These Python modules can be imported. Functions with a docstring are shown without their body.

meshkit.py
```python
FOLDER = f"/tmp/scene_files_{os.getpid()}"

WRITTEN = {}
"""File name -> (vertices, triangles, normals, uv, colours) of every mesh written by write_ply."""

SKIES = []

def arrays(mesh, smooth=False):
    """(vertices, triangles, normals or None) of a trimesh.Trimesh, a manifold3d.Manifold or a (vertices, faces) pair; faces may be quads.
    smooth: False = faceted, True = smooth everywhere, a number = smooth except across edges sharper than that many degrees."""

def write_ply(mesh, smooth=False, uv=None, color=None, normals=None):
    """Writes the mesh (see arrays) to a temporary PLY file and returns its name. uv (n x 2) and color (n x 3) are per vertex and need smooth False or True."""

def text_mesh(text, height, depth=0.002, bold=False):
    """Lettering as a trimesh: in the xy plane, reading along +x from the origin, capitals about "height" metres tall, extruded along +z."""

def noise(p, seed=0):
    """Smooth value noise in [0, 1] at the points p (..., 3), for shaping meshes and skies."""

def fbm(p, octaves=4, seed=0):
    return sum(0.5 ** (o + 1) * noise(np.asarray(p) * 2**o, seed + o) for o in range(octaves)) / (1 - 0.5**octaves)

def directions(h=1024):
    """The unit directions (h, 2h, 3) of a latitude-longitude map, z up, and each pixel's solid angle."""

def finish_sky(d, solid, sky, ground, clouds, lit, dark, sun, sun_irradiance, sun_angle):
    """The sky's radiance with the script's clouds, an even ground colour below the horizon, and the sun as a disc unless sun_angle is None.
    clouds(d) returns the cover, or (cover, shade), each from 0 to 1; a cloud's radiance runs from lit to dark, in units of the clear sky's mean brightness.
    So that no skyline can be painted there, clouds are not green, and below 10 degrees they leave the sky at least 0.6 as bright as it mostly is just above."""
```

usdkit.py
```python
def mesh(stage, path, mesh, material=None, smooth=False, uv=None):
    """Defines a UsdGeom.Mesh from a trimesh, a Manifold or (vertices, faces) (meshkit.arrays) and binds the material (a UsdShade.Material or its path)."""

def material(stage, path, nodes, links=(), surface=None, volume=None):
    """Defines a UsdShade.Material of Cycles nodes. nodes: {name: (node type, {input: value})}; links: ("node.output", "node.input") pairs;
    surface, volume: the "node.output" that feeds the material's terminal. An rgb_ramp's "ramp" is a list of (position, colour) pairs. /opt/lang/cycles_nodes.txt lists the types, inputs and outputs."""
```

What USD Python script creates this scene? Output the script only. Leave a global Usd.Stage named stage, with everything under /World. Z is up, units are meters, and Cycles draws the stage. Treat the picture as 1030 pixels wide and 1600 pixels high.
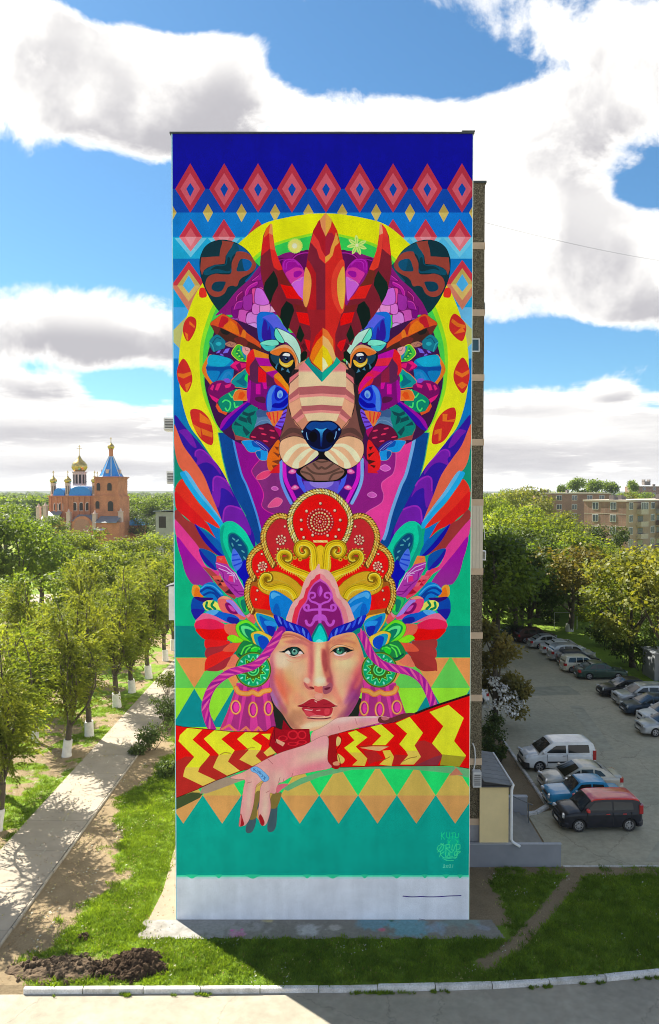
import math
import random
import sys
sys.path.insert(0, "/opt/lang")
import numpy as np
import trimesh
import manifold3d
import meshkit
import shapely
import usdkit
from pxr import Gf, Sdf, Usd, UsdGeom, UsdLux, UsdShade, Vt

random.seed(7)
RNG = np.random.default_rng(7)
stage = Usd.Stage.CreateInMemory()
UsdGeom.SetStageUpAxis(stage, "Z")
UsdGeom.SetStageMetersPerUnit(stage, 1.0)
W = UsdGeom.Xform.Define(stage, "/World")
stage.SetDefaultPrim(W.GetPrim())
UsdGeom.Scope.Define(stage, "/World/Looks")

# ---------------------------------------------------------------- camera
CAM_D, CAM_Z, FOC = 27.2, 15.96, 1170.0          # distance to the painted wall, height, focal length in pixels of a 1030 x 1600 picture
PITCH = math.atan(35 / FOC)
cam = UsdGeom.Camera.Define(stage, "/World/camera")
cam.CreateFocalLengthAttr(24.0)
cam.CreateHorizontalApertureAttr(24.0 * 1030 / FOC)
cam.CreateFocusDistanceAttr(30.0)
cam.CreateFStopAttr(0.0)
cam.CreateClippingRangeAttr(Gf.Vec2f(0.1, 20000))
cx = UsdGeom.Xformable(cam)
cx.AddTranslateOp().Set(Gf.Vec3d(0, -CAM_D, CAM_Z))
cx.AddRotateXOp().Set(90 - math.degrees(PITCH))
EXPOSURE = 1.7
cam.CreateExposureAttr(EXPOSURE)

# ---------------------------------------------------------------- sun and sky
SUN_AZ = math.atan2(-0.74, 0.67)                 # towards the sun: behind the building, to the left
SUN_EL = math.radians(45)
sun = UsdLux.DistantLight.Define(stage, "/World/sun")
sun.CreateIntensityAttr(1.1)
sun.CreateAngleAttr(0.53)
sun.CreateColorAttr(Gf.Vec3f(1.0, 0.93, 0.80))
sun.GetPrim().CreateAttribute("inputs:normalize", Sdf.ValueTypeNames.Bool).Set(True)
sx = UsdGeom.Xformable(sun)
sx.AddRotateZOp().Set(-math.degrees(SUN_AZ))
sx.AddRotateXOp().Set(-(90 - math.degrees(SUN_EL)))


def chain(nodes, links, name, kind, inputs, *ins):
    nodes[name] = (kind, inputs)
    for a, b in ins:
        links.append((a, f"{name}.{b}"))


def az_el(u, v):
    """Azimuth and elevation of a point of the sky seen at (u, v) in the picture."""
    d = np.array([u - 515, FOC * math.cos(PITCH) + (800 - v) * math.sin(PITCH), -FOC * math.sin(PITCH) + (800 - v) * math.cos(PITCH)])
    return math.atan2(d[0], d[1]), math.atan2(d[2], math.hypot(d[0], d[1]))


SKY_STRENGTH = 0.07
N, L = {}, []
chain(N, L, "sky", "sky_texture", {"sky_type": "single_scattering", "sun_disc": False, "sun_elevation": SUN_EL, "sun_rotation": SUN_AZ, "altitude": 120.0, "air_density": 1.0, "aerosol_density": 0.4, "ozone_density": 1.6})
chain(N, L, "tc", "texture_coordinate", {})
chain(N, L, "dir", "vector_math", {"math_type": "normalize"}, ("tc.generated", "vector1"))
chain(N, L, "xyz", "separate_xyz", {}, ("dir.vector", "vector"))
chain(N, L, "az", "math", {"math_type": "arctan2"}, ("xyz.x", "value1"), ("xyz.y", "value2"))
chain(N, L, "el", "math", {"math_type": "arcsine"}, ("xyz.z", "value1"))
# ragged edges: the coordinates are bent by noise before the cloud shapes are measured
chain(N, L, "ae0", "combine_xyz", {}, ("az.value", "x"), ("el.value", "y"))
chain(N, L, "pl", "vector_math", {"math_type": "multiply", "vector2": (3.0, 21.0, 0.0)}, ("ae0.vector", "vector1"))
chain(N, L, "nbig", "noise_texture", {"scale": 2.2, "detail": 3.0, "roughness": 0.55}, ("dir.vector", "vector"))
chain(N, L, "nfine", "noise_texture", {"scale": 6.5, "detail": 12.0, "roughness": 0.64, "distortion": 0.35}, ("dir.vector", "vector"))
chain(N, L, "nlow", "noise_texture", {"scale": 2.6, "detail": 8.0, "roughness": 0.6}, ("pl.vector", "vector"))
chain(N, L, "nbump", "noise_texture", {"scale": 6.0, "detail": 6.0, "roughness": 0.55, "distortion": 0.2}, ("dir.vector", "vector"))
CLOUDS = [  # (u, v, half-width, half-height in picture pixels, weight): cumulus heaps (+) and blue gaps (-)
    (-30, 60, 170, 120, 1.0), (70, 185, 150, 75, 0.8), (270, 150, 150, 110, 1.0), (370, 110, 90, 80, 0.8), (560, 190, 170, 80, 1.0), (780, 215, 190, 95, 1.0), (960, 70, 190, 90, 0.9),
    (1010, 170, 130, 80, 0.8), (880, 400, 230, 100, 1.1), (820, 300, 170, 90, 0.9), (1000, 470, 110, 45, 0.7), (130, 515, 230, 56, 1.2), (-120, 540, 160, 50, 0.7), (40, 600, 90, 22, 0.8), (600, 12, 40, 22, 0.5),
    (960, 612, 40, 16, 0.9), (820, 630, 110, 24, 0.7), (60, 660, 200, 30, 0.8), (800, 690, 300, 40, 0.7), (180, 720, 200, 25, 0.6),
    (590, 75, 170, 75, -1.3), (700, 115, 110, 50, -1.0), (830, 115, 90, 28, -0.8), (250, 0, 170, 56, -2.4), (130, 340, 230, 100, -1.5), (240, 300, 120, 45, -0.6), (880, 545, 210, 42, -1.5), (1030, 285, 66, 34, -2.0), (210, 605, 90, 26, -1.3), (470, 110, 60, 36, -0.8), (960, 600, 120, 30, -0.5)]
prev = under = None
for k, (u, v, rw, rh, wt) in enumerate(CLOUDS):
    a0, e0 = az_el(u, v)
    a1, _ = az_el(u + rw, v)
    _, e1 = az_el(u, v - rh)
    chain(N, L, f"s{k}", "vector_math", {"math_type": "subtract", "vector2": (a0, e0, 0)}, ("ae0.vector", "vector1"))
    chain(N, L, f"m{k}", "vector_math", {"math_type": "multiply", "vector2": (1 / abs(a1 - a0), 1 / abs(e1 - e0), 0)}, (f"s{k}.vector", "vector1"))
    chain(N, L, f"d{k}", "vector_math", {"math_type": "length"}, (f"m{k}.vector", "vector1"))
    chain(N, L, f"r{k}", "map_range", {"range_type": "smoothstep", "from_min": 0.0, "from_max": 1.5, "to_min": wt, "to_max": 0.0, "clamp": True}, (f"d{k}.value", "value"))
    if wt > 0:
        chain(N, L, f"y{k}", "separate_xyz", {}, (f"m{k}.vector", "vector"))
        chain(N, L, f"u{k}", "math", {"math_type": "multiply"}, (f"y{k}.y", "value1"), (f"r{k}.result", "value2"))
        if under is None:
            under = f"u{k}.value"
        else:
            chain(N, L, f"v{k}", "math", {"math_type": "add"}, (under, "value1"), (f"u{k}.value", "value2"))
            under = f"v{k}.value"
    if prev is None:
        prev = f"r{k}.result"
    else:
        chain(N, L, f"a{k}", "math", {"math_type": "add"}, (prev, "value1"), (f"r{k}.result", "value2"))
        prev = f"a{k}.value"
chain(N, L, "shape", "math", {"math_type": "multiply", "value2": 0.42}, (prev, "value1"))
chain(N, L, "wlow", "map_range", {"range_type": "smoothstep", "from_min": 0.06, "from_max": 0.17, "to_min": 1.0, "to_max": 0.0, "clamp": True}, ("el.value", "value"))
chain(N, L, "lowc", "math", {"math_type": "multiply_add", "value2": 0.34, "value3": 0.0}, ("wlow.result", "value1"))
chain(N, L, "nmix", "mix_float", {}, ("wlow.result", "fac"), ("nfine.fac", "a"), ("nlow.fac", "b"))
chain(N, L, "n1", "math", {"math_type": "multiply_add", "value2": 1.75, "value3": -0.87}, ("nmix.result", "value1"))
chain(N, L, "n2", "math", {"math_type": "multiply_add", "value2": 0.7, "value3": -0.32}, ("nbig.fac", "value1"))
chain(N, L, "t1", "math", {"math_type": "add"}, ("shape.value", "value1"), ("n1.value", "value2"))
chain(N, L, "t2", "math", {"math_type": "add"}, ("t1.value", "value1"), ("n2.value", "value2"))
chain(N, L, "dens", "math", {"math_type": "add"}, ("t2.value", "value1"), ("lowc.value", "value2"))
chain(N, L, "cover", "map_range", {"range_type": "smoothstep", "from_min": 0.0, "from_max": 0.28, "to_min": 0.0, "to_max": 1.0, "clamp": True}, ("dens.value", "value"))
chain(N, L, "core", "map_range", {"range_type": "smoothstep", "from_min": 0.10, "from_max": 0.42, "to_min": 0.0, "to_max": 1.0, "clamp": True}, ("dens.value", "value"))
chain(N, L, "bump", "map_range", {"range_type": "smoothstep", "from_min": 0.36, "from_max": 0.62, "to_min": 0.0, "to_max": 1.0, "clamp": True}, ("nbump.fac", "value"))
chain(N, L, "bump2", "mix_float", {}, ("wlow.result", "fac"), ("bump.result", "a"), ("nlow.fac", "b"))
chain(N, L, "sh1", "math", {"math_type": "multiply_add", "value2": -0.66, "value3": 0.16}, (under, "value1"))
chain(N, L, "sh2", "math", {"math_type": "multiply_add", "value2": 0.55}, ("bump2.result", "value1"), ("sh1.value", "value3"))
chain(N, L, "sh3", "math", {"math_type": "multiply_add", "value2": 0.12}, ("wlow.result", "value1"), ("sh2.value", "value3"))
chain(N, L, "sh4", "map_range", {"range_type": "smoothstep", "from_min": 0.05, "from_max": 0.95, "to_min": 0.0, "to_max": 1.0, "clamp": True}, ("sh3.value", "value"))
chain(N, L, "shade", "math", {"math_type": "multiply"}, ("core.result", "value1"), ("sh4.result", "value2"))
CLOUD_LIT, CLOUD_DARK = (6.0, 5.87, 5.6), (2.5, 2.45, 2.6)
chain(N, L, "cloud", "mix_color", {"a": CLOUD_LIT, "b": CLOUD_DARK}, ("shade.value", "fac"))
chain(N, L, "skyb", "vector_math", {"math_type": "multiply", "vector2": (0.35, 0.56, 0.66)}, ("sky.color", "vector1"))
chain(N, L, "mixed", "mix_color", {}, ("cover.result", "fac"), ("skyb.vector", "a"), ("cloud.result", "b"))
chain(N, L, "bg", "background_shader", {"strength": SKY_STRENGTH}, ("mixed.result", "color"))
sky_mat = usdkit.material(stage, "/World/Looks/sky", N, L, surface="bg.background")
dome = UsdLux.DomeLight.Define(stage, "/World/sky")
UsdShade.MaterialBindingAPI.Apply(dome.GetPrim()).Bind(sky_mat)
dome.GetPrim().SetCustomDataByKey("kind", "structure")
dome.GetPrim().SetCustomDataByKey("label", "blue sky with heaped white cumulus and low layered cloud")
dome.GetPrim().SetCustomDataByKey("category", "sky")

# ---------------------------------------------------------------- helpers
def ray(u, v):
    return np.array([u - 515, FOC * math.cos(PITCH) + (800 - v) * math.sin(PITCH), -FOC * math.sin(PITCH) + (800 - v) * math.cos(PITCH)])


CAMP = np.array([0, -CAM_D, CAM_Z])


def gp(u, v, z=0.0):
    """The point at height z seen at (u, v)."""
    d = ray(u, v)
    return CAMP + d * ((z - CAM_Z) / d[2])


def yp(u, v, y):
    """The point on the vertical plane at depth y seen at (u, v)."""
    d = ray(u, v)
    return CAMP + d * ((y + CAM_D) / d[1])


def srgb(c):
    c = np.asarray(c, float) / 255
    return np.where(c <= 0.04045, c / 12.92, ((c + 0.055) / 1.055) ** 2.4)


MATS = {}


def mat(name, col, rough=0.8, var=0.15, scale=3.0, bump=0.0, bscale=40.0, metal=0.0, col2=None, spec=0.4, coat=0.0, obj=0.0, fine=0.0):
    """Principled surface whose colour wanders between col*(1-var) and col*(1+var) (or to col2) with world-space noise."""
    if name in MATS:
        return MATS[name]
    c = np.array(col, float)
    lo, hi = np.clip(c * (1 - var), 0, 1), (np.clip(c * (1 + var), 0, 1) if col2 is None else np.array(col2, float))
    n = {"g": ("geometry", {}), "nz": ("noise_texture", {"scale": scale, "detail": 6.0, "roughness": 0.6}),
         "r": ("rgb_ramp", {"ramp": [(0.3, tuple(lo)), (0.7, tuple(hi))]}),
         "p": ("principled_bsdf", {"roughness": rough, "metallic": metal, "specular_ior_level": spec, "coat_weight": coat})}
    l = [("g.position", "nz.vector"), ("nz.fac", "r.fac")]
    out = "r.color"
    if fine:
        n["nf"] = ("noise_texture", {"scale": bscale, "detail": 3.0}); n["rf"] = ("map_range", {"from_min": 0.3, "from_max": 0.7, "to_min": 1 - fine, "to_max": 1 + fine, "clamp": True})
        n["mf"] = ("vector_math", {"math_type": "scale"})
        l += [("g.position", "nf.vector"), ("nf.fac", "rf.value"), (out, "mf.vector1"), ("rf.result", "mf.scale")]
        out = "mf.vector"
    if obj:
        n["oi"] = ("object_info", {}); n["ro"] = ("map_range", {"from_min": 0.0, "from_max": 1.0, "to_min": 1 - obj, "to_max": 1 + obj}); n["mo"] = ("vector_math", {"math_type": "scale"})
        l += [("oi.random", "ro.value"), (out, "mo.vector1"), ("ro.result", "mo.scale")]
        out = "mo.vector"
    l.append((out, "p.base_color"))
    if bump:
        n["nb"] = ("noise_texture", {"scale": bscale, "detail": 4.0}); n["b"] = ("bump", {"strength": 1.0, "distance": bump})
        l += [("g.position", "nb.vector"), ("nb.fac", "b.height"), ("b.normal", "p.normal")]
    MATS[name] = usdkit.material(stage, f"/World/Looks/{name}", n, l, surface="p.BSDF")
    return MATS[name]


def glass(name, tint=(0.03, 0.04, 0.05), rough=0.04):
    if name not in MATS:
        MATS[name] = usdkit.material(stage, f"/World/Looks/{name}", {"p": ("principled_bsdf", {"base_color": tint, "roughness": rough, "specular_ior_level": 0.8, "coat_weight": 0.4})}, [], surface="p.BSDF")
    return MATS[name]


COUNT = {}


def numbered(parent, name):
    k = COUNT.get((parent, name), 0)
    COUNT[(parent, name)] = k + 1
    return name if k == 0 else f"{name}_{k:03d}"


def meta(prim, label=None, cat=None, group=None, kind=None):
    for key, val in (("label", label), ("category", cat), ("group", group), ("kind", kind)):
        if val:
            prim.SetCustomDataByKey(key, val)
    return prim


def thing(name, label, cat, loc=(0, 0, 0), rz=0.0, sc=1.0, group=None, kind=None):
    x = UsdGeom.Xform.Define(stage, "/World/" + numbered("/World", name))
    x.AddTranslateOp().Set(Gf.Vec3d(*map(float, loc)))
    x.AddRotateZOp().Set(float(rz))
    x.AddScaleOp().Set(Gf.Vec3f(*([float(sc)] * 3 if np.ndim(sc) == 0 else map(float, sc))))
    return meta(x.GetPrim(), label, cat, group, kind)


def copy(src, label, loc, rz=0.0, sc=1.0, group=None, cat=None):
    base = src.GetName().rsplit("_", 1)
    name = base[0] if len(base) == 2 and base[1].isdigit() else src.GetName()
    was = src.GetCustomData()
    t = thing(name, label, cat or was["category"], loc, rz, sc, group or was.get("group"))
    t.GetReferences().AddInternalReference(src.GetPath())
    t.SetInstanceable(True)
    return t


def obj(name, mesh, material, parent=None, smooth=False, label=None, cat=None, group=None, kind=None):
    par = "/World" if parent is None else str(parent.GetPath())
    m = usdkit.mesh(stage, par + "/" + numbered(par, name), mesh, material, smooth)
    return meta(m.GetPrim(), label, cat, group, kind)


def colored(path, v, f, cols, material, kind="vertex", smooth=False):
    m = usdkit.mesh(stage, path, (v, f), material, smooth)
    pv = UsdGeom.PrimvarsAPI(m).CreatePrimvar("tint", Sdf.ValueTypeNames.Color3fArray, "vertex")
    pv.Set(Vt.Vec3fArray.FromNumpy(np.asarray(cols, np.float32)))
    return m


class MB:
    """Collects shapes that become one mesh."""

    def __init__(self):
        self.v, self.f, self.n = [], [], 0

    def add(self, v, f):
        v, f = np.asarray(v, float), np.asarray(f, int)
        if f.shape[1] == 4:
            f = np.vstack([f[:, [0, 1, 2]], f[:, [0, 2, 3]]])
        self.v.append(v); self.f.append(f + self.n); self.n += len(v)
        return self

    def tm(self, m):
        return self.add(m.vertices, m.faces)

    def box(self, lo, hi, rz=0.0, about=(0, 0)):
        lo, hi = np.minimum(lo, hi), np.maximum(lo, hi)
        m = trimesh.creation.box(hi - lo); m.apply_translation((lo + hi) / 2)
        if rz:
            m.apply_transform(trimesh.transformations.rotation_matrix(rz, [0, 0, 1], [about[0], about[1], 0]))
        return self.tm(m)

    def tube(self, p, r, sides=8, cap=True):
        p = np.asarray(p, float)
        r = np.broadcast_to(r, (len(p),)).astype(float)
        t = np.gradient(p, axis=0); t /= np.linalg.norm(t, axis=1, keepdims=True) + 1e-12
        ref = np.where(np.abs(t[:, 2:]) < 0.9, [0, 0, 1.0], [1.0, 0, 0])
        a = np.cross(t, ref); a /= np.linalg.norm(a, axis=1, keepdims=True) + 1e-12
        b, ang = np.cross(t, a), np.arange(sides) * 2 * np.pi / sides
        v = (p[:, None] + r[:, None, None] * (np.cos(ang)[None, :, None] * a[:, None] + np.sin(ang)[None, :, None] * b[:, None])).reshape(-1, 3)
        i, j = np.meshgrid(np.arange(len(p) - 1), np.arange(sides), indexing="ij")
        q = np.stack([i * sides + j, i * sides + (j + 1) % sides, (i + 1) * sides + (j + 1) % sides, (i + 1) * sides + j], -1).reshape(-1, 4)
        f = np.vstack([q[:, [0, 1, 2]], q[:, [0, 2, 3]]])
        if cap:
            n = len(v); v = np.vstack([v, p[0], p[-1]]); k = np.arange(sides); e = (len(p) - 1) * sides
            f = np.vstack([f, np.c_[np.full(sides, n), (k + 1) % sides, k], np.c_[np.full(sides, n + 1), e + k, e + (k + 1) % sides]])
        return self.add(v, f)

    def lathe(self, prof, at=(0, 0, 0), sides=20, rot0=0.0):
        prof = np.asarray(prof, float)
        a = np.arange(sides) * 2 * np.pi / sides + rot0
        v = np.stack([prof[:, 0, None] * np.cos(a), prof[:, 0, None] * np.sin(a), np.repeat(prof[:, 1, None], sides, 1)], -1).reshape(-1, 3) + at
        i, j = np.meshgrid(np.arange(len(prof) - 1), np.arange(sides), indexing="ij")
        q = np.stack([i * sides + j, i * sides + (j + 1) % sides, (i + 1) * sides + (j + 1) % sides, (i + 1) * sides + j], -1).reshape(-1, 4)
        return self.add(v, q)

    def prism(self, poly, axis, lo, hi):
        """Extrudes a 2-D outline along axis: 'x' (outline in y, z), 'y' (outline in x, z) or 'z' (outline in x, y)."""
        m = trimesh.creation.extrude_polygon(poly if isinstance(poly, shapely.Polygon) else shapely.Polygon(poly), hi - lo, engine="earcut")
        v = np.array(m.vertices); h = v[:, 2] + lo
        v = {"z": np.c_[v[:, 0], v[:, 1], h], "y": np.c_[v[:, 0], h, v[:, 1]], "x": np.c_[h, v[:, 0], v[:, 1]]}[axis]
        f = np.array(m.faces)
        return self.add(v, f[:, ::-1] if axis == "y" else f)

    def arr(self):
        return np.vstack(self.v), np.vstack(self.f)

    def build(self, name, material, parent=None, smooth=False, **k):
        return obj(name, self.arr(), material, parent, smooth, **k)
# ---------------------------------------------------------------- painted wall: planar partition of flat colour shapes
import shapely
from shapely.geometry import Polygon, LineString, Point, box as sbox
from shapely import affinity
GROUPS = dict(p=(0, 0, 1), A=(260, 200, 4.292), B=(500, 200, 3.9615), C=(260, 470, 4.12), D=(500, 470, 3.9615), E=(260, 740, 4.12), F=(500, 740, 3.9615),
    G=(260, 990, 4.12), H=(500, 990, 3.9615), h1=(400, 330, 9.364), h2=(310, 370, 9.364), h3=(310, 480, 8.583), h4=(320, 590, 7.357), h5=(400, 470, 8.583),
    h6=(420, 590, 6.059), h7=(500, 370, 8.583), h8=(560, 480, 7.357), i1=(270, 740, 7.923), i2=(380, 760, 7.923), i3=(500, 760, 7.923), i4=(290, 870, 7.357),
    i5=(400, 880, 8.583), i6=(490, 880, 8.583), i7=(580, 840, 6.4375), i8=(410, 980, 5.722), j1=(310, 1010, 7.357), j2=(360, 1110, 5.722), j3=(500, 1080, 4.292),
    j4=(265, 1120, 5.568), j5=(420, 980, 12.875), j6=(495, 980, 12.118), j7=(450, 1060, 9.364), j8=(570, 690, 6.059))
PAINT = []          # (polygon, colour or function of x, y)


def pts(g, text):
    a = np.array([[float(c) for c in w.split(",")] for w in text.split()])
    ox, oy, s = GROUPS[g]
    return a / s + [ox, oy]


def spline(a, closed=True, n=5):
    a = np.asarray(a, float)
    if closed:
        q = [np.roll(a, k, 0) for k in (1, 0, -1, -2)]
    else:
        e = np.vstack([2 * a[0] - a[1], a, 2 * a[-1] - a[-2]])
        q = [e[k:len(e) - 3 + k] for k in range(4)]
    t = (np.arange(n) / n)[None, :, None]
    p0, p1, p2, p3 = (x[:, None, :] for x in q)
    out = 0.5 * (2 * p1 + (p2 - p0) * t + (2 * p0 - 5 * p1 + 4 * p2 - p3) * t ** 2 + (3 * p1 - p0 - 3 * p2 + p3) * t ** 3)
    out = out.reshape(-1, 2)
    return out if closed else np.vstack([out, a[-1]])


def put(shape, col):
    if not shape.is_valid:
        shape = shape.buffer(0)
    if not shape.is_empty:
        PAINT.append((shape, col))


def mir(shape, axis):
    return affinity.affine_transform(shape, [-1, 0, 0, 1, 2 * axis, 0])


def P(g, col, text, m=None, c=True, edge=None, col2=None):
    """A filled shape; m mirrors it about x = m as well; c curves it; edge = (width, colour) lays an outline under it."""
    a = pts(g, text)
    s = Polygon(spline(a) if c else a)
    if not s.is_valid:
        s = s.buffer(0)
    for k, sh in enumerate([s] if m is None else [s, mir(s, m)]):
        if edge:
            put(sh.buffer(edge[0]), edge[1])
        put(sh, col if k == 0 or col2 is None else col2)


def S(g, col, text, w, m=None, c=True, col2=None, cap=1):
    """A stroke of width w (photo pixels)."""
    a = pts(g, text)
    s = LineString(spline(a, False) if c and len(a) > 2 else a).buffer(w / 2, quad_segs=3, cap_style=cap)
    put(s, col)
    if m is not None:
        put(mir(s, m), col2 or col)


def O(g, col, x, y, rx, ry=None, rot=0, m=None, col2=None):
    ox, oy, s = GROUPS[g]
    ry = ry or rx
    e = affinity.rotate(affinity.scale(Point(0, 0).buffer(1, quad_segs=5), rx / s, ry / s), rot)
    e = affinity.translate(e, x / s + ox, y / s + oy)
    put(e, col)
    if m is not None:
        put(mir(e, m), col2 or col)


def rope(g, text, w, cols, step, slant=0.9, edge=None, m=None, fat=0.55):
    """A twisted rope: slanting lozenges of alternating colours along a path."""
    a = spline(pts(g, text), False, 8)
    for line in ([a] if m is None else [a, a * [-1, 1] + [2 * m, 0]]):
        L = LineString(line)
        if edge:
            put(L.buffer(w / 2 + 0.6, quad_segs=3), edge)
        n, sg = max(2, int(L.length / step)), 1 if line is a else -1
        for k in range(n):
            d = (k + 0.5) * L.length / n
            p, q = np.array(L.interpolate(d).coords[0]), np.array(L.interpolate(min(d + 0.5, L.length)).coords[0])
            r = np.array(L.interpolate(max(d - 0.5, 0)).coords[0])
            t = (q - r) / (np.linalg.norm(q - r) + 1e-9)
            nn = np.array([-t[1], t[0]]) * sg
            ax = t * slant * step + nn * w * 0.5
            bx = t * step * fat
            put(Polygon(spline([p - ax, p - ax * 0.2 + bx, p + ax, p + ax * 0.2 - bx], True, 3)).intersection(L.buffer(w / 2)), cols[k % len(cols)])


def soft(g, col, text, al=0.9, bl=1.2, c=True):
    a = pts(g, text)
    s = Polygon(spline(a) if c else a)
    s = s if s.is_valid else s.buffer(0)
    return (max(getattr(s, "geoms", [s]), key=lambda q: q.area), col, al, bl)


def lin(p0, p1, c0, c1):
    p0, p1, c0, c1 = (np.array(v, float) for v in (p0, p1, c0, c1))
    d = p1 - p0

    def f(xy):
        t = np.clip(((xy - p0) @ d) / (d @ d), 0, 1)[:, None]
        return c0 * (1 - t) + c1 * t
    f.cell = 8.0
    return f


def blobs(base, items, cell=2.2, seed=3, rough=6):
    """Soft brushwork: base colour with gaussian patches (x, y, sx, sy, degrees, colour, strength)."""
    base = np.array(base, float)

    def f(xy):
        c = np.repeat(base[None], len(xy), 0)
        for it in items:
            if len(it) == 4:                     # a soft-edged plane: (polygon, colour, strength, blur)
                shp, col, al, bl = it
                p_ = shapely.points(xy)
                sd = np.where(shapely.contains(shp, p_), 1, -1) * shapely.distance(shp.exterior, p_)
                w = (al * np.clip(0.5 + sd / bl / 2, 0, 1))[:, None]
                c = c * (1 - w) + np.array(col, float) * w
                continue
            x, y, sx, sy, rot, col, al = it
            r = math.radians(rot)
            d = xy - [x, y]
            u, v = d[:, 0] * math.cos(r) + d[:, 1] * math.sin(r), -d[:, 0] * math.sin(r) + d[:, 1] * math.cos(r)
            w = (al * np.exp(-0.5 * ((u / sx) ** 2 + (v / sy) ** 2)))[:, None]
            c = c * (1 - w) + np.array(col, float) * w
        n = meshkit.fbm(np.c_[xy / 7.0, np.full(len(xy), seed)], 3, seed)[:, None] - 0.5
        return np.clip(c + n * rough * 2, 0, 255)
    f.cell = cell
    return f


def partition(bound):
    """Visible part of each shape, as (triangle vertices, colours) in photo-pixel coordinates."""
    geoms = [shapely.set_precision(shapely.intersection(s, bound), 0.01) for s, _ in PAINT]
    tree = shapely.STRtree(geoms)
    V, Cc = [], []
    for i, g in enumerate(geoms):
        if g.is_empty:
            continue
        later = [geoms[j] for j in tree.query(g) if j > i]
        if later:
            g = shapely.difference(g, shapely.union_all(later))
        col = PAINT[i][1]
        for part in getattr(g, "geoms", [g]):
            if part.geom_type != "Polygon" or part.area < 0.02:
                continue
            pieces = [part]
            if callable(col):
                x0, y0, x1, y1 = part.bounds
                cs = col.cell
                gx, gy = np.arange(x0, x1, cs), np.arange(y0, y1, cs)
                xx, yy = (q.ravel() for q in np.meshgrid(gx, gy))
                cut = shapely.intersection(shapely.box(xx, yy, xx + cs, yy + cs), part)
                pieces = [q for c in cut for q in getattr(c, "geoms", [c]) if q.geom_type == "Polygon" and q.area > 1e-3]
            if callable(col):
                full = np.abs(shapely.area(np.array(pieces, object)) - col.cell ** 2) < 1e-6
                if full.any():
                    bb = shapely.bounds(np.array(pieces, object)[full])
                    qv = np.stack([bb[:, [0, 1]], bb[:, [2, 1]], bb[:, [2, 3]], bb[:, [0, 1]], bb[:, [2, 3]], bb[:, [0, 3]]], 1).reshape(-1, 2)
                    V.append(qv); Cc.append(col(qv))
                pieces = [q for q, k_ in zip(pieces, full) if not k_]
            for q in pieces:
                v, f = trimesh.creation.triangulate_polygon(q, engine="earcut")
                tri = np.asarray(v)[np.asarray(f).ravel()]
                V.append(tri)
                Cc.append(col(tri) if callable(col) else np.repeat(np.array([col], float), len(tri), 0))
    return np.vstack(V), np.vstack(Cc)
WHITE = (206, 209, 222)


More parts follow.
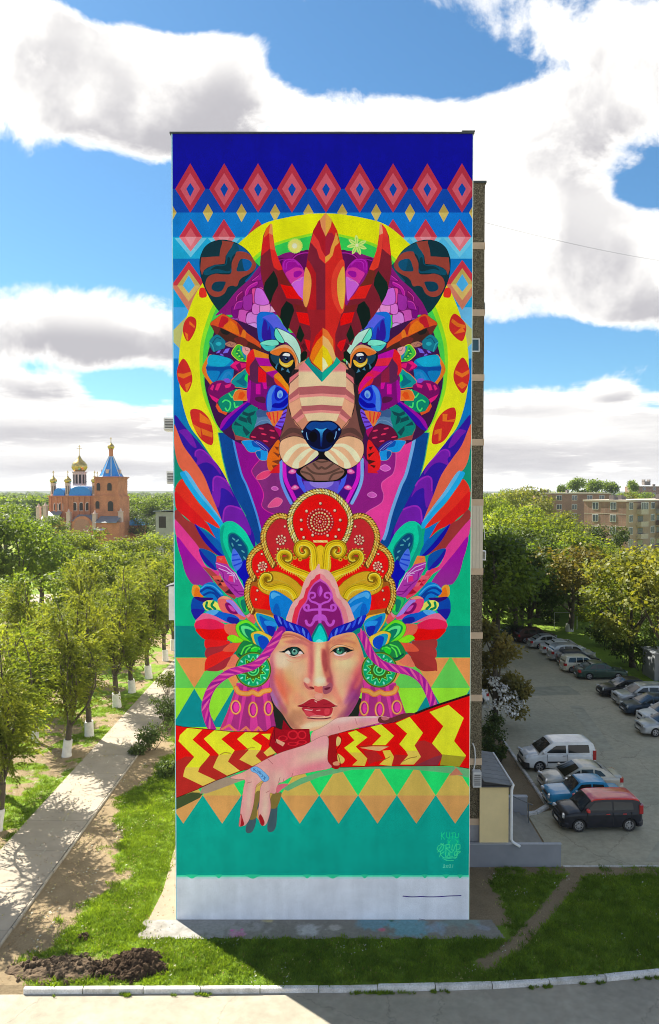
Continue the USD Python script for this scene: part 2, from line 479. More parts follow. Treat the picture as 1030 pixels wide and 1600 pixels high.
def paint_bands():
    def band(y0, y1, c0, c1=None):
        put(sbox(255, y0, 755, y1), c0 if c1 is None else lin((268, 0), (740, 0), c0, c1))
    band(190, 295, (4, 6, 138))
    band(295, 332, (0, 62, 152))
    band(332, 370, (0, 108, 182), (0, 104, 190))
    band(370, 404, (18, 148, 190), (78, 172, 215))
    band(404, 446, (0, 102, 172))
    band(446, 480, (10, 140, 190), (20, 142, 196))
    band(480, 560, (66, 150, 210), (95, 165, 205))
    band(560, 650, (0, 108, 178))
    put(sbox(255, 650, 755, 705), lin((0, 650), (0, 705), (0, 108, 178), (18, 118, 112)))
    put(sbox(255, 705, 755, 978), lin((0, 705), (0, 900), (18, 122, 105), (0, 163, 116)))
    band(978, 1027, (0, 122, 114))
    band(1027, 1075, (92, 186, 76))
    band(1075, 1140, (142, 222, 48))
    band(1140, 1243, (30, 200, 98))
    band(1243, 1367.5, (0, 150, 132))
    band(1367.5, 1370, (70, 232, 172))
    band(1370, 1450, WHITE)
    put(sbox(255, 1370, 755, 1374.5), lin((0, 1370), (0, 1374.5), (150, 226, 205), WHITE))
    for x, w in ((300, 9), (342, 5), (395, 12), (480, 6), (520, 10), (570, 5), (620, 7), (664, 4), (697, 5), (719, 4)):
        P("p", (40, 190, 140), f"{x-w},1367 {x+w},1367 {x+w*.5},1371 {x},{1372+w*.1} {x-w*.5},1371")

    def dia(x, y, hw, up, dn, col):
        put(Polygon([(x - hw, y), (x, y - up), (x + hw, y), (x, y + dn)]), col)
    for x in (297.3, 350.4, 403.3, 456.4, 509.6, 562.3, 614.4, 667.9, 722.1):
        dia(x, 295, 23.4, 40, 37, (164, 42, 60))
        dia(x, 295, 15.6, 25, 26, (188, 78, 94))
        dia(x, 295, 6.2, 9.5, 12.5, (0, 62, 152))
    for x in (268, 325, 377.5, 430, 482, 535, 588, 640.8, 693.5, 741):
        P("p", (165, 138, 66), f"{x-8},332 {x},318 {x+8},332", c=False)
        P("p", (190, 168, 88), f"{x-8},332 {x+8},332 {x},347", c=False)
    for x in (298, 350, 403, 614.3, 665.3, 718.5):
        dia(x, 372, 25, 0.5, 30, (105, 190, 226))
        P("p", (176, 44, 64), f"{x},342 {x+18},370 {x-18},370", c=False)
        P("p", (190, 82, 92), f"{x},356 {x+9},370 {x-9},370", c=False)
        P("p", (214, 108, 118), f"{x-18},370 {x+18},370 {x},393", c=False)
        P("p", (226, 140, 150), f"{x-9},370 {x+9},370 {x},385", c=False)
    for x, y in ((295, 446), (722.5, 444)):
        dia(x, y, 27, 38, 0, (182, 46, 62)); dia(x, y, 27, 0, 40, (190, 112, 88))
        dia(x, y, 18, 25, 0, (176, 150, 78)); dia(x, y, 18, 0, 25, (196, 165, 92))
        dia(x, y, 9.5, 16, 12, (70, 165, 224))
    P("p", (172, 170, 100), "262,525 294,492 296,560", m=505, c=False)


def paint_halo():
    AX = 506
    left = ("509,333 485,334 446,340 409,351 374,379 340,412 310,452 297,480 287,512 280.6,545 279.4,584 284,625 "
            "296,664 313,688 330,713 345,735 366,770")
    a = spline(pts("p", left), False, 4)
    put(Polygon(np.vstack([a, (a * [-1, 1] + [2 * AX, 0])[::-1]])), lin((0, 340), (0, 660), (226, 217, 8), (240, 226, 30)))
    left = "508,362 488,364 428,380 396,402 365,436 344,462 330,482 314.6,531 312,574 317,616 330,650 342.5,676 348,713 362,764"
    a = spline(pts("p", left), False, 4)
    inner = Polygon(np.vstack([a, (a * [-1, 1] + [2 * AX, 0])[::-1]]))
    put(inner, (128, 202, 36))
    left = "508,366 488,368 430,384 400,406 369,440 349,466 336,486 320,533 317,574 321.5,616 333,648 344,672 350,713 363,764"
    a = spline(pts("p", left), False, 4)
    put(Polygon(np.vstack([a, (a * [-1, 1] + [2 * AX, 0])[::-1]])), lin((0, 380), (0, 650), (44, 180, 74), (76, 192, 66)))
    red, org = (186, 38, 34), (228, 108, 30)
    for g, t, bits in (("C", "150,100 190,120 186,190 140,262 108,205 115,140", ("150,130 186,165 180,175 148,150", "118,200 140,215 140,262 128,245")),
                       ("C", "110,372 155,440 166,520 130,590 78,520 70,440", ("72,465 110,470 160,455 163,475 110,500 74,485", "120,540 160,520 145,560 130,590")),
                       ("C", "155,705 222,705 282,770 302,860 292,928 225,893 172,800", ("215,720 282,770 290,800 215,780", "165,790 220,820 225,880 185,830", "225,820 300,850 296,880 232,860")),
                       ("D", "840,80 900,140 902,200 875,250 805,185 808,110", ("820,110 860,140 900,150 900,170 850,160 812,130", "830,205 880,160 900,190 860,200")),
                       ("D", "885,350 926,430 916,520 880,572 830,492 836,420", ("840,430 880,450 924,425 922,450 880,475 836,450", "850,520 880,500 914,520 880,545")),
                       ("D", "830,660 842,720 812,800 760,872 694,880 710,770 760,690", ("760,700 790,700 785,740 838,730 830,750 760,745", "712,800 755,790 750,860 735,870 735,820 706,830"))):
        P(g, red, t)
        for b in bits:
            P(g, org, b, c=False)
    # lower body: indigo, blue bands, purple middle
    a = pts("p", "341,676 344,693 350,725 362,764 382,806 391,836 410,860 506,860 506,676")
    put(Polygon(np.vstack([a, (a * [-1, 1] + [2 * AX, 0])[::-1]])), (0, 62, 132))
    a = pts("p", "363.5,678 367,699 377,740 386,760 400,800 408,831 420,850 506,850 506,676")
    put(Polygon(np.vstack([a, (a * [-1, 1] + [2 * AX, 0])[::-1]])), (132, 6, 128))
    P("p", (214, 54, 140), "506,676 648,678 644,699 635,740 626,760 612,800 604,831 592,850 506,850", c=False)
    S("p", (45, 150, 110), "341,676 344,693 350,725 363,767 384,806", 1.6, m=AX)
    S("p", (62, 130, 208), "363.5,678 367,699 377,740 386,760 400,800 408,831 412,842", 3.0)
    S("p", (112, 168, 240), "648.5,678 645,699 635,740 626,760 612,800 604,831 600,842", 5.0)
    P("p", (118, 36, 108), "440,676 420,700 408,716 394,737 406,757 412,773 409,790 418,799 430,804 440,830 506,830 506,676")
    S("p", (205, 40, 140), "418,703 408,716 396,730 394,739 406,757 412,773 409,790 418,799 430,804", 1.0)
    P("p", (130, 24, 116), "560,676 618,690 618.7,706.5 618.5,722 614.6,739.5 604,748 596.4,755 597,764 599.7,772.5 598,783 592,789 578,797 570,804 556,830 506,830 506,676")
    S("p", (236, 92, 170), "618.7,700 618.5,722 614.6,739.5 604,748 596.4,755 597,764 599.7,772.5 598,783 592,789 578,797 570,804", 1.1)
    P("p", (228, 62, 112), "402,744 412,737 424,736 420,743 412,748 403,749", edge=(0.8, (240, 110, 150)))
    P("p", (228, 78, 136), "419,792 425,783 433,778 441,782 436,790 428,792", edge=(0.8, (240, 120, 165)))
    for x, y, r in ((602, 731, 8), (581.5, 773, 7), (429.5, 763, 5)):
        P("p", (186, 76, 166), f"{x-r},{y} {x},{y-r*.55} {x+r},{y+1} {x},{y+r*.6}", edge=(0.9, (222, 120, 196)))
    # neck ribbons
    P("p", (62, 0, 112), "440,718 440,750 456,785 506,790 506,700", m=502.5)
    S("p", (188, 20, 176), "444,722 446,748 456,770 466,790", 6, m=502.5)
    S("p", (100, 142, 242), "439,718 439.5,748 446,768 455,786", 5, m=502.5, col2=(122, 168, 242))
    S("p", (62, 84, 222), "466,740 470,756 480,770", 7, m=502.5)
    P("p", (88, 68, 184), "474,752 531,752 526,775 480,775", c=False)
    O("p", (132, 112, 202), 502.5, 753, 19, 10)
    for x, y in ((457, 736), (461, 761)):
        P("p", (232, 100, 170), f"{x-6},{y+2} {x},{y-3} {x+6},{y+1} {x},{y+4}", m=502.5, edge=(1, (150, 10, 110)))
        O("p", (250, 180, 215), x, y, 2.2, 1.3, m=502.5)


def paint_ears_and_scales():
    AX = 508
    rust, dark = (138, 57, 46), (11, 46, 56)
    P("h2", dark, "350,45 200,75 90,160 30,300 22,430 50,620 130,820 230,990 340,1110 420,1060 500,1010 560,880 640,770 760,650 895,470 830,370 740,230 640,140 500,70", m=AX, edge=(0.5, (4, 16, 20)))
    P("h2", (0, 76, 132), "545,110 640,140 740,230 830,370 890,470 780,620 680,650 820,480 800,330 700,240 580,215", m=AX, col2=(20, 66, 88))
    P("h2", (8, 70, 92), "420,230 520,90 600,190 500,280 470,420 480,520 260,530 110,560 80,500 240,410 390,400", m=AX)
    P("h2", dark, "430,300 470,330 460,500 280,470 180,490 250,430 400,410", m=AX)
    P("h2", rust, "345,55 520,75 480,160 440,210 400,280 385,395 240,405 130,450 80,490 55,560 28,470 45,300 310,285 320,190 350,90", m=AX, c=False)
    P("h2", rust, "570,215 690,225 780,290 845,400 820,480 740,545 650,590 600,640 565,720 490,715 430,740 380,830 280,880 180,850 110,740 110,650 150,580 250,540 380,550 480,530 490,380 540,270", m=AX)
    P("h2", (10, 62, 84), "640,320 750,345 785,400 750,470 690,500 565,500 575,420 600,350", m=AX)
    P("h2", (0, 82, 142), "650,325 750,345 783,400 750,470 690,500 660,440", m=AX, col2=(10, 72, 104))
    P("h2", (8, 54, 74), "210,690 270,655 390,655 390,700 340,790 260,800 195,760", m=AX)
    P("h2", (205, 42, 32), "20,760 90,750 125,860 70,892 15,870", m=AX)
    # scales
    P("p", (120, 16, 104), "346,490 356,472 372,452 390,438 405,418 420,404 434,400 450,394 480,392 508,392", m=None)
    a = pts("p", "346,492 356,472 372,452 390,436 405,416 420,404 434,402 452,396 464,392 508,390 508,530 440,545 380,520")
    put(Polygon(np.vstack([a, (a * [-1, 1] + [2 * AX, 0])[::-1]])), (122, 18, 106))
    lines, tiles = (92, 0, 84), (
        ("h3", (186, 72, 162), "540,50 620,34 700,30 640,90 640,220 530,210"), ("h3", (192, 112, 192), "660,90 740,60 782,62 785,212 650,212"),
        ("h3", (204, 116, 192), "735,-10 825,-10 800,55 735,58"), ("h3", (196, 136, 212), "640,250 690,220 785,222 800,330 835,470 740,400 640,320"),
        ("h3", (206, 66, 152), "505,222 632,230 640,300 600,330 520,262"), ("h3", (150, 62, 152), "420,150 520,140 530,205 470,200"),
        ("h3", (112, 0, 112), "450,0 530,0 522,132 465,122"), ("h3", (226, 156, 192), "840,5 1000,-8 1035,60 830,62"),
        ("h3", (236, 170, 195), "735,340 800,330 835,470 760,410"),
        ("h2", (204, 66, 136), "785,780 830,750 920,740 950,760 900,800 905,975 805,975"), ("h2", (162, 92, 192), "845,800 890,790 900,960 832,965"),
        ("h2", (142, 36, 142), "660,880 760,840 785,850 775,1052 665,1052"), ("h2", (202, 102, 190), "800,992 892,985 892,1115 795,1115"),
        ("h2", (222, 132, 192), "910,985 950,962 1035,962 1035,1115 908,1105"), ("h2", (162, 22, 142), "690,850 700,770 760,700 862,650 860,705 760,760 722,840"),
        ("h2", (112, 16, 84), "556,930 570,860 640,790 655,860 600,910"), ("h2", (132, 22, 132), "520,1062 560,960 645,930 635,1035 580,1055"),
        ("h2", (150, 60, 170), "910,800 960,790 1000,900 1030,950 920,965"), ("h2", (140, 20, 120), "780,640 880,560 905,500 920,620 860,640"),
        ("h1", (186, 92, 196), "0,1140 60,1130 110,1170 190,1350 -5,1345"))
    for g, col, t in tiles:
        P(g, col, t, m=AX, edge=(0.9, lines))
    for t in ("690,860 700,780 760,710 860,662", "556,935 568,868 640,800", "520,1060 562,965 645,938", "790,640 880,570"):
        S("h2", (206, 60, 160), t, 0.9, m=AX)
    P("h1", (84, 8, 72), "320,690 510,690 560,640 650,590 780,575 745,800 690,880 400,900", m=AX)
    S("h1", (170, 30, 150), "540,690 600,640 700,610 770,608", 1.4, m=AX)
    S("h1", (140, 20, 130), "330,720 420,700 520,705", 1.6, m=AX)
    P("h1", (142, 0, 134), "400,720 540,690 640,760 690,850 600,830 500,860 430,905 385,870", m=AX)
    for t in ("410,860 420,730 540,705 640,775 690,845", "440,850 460,750 560,730 630,790"):
        S("h1", (176, 40, 176), t, 0.9, m=AX)
    P("h1", (192, 44, 142), "430,910 500,860 580,820 690,850 705,960 640,990 560,1020 520,1060 480,1000", m=AX)
    P("h1", (140, 0, 140), "560,890 640,870 680,900 620,960 560,960", m=AX)
    P("h1", (184, 84, 192), "520,1070 570,1020 680,960 705,1000 685,1295 640,1265 560,1150", m=AX)
    S("h1", (240, 130, 190), "520,1080 570,1022 640,1010 680,965", 1.0, m=AX)


def paint_horns_and_crest():
    AX = 509.5
    P("h1", (112, 26, 40), "210,180 150,250 105,360 80,560 60,760 70,900 100,1050 130,1180 170,1280 240,1405 330,1540 420,1640 600,1840 650,1960 900,1900 860,1600 730,1405 700,1340 620,1230 530,1110 460,1000 400,870 340,740 290,600 270,480 250,350 240,190", m=AX, c=False)
    for col, col2, t in (((216, 86, 30), (214, 52, 40), "210,180 150,250 105,400 190,320 202,260"), ((226, 142, 80), (232, 150, 110), "210,180 240,190 248,350 190,320"),
                         ((186, 26, 30), (200, 44, 40), "105,400 190,320 205,545 76,655 85,520"), ((230, 80, 50), (226, 58, 46), "190,320 246,350 270,480 287,575 208,550"),
                         ((202, 34, 30), (216, 50, 34), "208,550 287,575 335,710 395,850 330,870 262,820 235,720"), ((112, 28, 28), (104, 36, 26), "300,870 392,855 470,1010 545,1110 350,1062 310,960"),
                         ((14, 30, 25), (10, 36, 28), "262,865 130,1040 112,1130 150,1240 215,1345 250,1230 328,1080 315,980"), ((216, 8, 6), (206, 26, 22), "355,1068 540,1105 620,1225 695,1300 600,1282 450,1275 395,1150")):
        P("h1", col, t, m=AX, c=False, col2=col2)
    for col, t in (((112, 28, 28), "500,40 670,80 700,150 545,140"), ((12, 28, 24), "410,0 490,50 515,130 470,260 430,400 370,325 322,220 340,100"), ((216, 8, 6), "540,148 690,165 732,250 728,335 580,290"),
                   ((14, 32, 22), "590,315 652,460 605,565 538,490 560,400"), ((206, 10, 20), "650,510 740,540 775,600 720,680 690,640"), ((14, 24, 18), "650,660 690,690 682,765 600,850 595,720"),
                   ((80, 18, 30), "600,600 650,560 690,640 650,680")):
        P("h5", col, t, m=AX - 1, c=False)
    CX = 508.5
    P("p", (142, 24, 34), f"509,333 498,345 489.5,360 484,382 480,405 477,430 476,455 479,478 483,500 486,520 484,545 487,572 {CX},590 {CX},333", c=False)
    P("p", (190, 32, 28), f"509,333 519,345 527,360 532,382 536,405 539,430 540,455 537,478 531,500 524,522 524,545 522,570 {CX},590 {CX},333", c=False)
    for col, t in (((160, 20, 34), "910,140 1020,370 1020,650 960,570 930,450 842,320"), ((206, 48, 44), "840,322 922,440 962,570 1016,660 1016,772 930,690 890,560 800,452"),
                   ((114, 26, 44), "800,452 890,560 930,690 1016,772 1016,1440 885,1440 880,900 800,760 755,700"), ((164, 20, 28), "755,710 800,760 880,920 885,1440 760,1440 815,1100 800,940 735,815")):
        P("h1", col, t, c=False)
    P("h1", (226, 146, 70), "735,818 795,925 812,1060 785,1260 735,1405 688,1290 700,1000 712,880")
    for col, t in (((150, 26, 48), "75,-40 160,-60 205,0 160,110 140,215 75,265"), ((236, 152, 60), "215,-60 240,0 255,80 200,130 170,250 120,310 72,352 70,270 130,230 150,140 195,20")):
        P("h7", col, t, c=False)
    P("h7", (216, 56, 40), "300,300 230,370 170,500 150,650 170,830 230,970 290,1030 335,900 335,400")
    P("h7", (242, 172, 64), "310,395 335,480 340,700 330,850 300,972 250,850 230,680 242,540")
    P("p", (216, 132, 80), "509,332 500,343 502,354 509,369.5 509,345", c=False)
    P("p", (240, 166, 64), "509,332 519,343 517,354 509,369.5", c=False)


def paint_flame():
    for col, t in (((190, 16, 14), "895,365 800,470 770,570 735,690 760,800 895,600"), ((222, 108, 42), "895,360 960,400 1035,520 1040,640 1060,760 895,600"),
                   ((226, 108, 15), "895,462 820,540 760,640 720,760 760,835 895,640"), ((218, 164, 98), "895,462 970,520 1030,620 1075,770 1060,835 895,640"),
                   ((246, 172, 10), "895,590 800,760 765,832 890,945"), ((250, 206, 20), "895,590 960,650 1030,800 1020,845 895,945"), ((246, 236, 172), "892,755 925,785 970,875 893,950"),
                   ((0, 122, 118), "705,750 650,820 885,1090 893,960 740,835"), ((0, 152, 132), "1082,750 1138,820 885,1090 893,955 1035,840")):
        P("h5", col, t, c=False)


def paint_muzzle():
    AX = 502.5
    blk = (13, 14, 18)
    P("h6", (112, 68, 62), "185,250 215,360 310,490 320,530 360,600 240,560 130,600 108,570 140,470 172,310", m=AX)
    P("h6", (84, 54, 50), "125,545 200,475 320,500 345,565 230,520 112,585", m=AX)
    full = "460,577 466,568 478,562 503,592 503,680 485,680 472,672 462,663 456,650 451,633 451,613 453.6,600"
    a = pts("p", full)
    shp = Polygon(np.vstack([a, (a * [-1, 1] + [2 * AX, 0])[::-1]]))
    put(shp, (186, 122, 96))
    S("p", blk, "461,577 454,600 451,615 451,633 455.5,650 472,672", 0.8, m=AX)
    rose, pink, cream = (162, 84, 88), (207, 124, 120), (226, 192, 152)
    for cs, t in ((rose, "285,90 285,152 195,215 188,172"), (pink, "285,152 290,188 192,244 193,215"), (rose, "308,292 326,340 250,400 218,382"), (pink, "326,340 340,368 266,428 248,400"),
                  ((202, 104, 110), "200,0 285,-60 285,-30 190,60"), ((214, 160, 128), "188,172 200,60 285,-20 285,90"), ((212, 150, 118), "192,250 292,195 308,292 218,378")):
        P("h6", cs, t, m=AX, c=False)
    P("h6", cream, "285,-90 345,-150 500,20 655,-150 730,-90 735,60 720,180 690,290 640,412 370,412 320,310 295,200 283,80", c=False)
    P("h6", (207, 118, 120), "285,-100 345,-158 420,-70 460,-25 545,-25 590,-70 655,-158 730,-100 732,-66 285,-66", c=False)
    P("h6", (222, 160, 140), "284,-66 732,-66 732,-52 284,-52", c=False)
    for y0, y1, cs in ((82, 156, rose), (156, 182, pink), (262, 312, rose), (312, 336, pink)):
        x0 = np.interp([y0, y1], [-90, 80, 200, 310, 412], [285, 283, 295, 320, 370]); x1 = np.interp([y0, y1], [-90, 60, 180, 290, 412], [730, 735, 720, 690, 640])
        P("h6", cs, f"{x0[0]},{y0+8} {500},{y0-6} {x1[0]},{y0+8} {x1[1]},{y1+8} {500},{y1-6} {x0[1]},{y1+8}", c=False)
    # mouth and chin
    P("h6", blk, "470,690 530,690 535,740 600,800 705,845 745,895 700,955 600,985 390,985 305,940 262,880 400,805 468,750")
    P("h6", (126, 86, 76), "430,795 500,772 590,800 690,860 715,890 690,935 610,972 400,972 330,935 298,890 330,850")
    for t, w in (("425,815 470,862 500,848 540,862 610,815", 3.4), ("360,850 420,900 500,912 580,900 665,862", 3.4), ("312,890 390,915 430,965", 3.2), ("700,890 610,915 575,965", 3.2), ("455,790 500,800 560,790", 2.6)):
        S("h6", (82, 58, 50), t, w)
    cheek = "240,556 330,578 380,630 440,678 472,720 440,760 370,812 270,862 195,838 138,790 103,710 108,620 150,580"
    P("h6", (214, 162, 124), cheek, m=AX, edge=(0.9, blk))
    cr = (238, 218, 180)
    P("h6", cr, "385,632 290,625 215,660 160,715 132,775 150,800 178,790 215,735 255,690 310,655 390,655", m=AX)
    P("h6", cr, "412,660 340,690 285,735 240,790 222,845 265,860 285,850 290,800 330,760 380,705 420,678", m=AX)
    P("h6", cr, "450,690 400,735 375,765 340,820 370,812 440,760 470,722", m=AX)
    P("h6", (7, 12, 48), "330,490 385,420 440,408 500,412 560,408 615,420 670,465 686,515 640,600 600,655 560,690 500,702 430,680 390,650 340,575 312,515", edge=(0.5, (4, 5, 18)))
    P("h6", (12, 60, 132), "395,428 440,418 500,424 560,418 610,428 650,465 600,500 545,480 500,492 455,480 400,500 355,470")
    P("h6", lin((502, 668), (502, 692), (60, 170, 225), (10, 30, 100)), "440,478 500,490 550,478 512,525 505,640 488,640 484,525")
    O("h6", (3, 4, 16), 420, 560, 40, 52); O("h6", (3, 4, 16), 582, 565, 40, 52)
    P("h6", (18, 50, 120), "385,640 440,665 500,680 560,665 600,640 560,688 500,698 430,678")
    S("h6", (120, 170, 235), "358,520 362,560 372,585", 1.2); S("h6", (120, 170, 235), "640,510 634,550 622,580", 1.2)
    O("h6", (150, 200, 240), 318, 510, 8, 10); O("h6", (90, 150, 220), 668, 490, 10, 10)


def paint_face_feathers():
    AX = 506
    P("p", (56, 18, 66), "344,500 328,540 322,570 320,600 330,640 342,668 362,686 390,700 412,716 436,722 446,700 452,640 470,600 470,575 440,530 400,512 370,500", m=AX)
    P("p", (40, 30, 34), "450,590 466,570 490,560 502,600 502,700 470,700 446,690 440,650 448,620", m=AX)
    P("p", (130, 24, 34), "470,480 508,470 508,560 480,562 466,540 462,510", m=AX + 2)
    # brown brow feathers
    P("h3", (196, 70, 30), "160,222 240,150 330,92 420,140 520,200 640,330 760,420 830,490 850,570 940,605 720,540 560,490 400,430 300,380 230,320", m=AX, edge=(0.4, (60, 16, 14)))
    P("h3", (172, 22, 38), "320,120 400,150 380,230 330,268 270,262 290,180", m=AX)
    P("h3", (228, 108, 20), "340,270 400,200 440,180 520,262 548,360 480,350", m=AX)
    P("h3", (150, 30, 30), "520,210 600,290 640,330 610,300 600,330 560,370 540,300", m=AX)
    P("h3", (228, 112, 30), "600,300 640,335 625,425 575,395", m=AX)
    P("h3", (66, 34, 28), "168,236 320,280 480,360 620,430 760,500 880,580 945,612 700,552 500,505 400,462 270,400 215,340", m=AX, c=False)
    P("h3", (102, 36, 36), "176,240 290,280 275,330 250,375 215,330", m=AX)
    P("h3", (102, 36, 34), "480,420 580,400 660,450 640,520 540,500", m=AX)
    P("h3", (30, 28, 26), "300,290 420,330 390,370 320,350", m=AX)
    # blue brow leaves
    P("h5", (14, 96, 190), "20,190 60,150 150,148 260,180 380,345 460,440 350,480 250,530 60,550 20,400 8,260", m=AX)
    P("h5", (78, 86, 204), "90,220 260,185 380,340 455,432 380,400 270,352 230,370 150,270", m=AX)
    P("h5", (24, 64, 180), "100,230 240,370 255,530 150,545 110,400", m=AX)
    P("h5", (42, 20, 142), "110,255 150,300 160,400 185,340 205,540 92,520 78,380", m=AX)
    # cluster behind the cheek
    P("h3", (18, 108, 130), "148,470 240,368 330,420 365,480 330,575 215,605", m=AX, edge=(0.3, (8, 40, 60)))
    S("h3", (42, 148, 160), "150,470 185,505 215,600", 1.6, m=AX)
    S("h3", (12, 60, 90), "190,480 240,410 300,420", 1.2, m=AX)
    O("h3", (34, 152, 168), 272, 490, 38, 26, m=AX)
    P("h3", (58, 16, 88), "210,602 330,560 442,530 455,690 280,640", m=AX, c=False, edge=(0.4, (20, 10, 40)))
    for t in ("268,582 302,575 280,612 236,617", "365,560 422,548 392,612 328,617", "300,620 340,640 330,655 290,640"):
        P("h3", (112, 94, 214), t, m=AX, c=False)
    P("h3", (160, 106, 86), "358,492 400,465 435,460 512,490 470,535 400,525", m=AX)
    S("h3", (110, 60, 70), "380,500 420,480 440,510 470,500", 0.9, m=AX)
    P("h3", (60, 172, 52), "530,505 590,525 640,600 640,722 560,722 460,640 458,590 490,540", m=AX, edge=(1.0, (206, 190, 60)))
    P("h3", (20, 120, 70), "540,540 560,620 620,680 620,710 540,670 500,610 520,560", m=AX)
    for x, y in ((520, 620), (550, 655), (590, 690), (540, 580)):
        O("h3", (150, 220, 60), x, y, 14, 9, m=AX)
    P("h3", (30, 120, 160), "560,530 600,535 590,600 640,650 630,700 590,620", m=AX)
    P("h3", (206, 138, 140), "600,528 695,560 652,645 595,595", m=AX)
    S("h3", (130, 70, 90), "625,545 640,580 670,575", 0.9, m=AX)
    P("h3", (236, 120, 30), "162,628 90,720 48,830 78,920 140,1010 185,1075 230,1040 160,860 200,700", m=AX)
    P("h3", (8, 112, 172), "165,636 430,690 475,790 445,980 290,1005 210,1022 122,905 108,795 130,740", m=AX)
    P("h3", (14, 150, 186), "165,640 430,695 385,770 300,810 230,790 125,765", m=AX)
    P("h3", (0, 66, 142), "108,795 220,800 340,795 480,790 460,830 350,850 230,1010 290,870 180,850 120,850", m=AX)
    P("h3", (30, 118, 180), "300,990 350,890 400,860 450,880 440,920 400,900 350,985", m=AX)
    P("h3", (118, 8, 84), "425,790 500,715 640,735 645,805 540,870 440,815", m=AX, c=False)
    P("h3", (220, 20, 112), "430,780 500,722 560,740 500,780 540,850 460,810", m=AX, c=False)
    P("h3", (206, 20, 100), "560,745 640,755 640,800 580,820", m=AX, c=False)
    P("h3", (10, 132, 136), "640,828 575,870 520,905 440,1000 480,1060 560,1075 655,1080 692,980 690,900", m=AX, edge=(1.1, (224, 108, 52)))
    P("h3", (6, 96, 120), "560,960 620,900 640,1060 540,1020 510,990", m=AX)
    P("h3", (22, 200, 70), "650,898 690,950 660,1002 618,960", m=AX)
    P("h4", (110, 10, 88), "38,120 90,58 200,30 345,90 290,180 210,242 100,225 48,192", m=AX)
    for t in ("140,70 192,60 152,150 118,140", "230,90 312,60 292,110 240,122", "60,130 90,80 110,90 90,150"):
        P("h4", (212, 30, 112), t, m=AX, c=False)
    P("h4", (112, 70, 190), "215,20 270,10 300,50 250,60", m=AX)
    P("h4", (222, 22, 120), "48,190 162,248 140,292 85,250", m=AX, c=False)
    P("h4", (0, 122, 100), "380,130 260,180 165,250 168,330 230,402 330,380 440,300 400,180", m=AX)
    for t in ("205,280 240,258 290,282 292,340 262,382 238,352", "280,185 322,228 362,140", "340,290 350,340 380,330"):
        S("h4", (70, 240, 112), t, 2.2, m=AX)
    P("h4", (236, 112, 40), "390,138 485,150 485,262 340,262 325,220 352,160", m=AX, c=False, edge=(0.6, (236, 170, 110)))
    P("h4", (206, 70, 20), "400,170 440,160 470,200 430,250 380,240", m=AX, c=False)
    P("h4", (226, 80, 32), "140,290 125,330 158,392 245,432 262,400 200,385 165,330", m=AX, c=False)
    P("h4", (142, 8, 150), "512,262 380,340 255,440 195,510 172,600 230,560 400,420", m=AX)
    P("h4", (44, 0, 150), "514,268 300,450 215,560 182,605 230,600 300,545 400,432 520,300", m=AX)
    P("h4", (0, 118, 108), "540,310 615,370 580,560 522,702 430,702 340,642 312,560 345,500 430,400", m=AX)
    for t in ("400,440 480,470 492,522 385,485", "480,460 525,440 545,545 497,512", "440,550 522,632 480,672 438,602", "350,500 440,560 335,545", "440,385 500,410 590,380 560,430 500,450 430,420"):
        P("h4", (14, 64, 72), t, m=AX, c=False)
    P("h4", (146, 62, 60), "318,580 350,660 520,705 525,718 355,718", m=AX, c=False)
    P("h4", (76, 112, 152), "600,380 700,360 785,545 720,522 620,560 568,592 600,470", m=AX)
    P("h4", (50, 80, 126), "600,378 705,358 745,445 680,448 605,455", m=AX)
    S("h4", (110, 140, 175), "580,545 640,500 720,490 770,540", 0.8, m=AX)
    P("h4", (86, 14, 50), "568,590 640,545 730,540 800,580 855,690 722,805 600,742 515,690", m=AX, edge=(0.5, (30, 5, 20)))
    for x, y in ((650, 585), (680, 650), (560, 682), (782, 690), (775, 610), (700, 730)):
        O("h4", (206, 42, 84), x, y, 32, 10, 12, m=AX)
    P("h4", (14, 132, 202), "430,728 590,728 655,832 600,852 510,852 460,792", m=AX, edge=(0.5, (180, 120, 80)))
    P("h4", (0, 72, 160), "540,728 600,730 640,800 560,790", m=AX)
    P("h4", (20, 130, 200), "588,852 680,830 722,852 722,932 680,955 622,932", m=AX, edge=(0.5, (180, 120, 80)))
    P("h4", (0, 70, 150), "590,860 640,850 640,930 615,920", m=AX)
    P("h4", (40, 30, 130), "560,720 640,730 740,810 720,840 660,830 600,760", m=AX)
    S("h4", (140, 160, 240), "590,735 650,770 725,835", 0.9, m=AX); S("h4", (120, 140, 240), "570,735 630,780 690,830", 0.7, m=AX)
    P("h4", (236, 104, 22), "855,715 765,815 722,900 716,1000 740,1065 800,1060 870,930", m=AX, col2=(206, 24, 26))
    for t in ("800,790 835,840 850,800", "780,850 850,920 860,880", "770,960 850,1000 868,940", "770,1010 800,1060 850,1000"):
        P("h4", (120, 50, 24), t, m=AX, c=False, col2=(64, 20, 18))
    P("h4", (196, 22, 34), "790,1040 862,985 862,1095 740,1100", m=AX, c=False)
    # cheek planes
    P("h4", (112, 0, 104), "530,-60 880,-20 850,80 735,180 712,372 620,352 515,285 488,180 495,100", m=AX)
    P("h4", (152, 0, 142), "528,15 488,110 488,250 515,285 530,150", m=AX)
    for t in ("588,72 642,72 642,192 588,190", "660,50 722,60 712,132 680,130"):
        P("h4", (190, 0, 140), t, m=AX, c=False)
    P("h4", (74, 20, 60), "580,230 682,220 690,292 600,272", m=AX)
    P("h3", (84, 30, 70), "755,670 810,760 812,1010 690,970 680,850 710,750", m=AX)
    P("h3", (214, 26, 34), "738,560 660,640 640,780 640,852 692,915 690,790 760,680", m=AX)
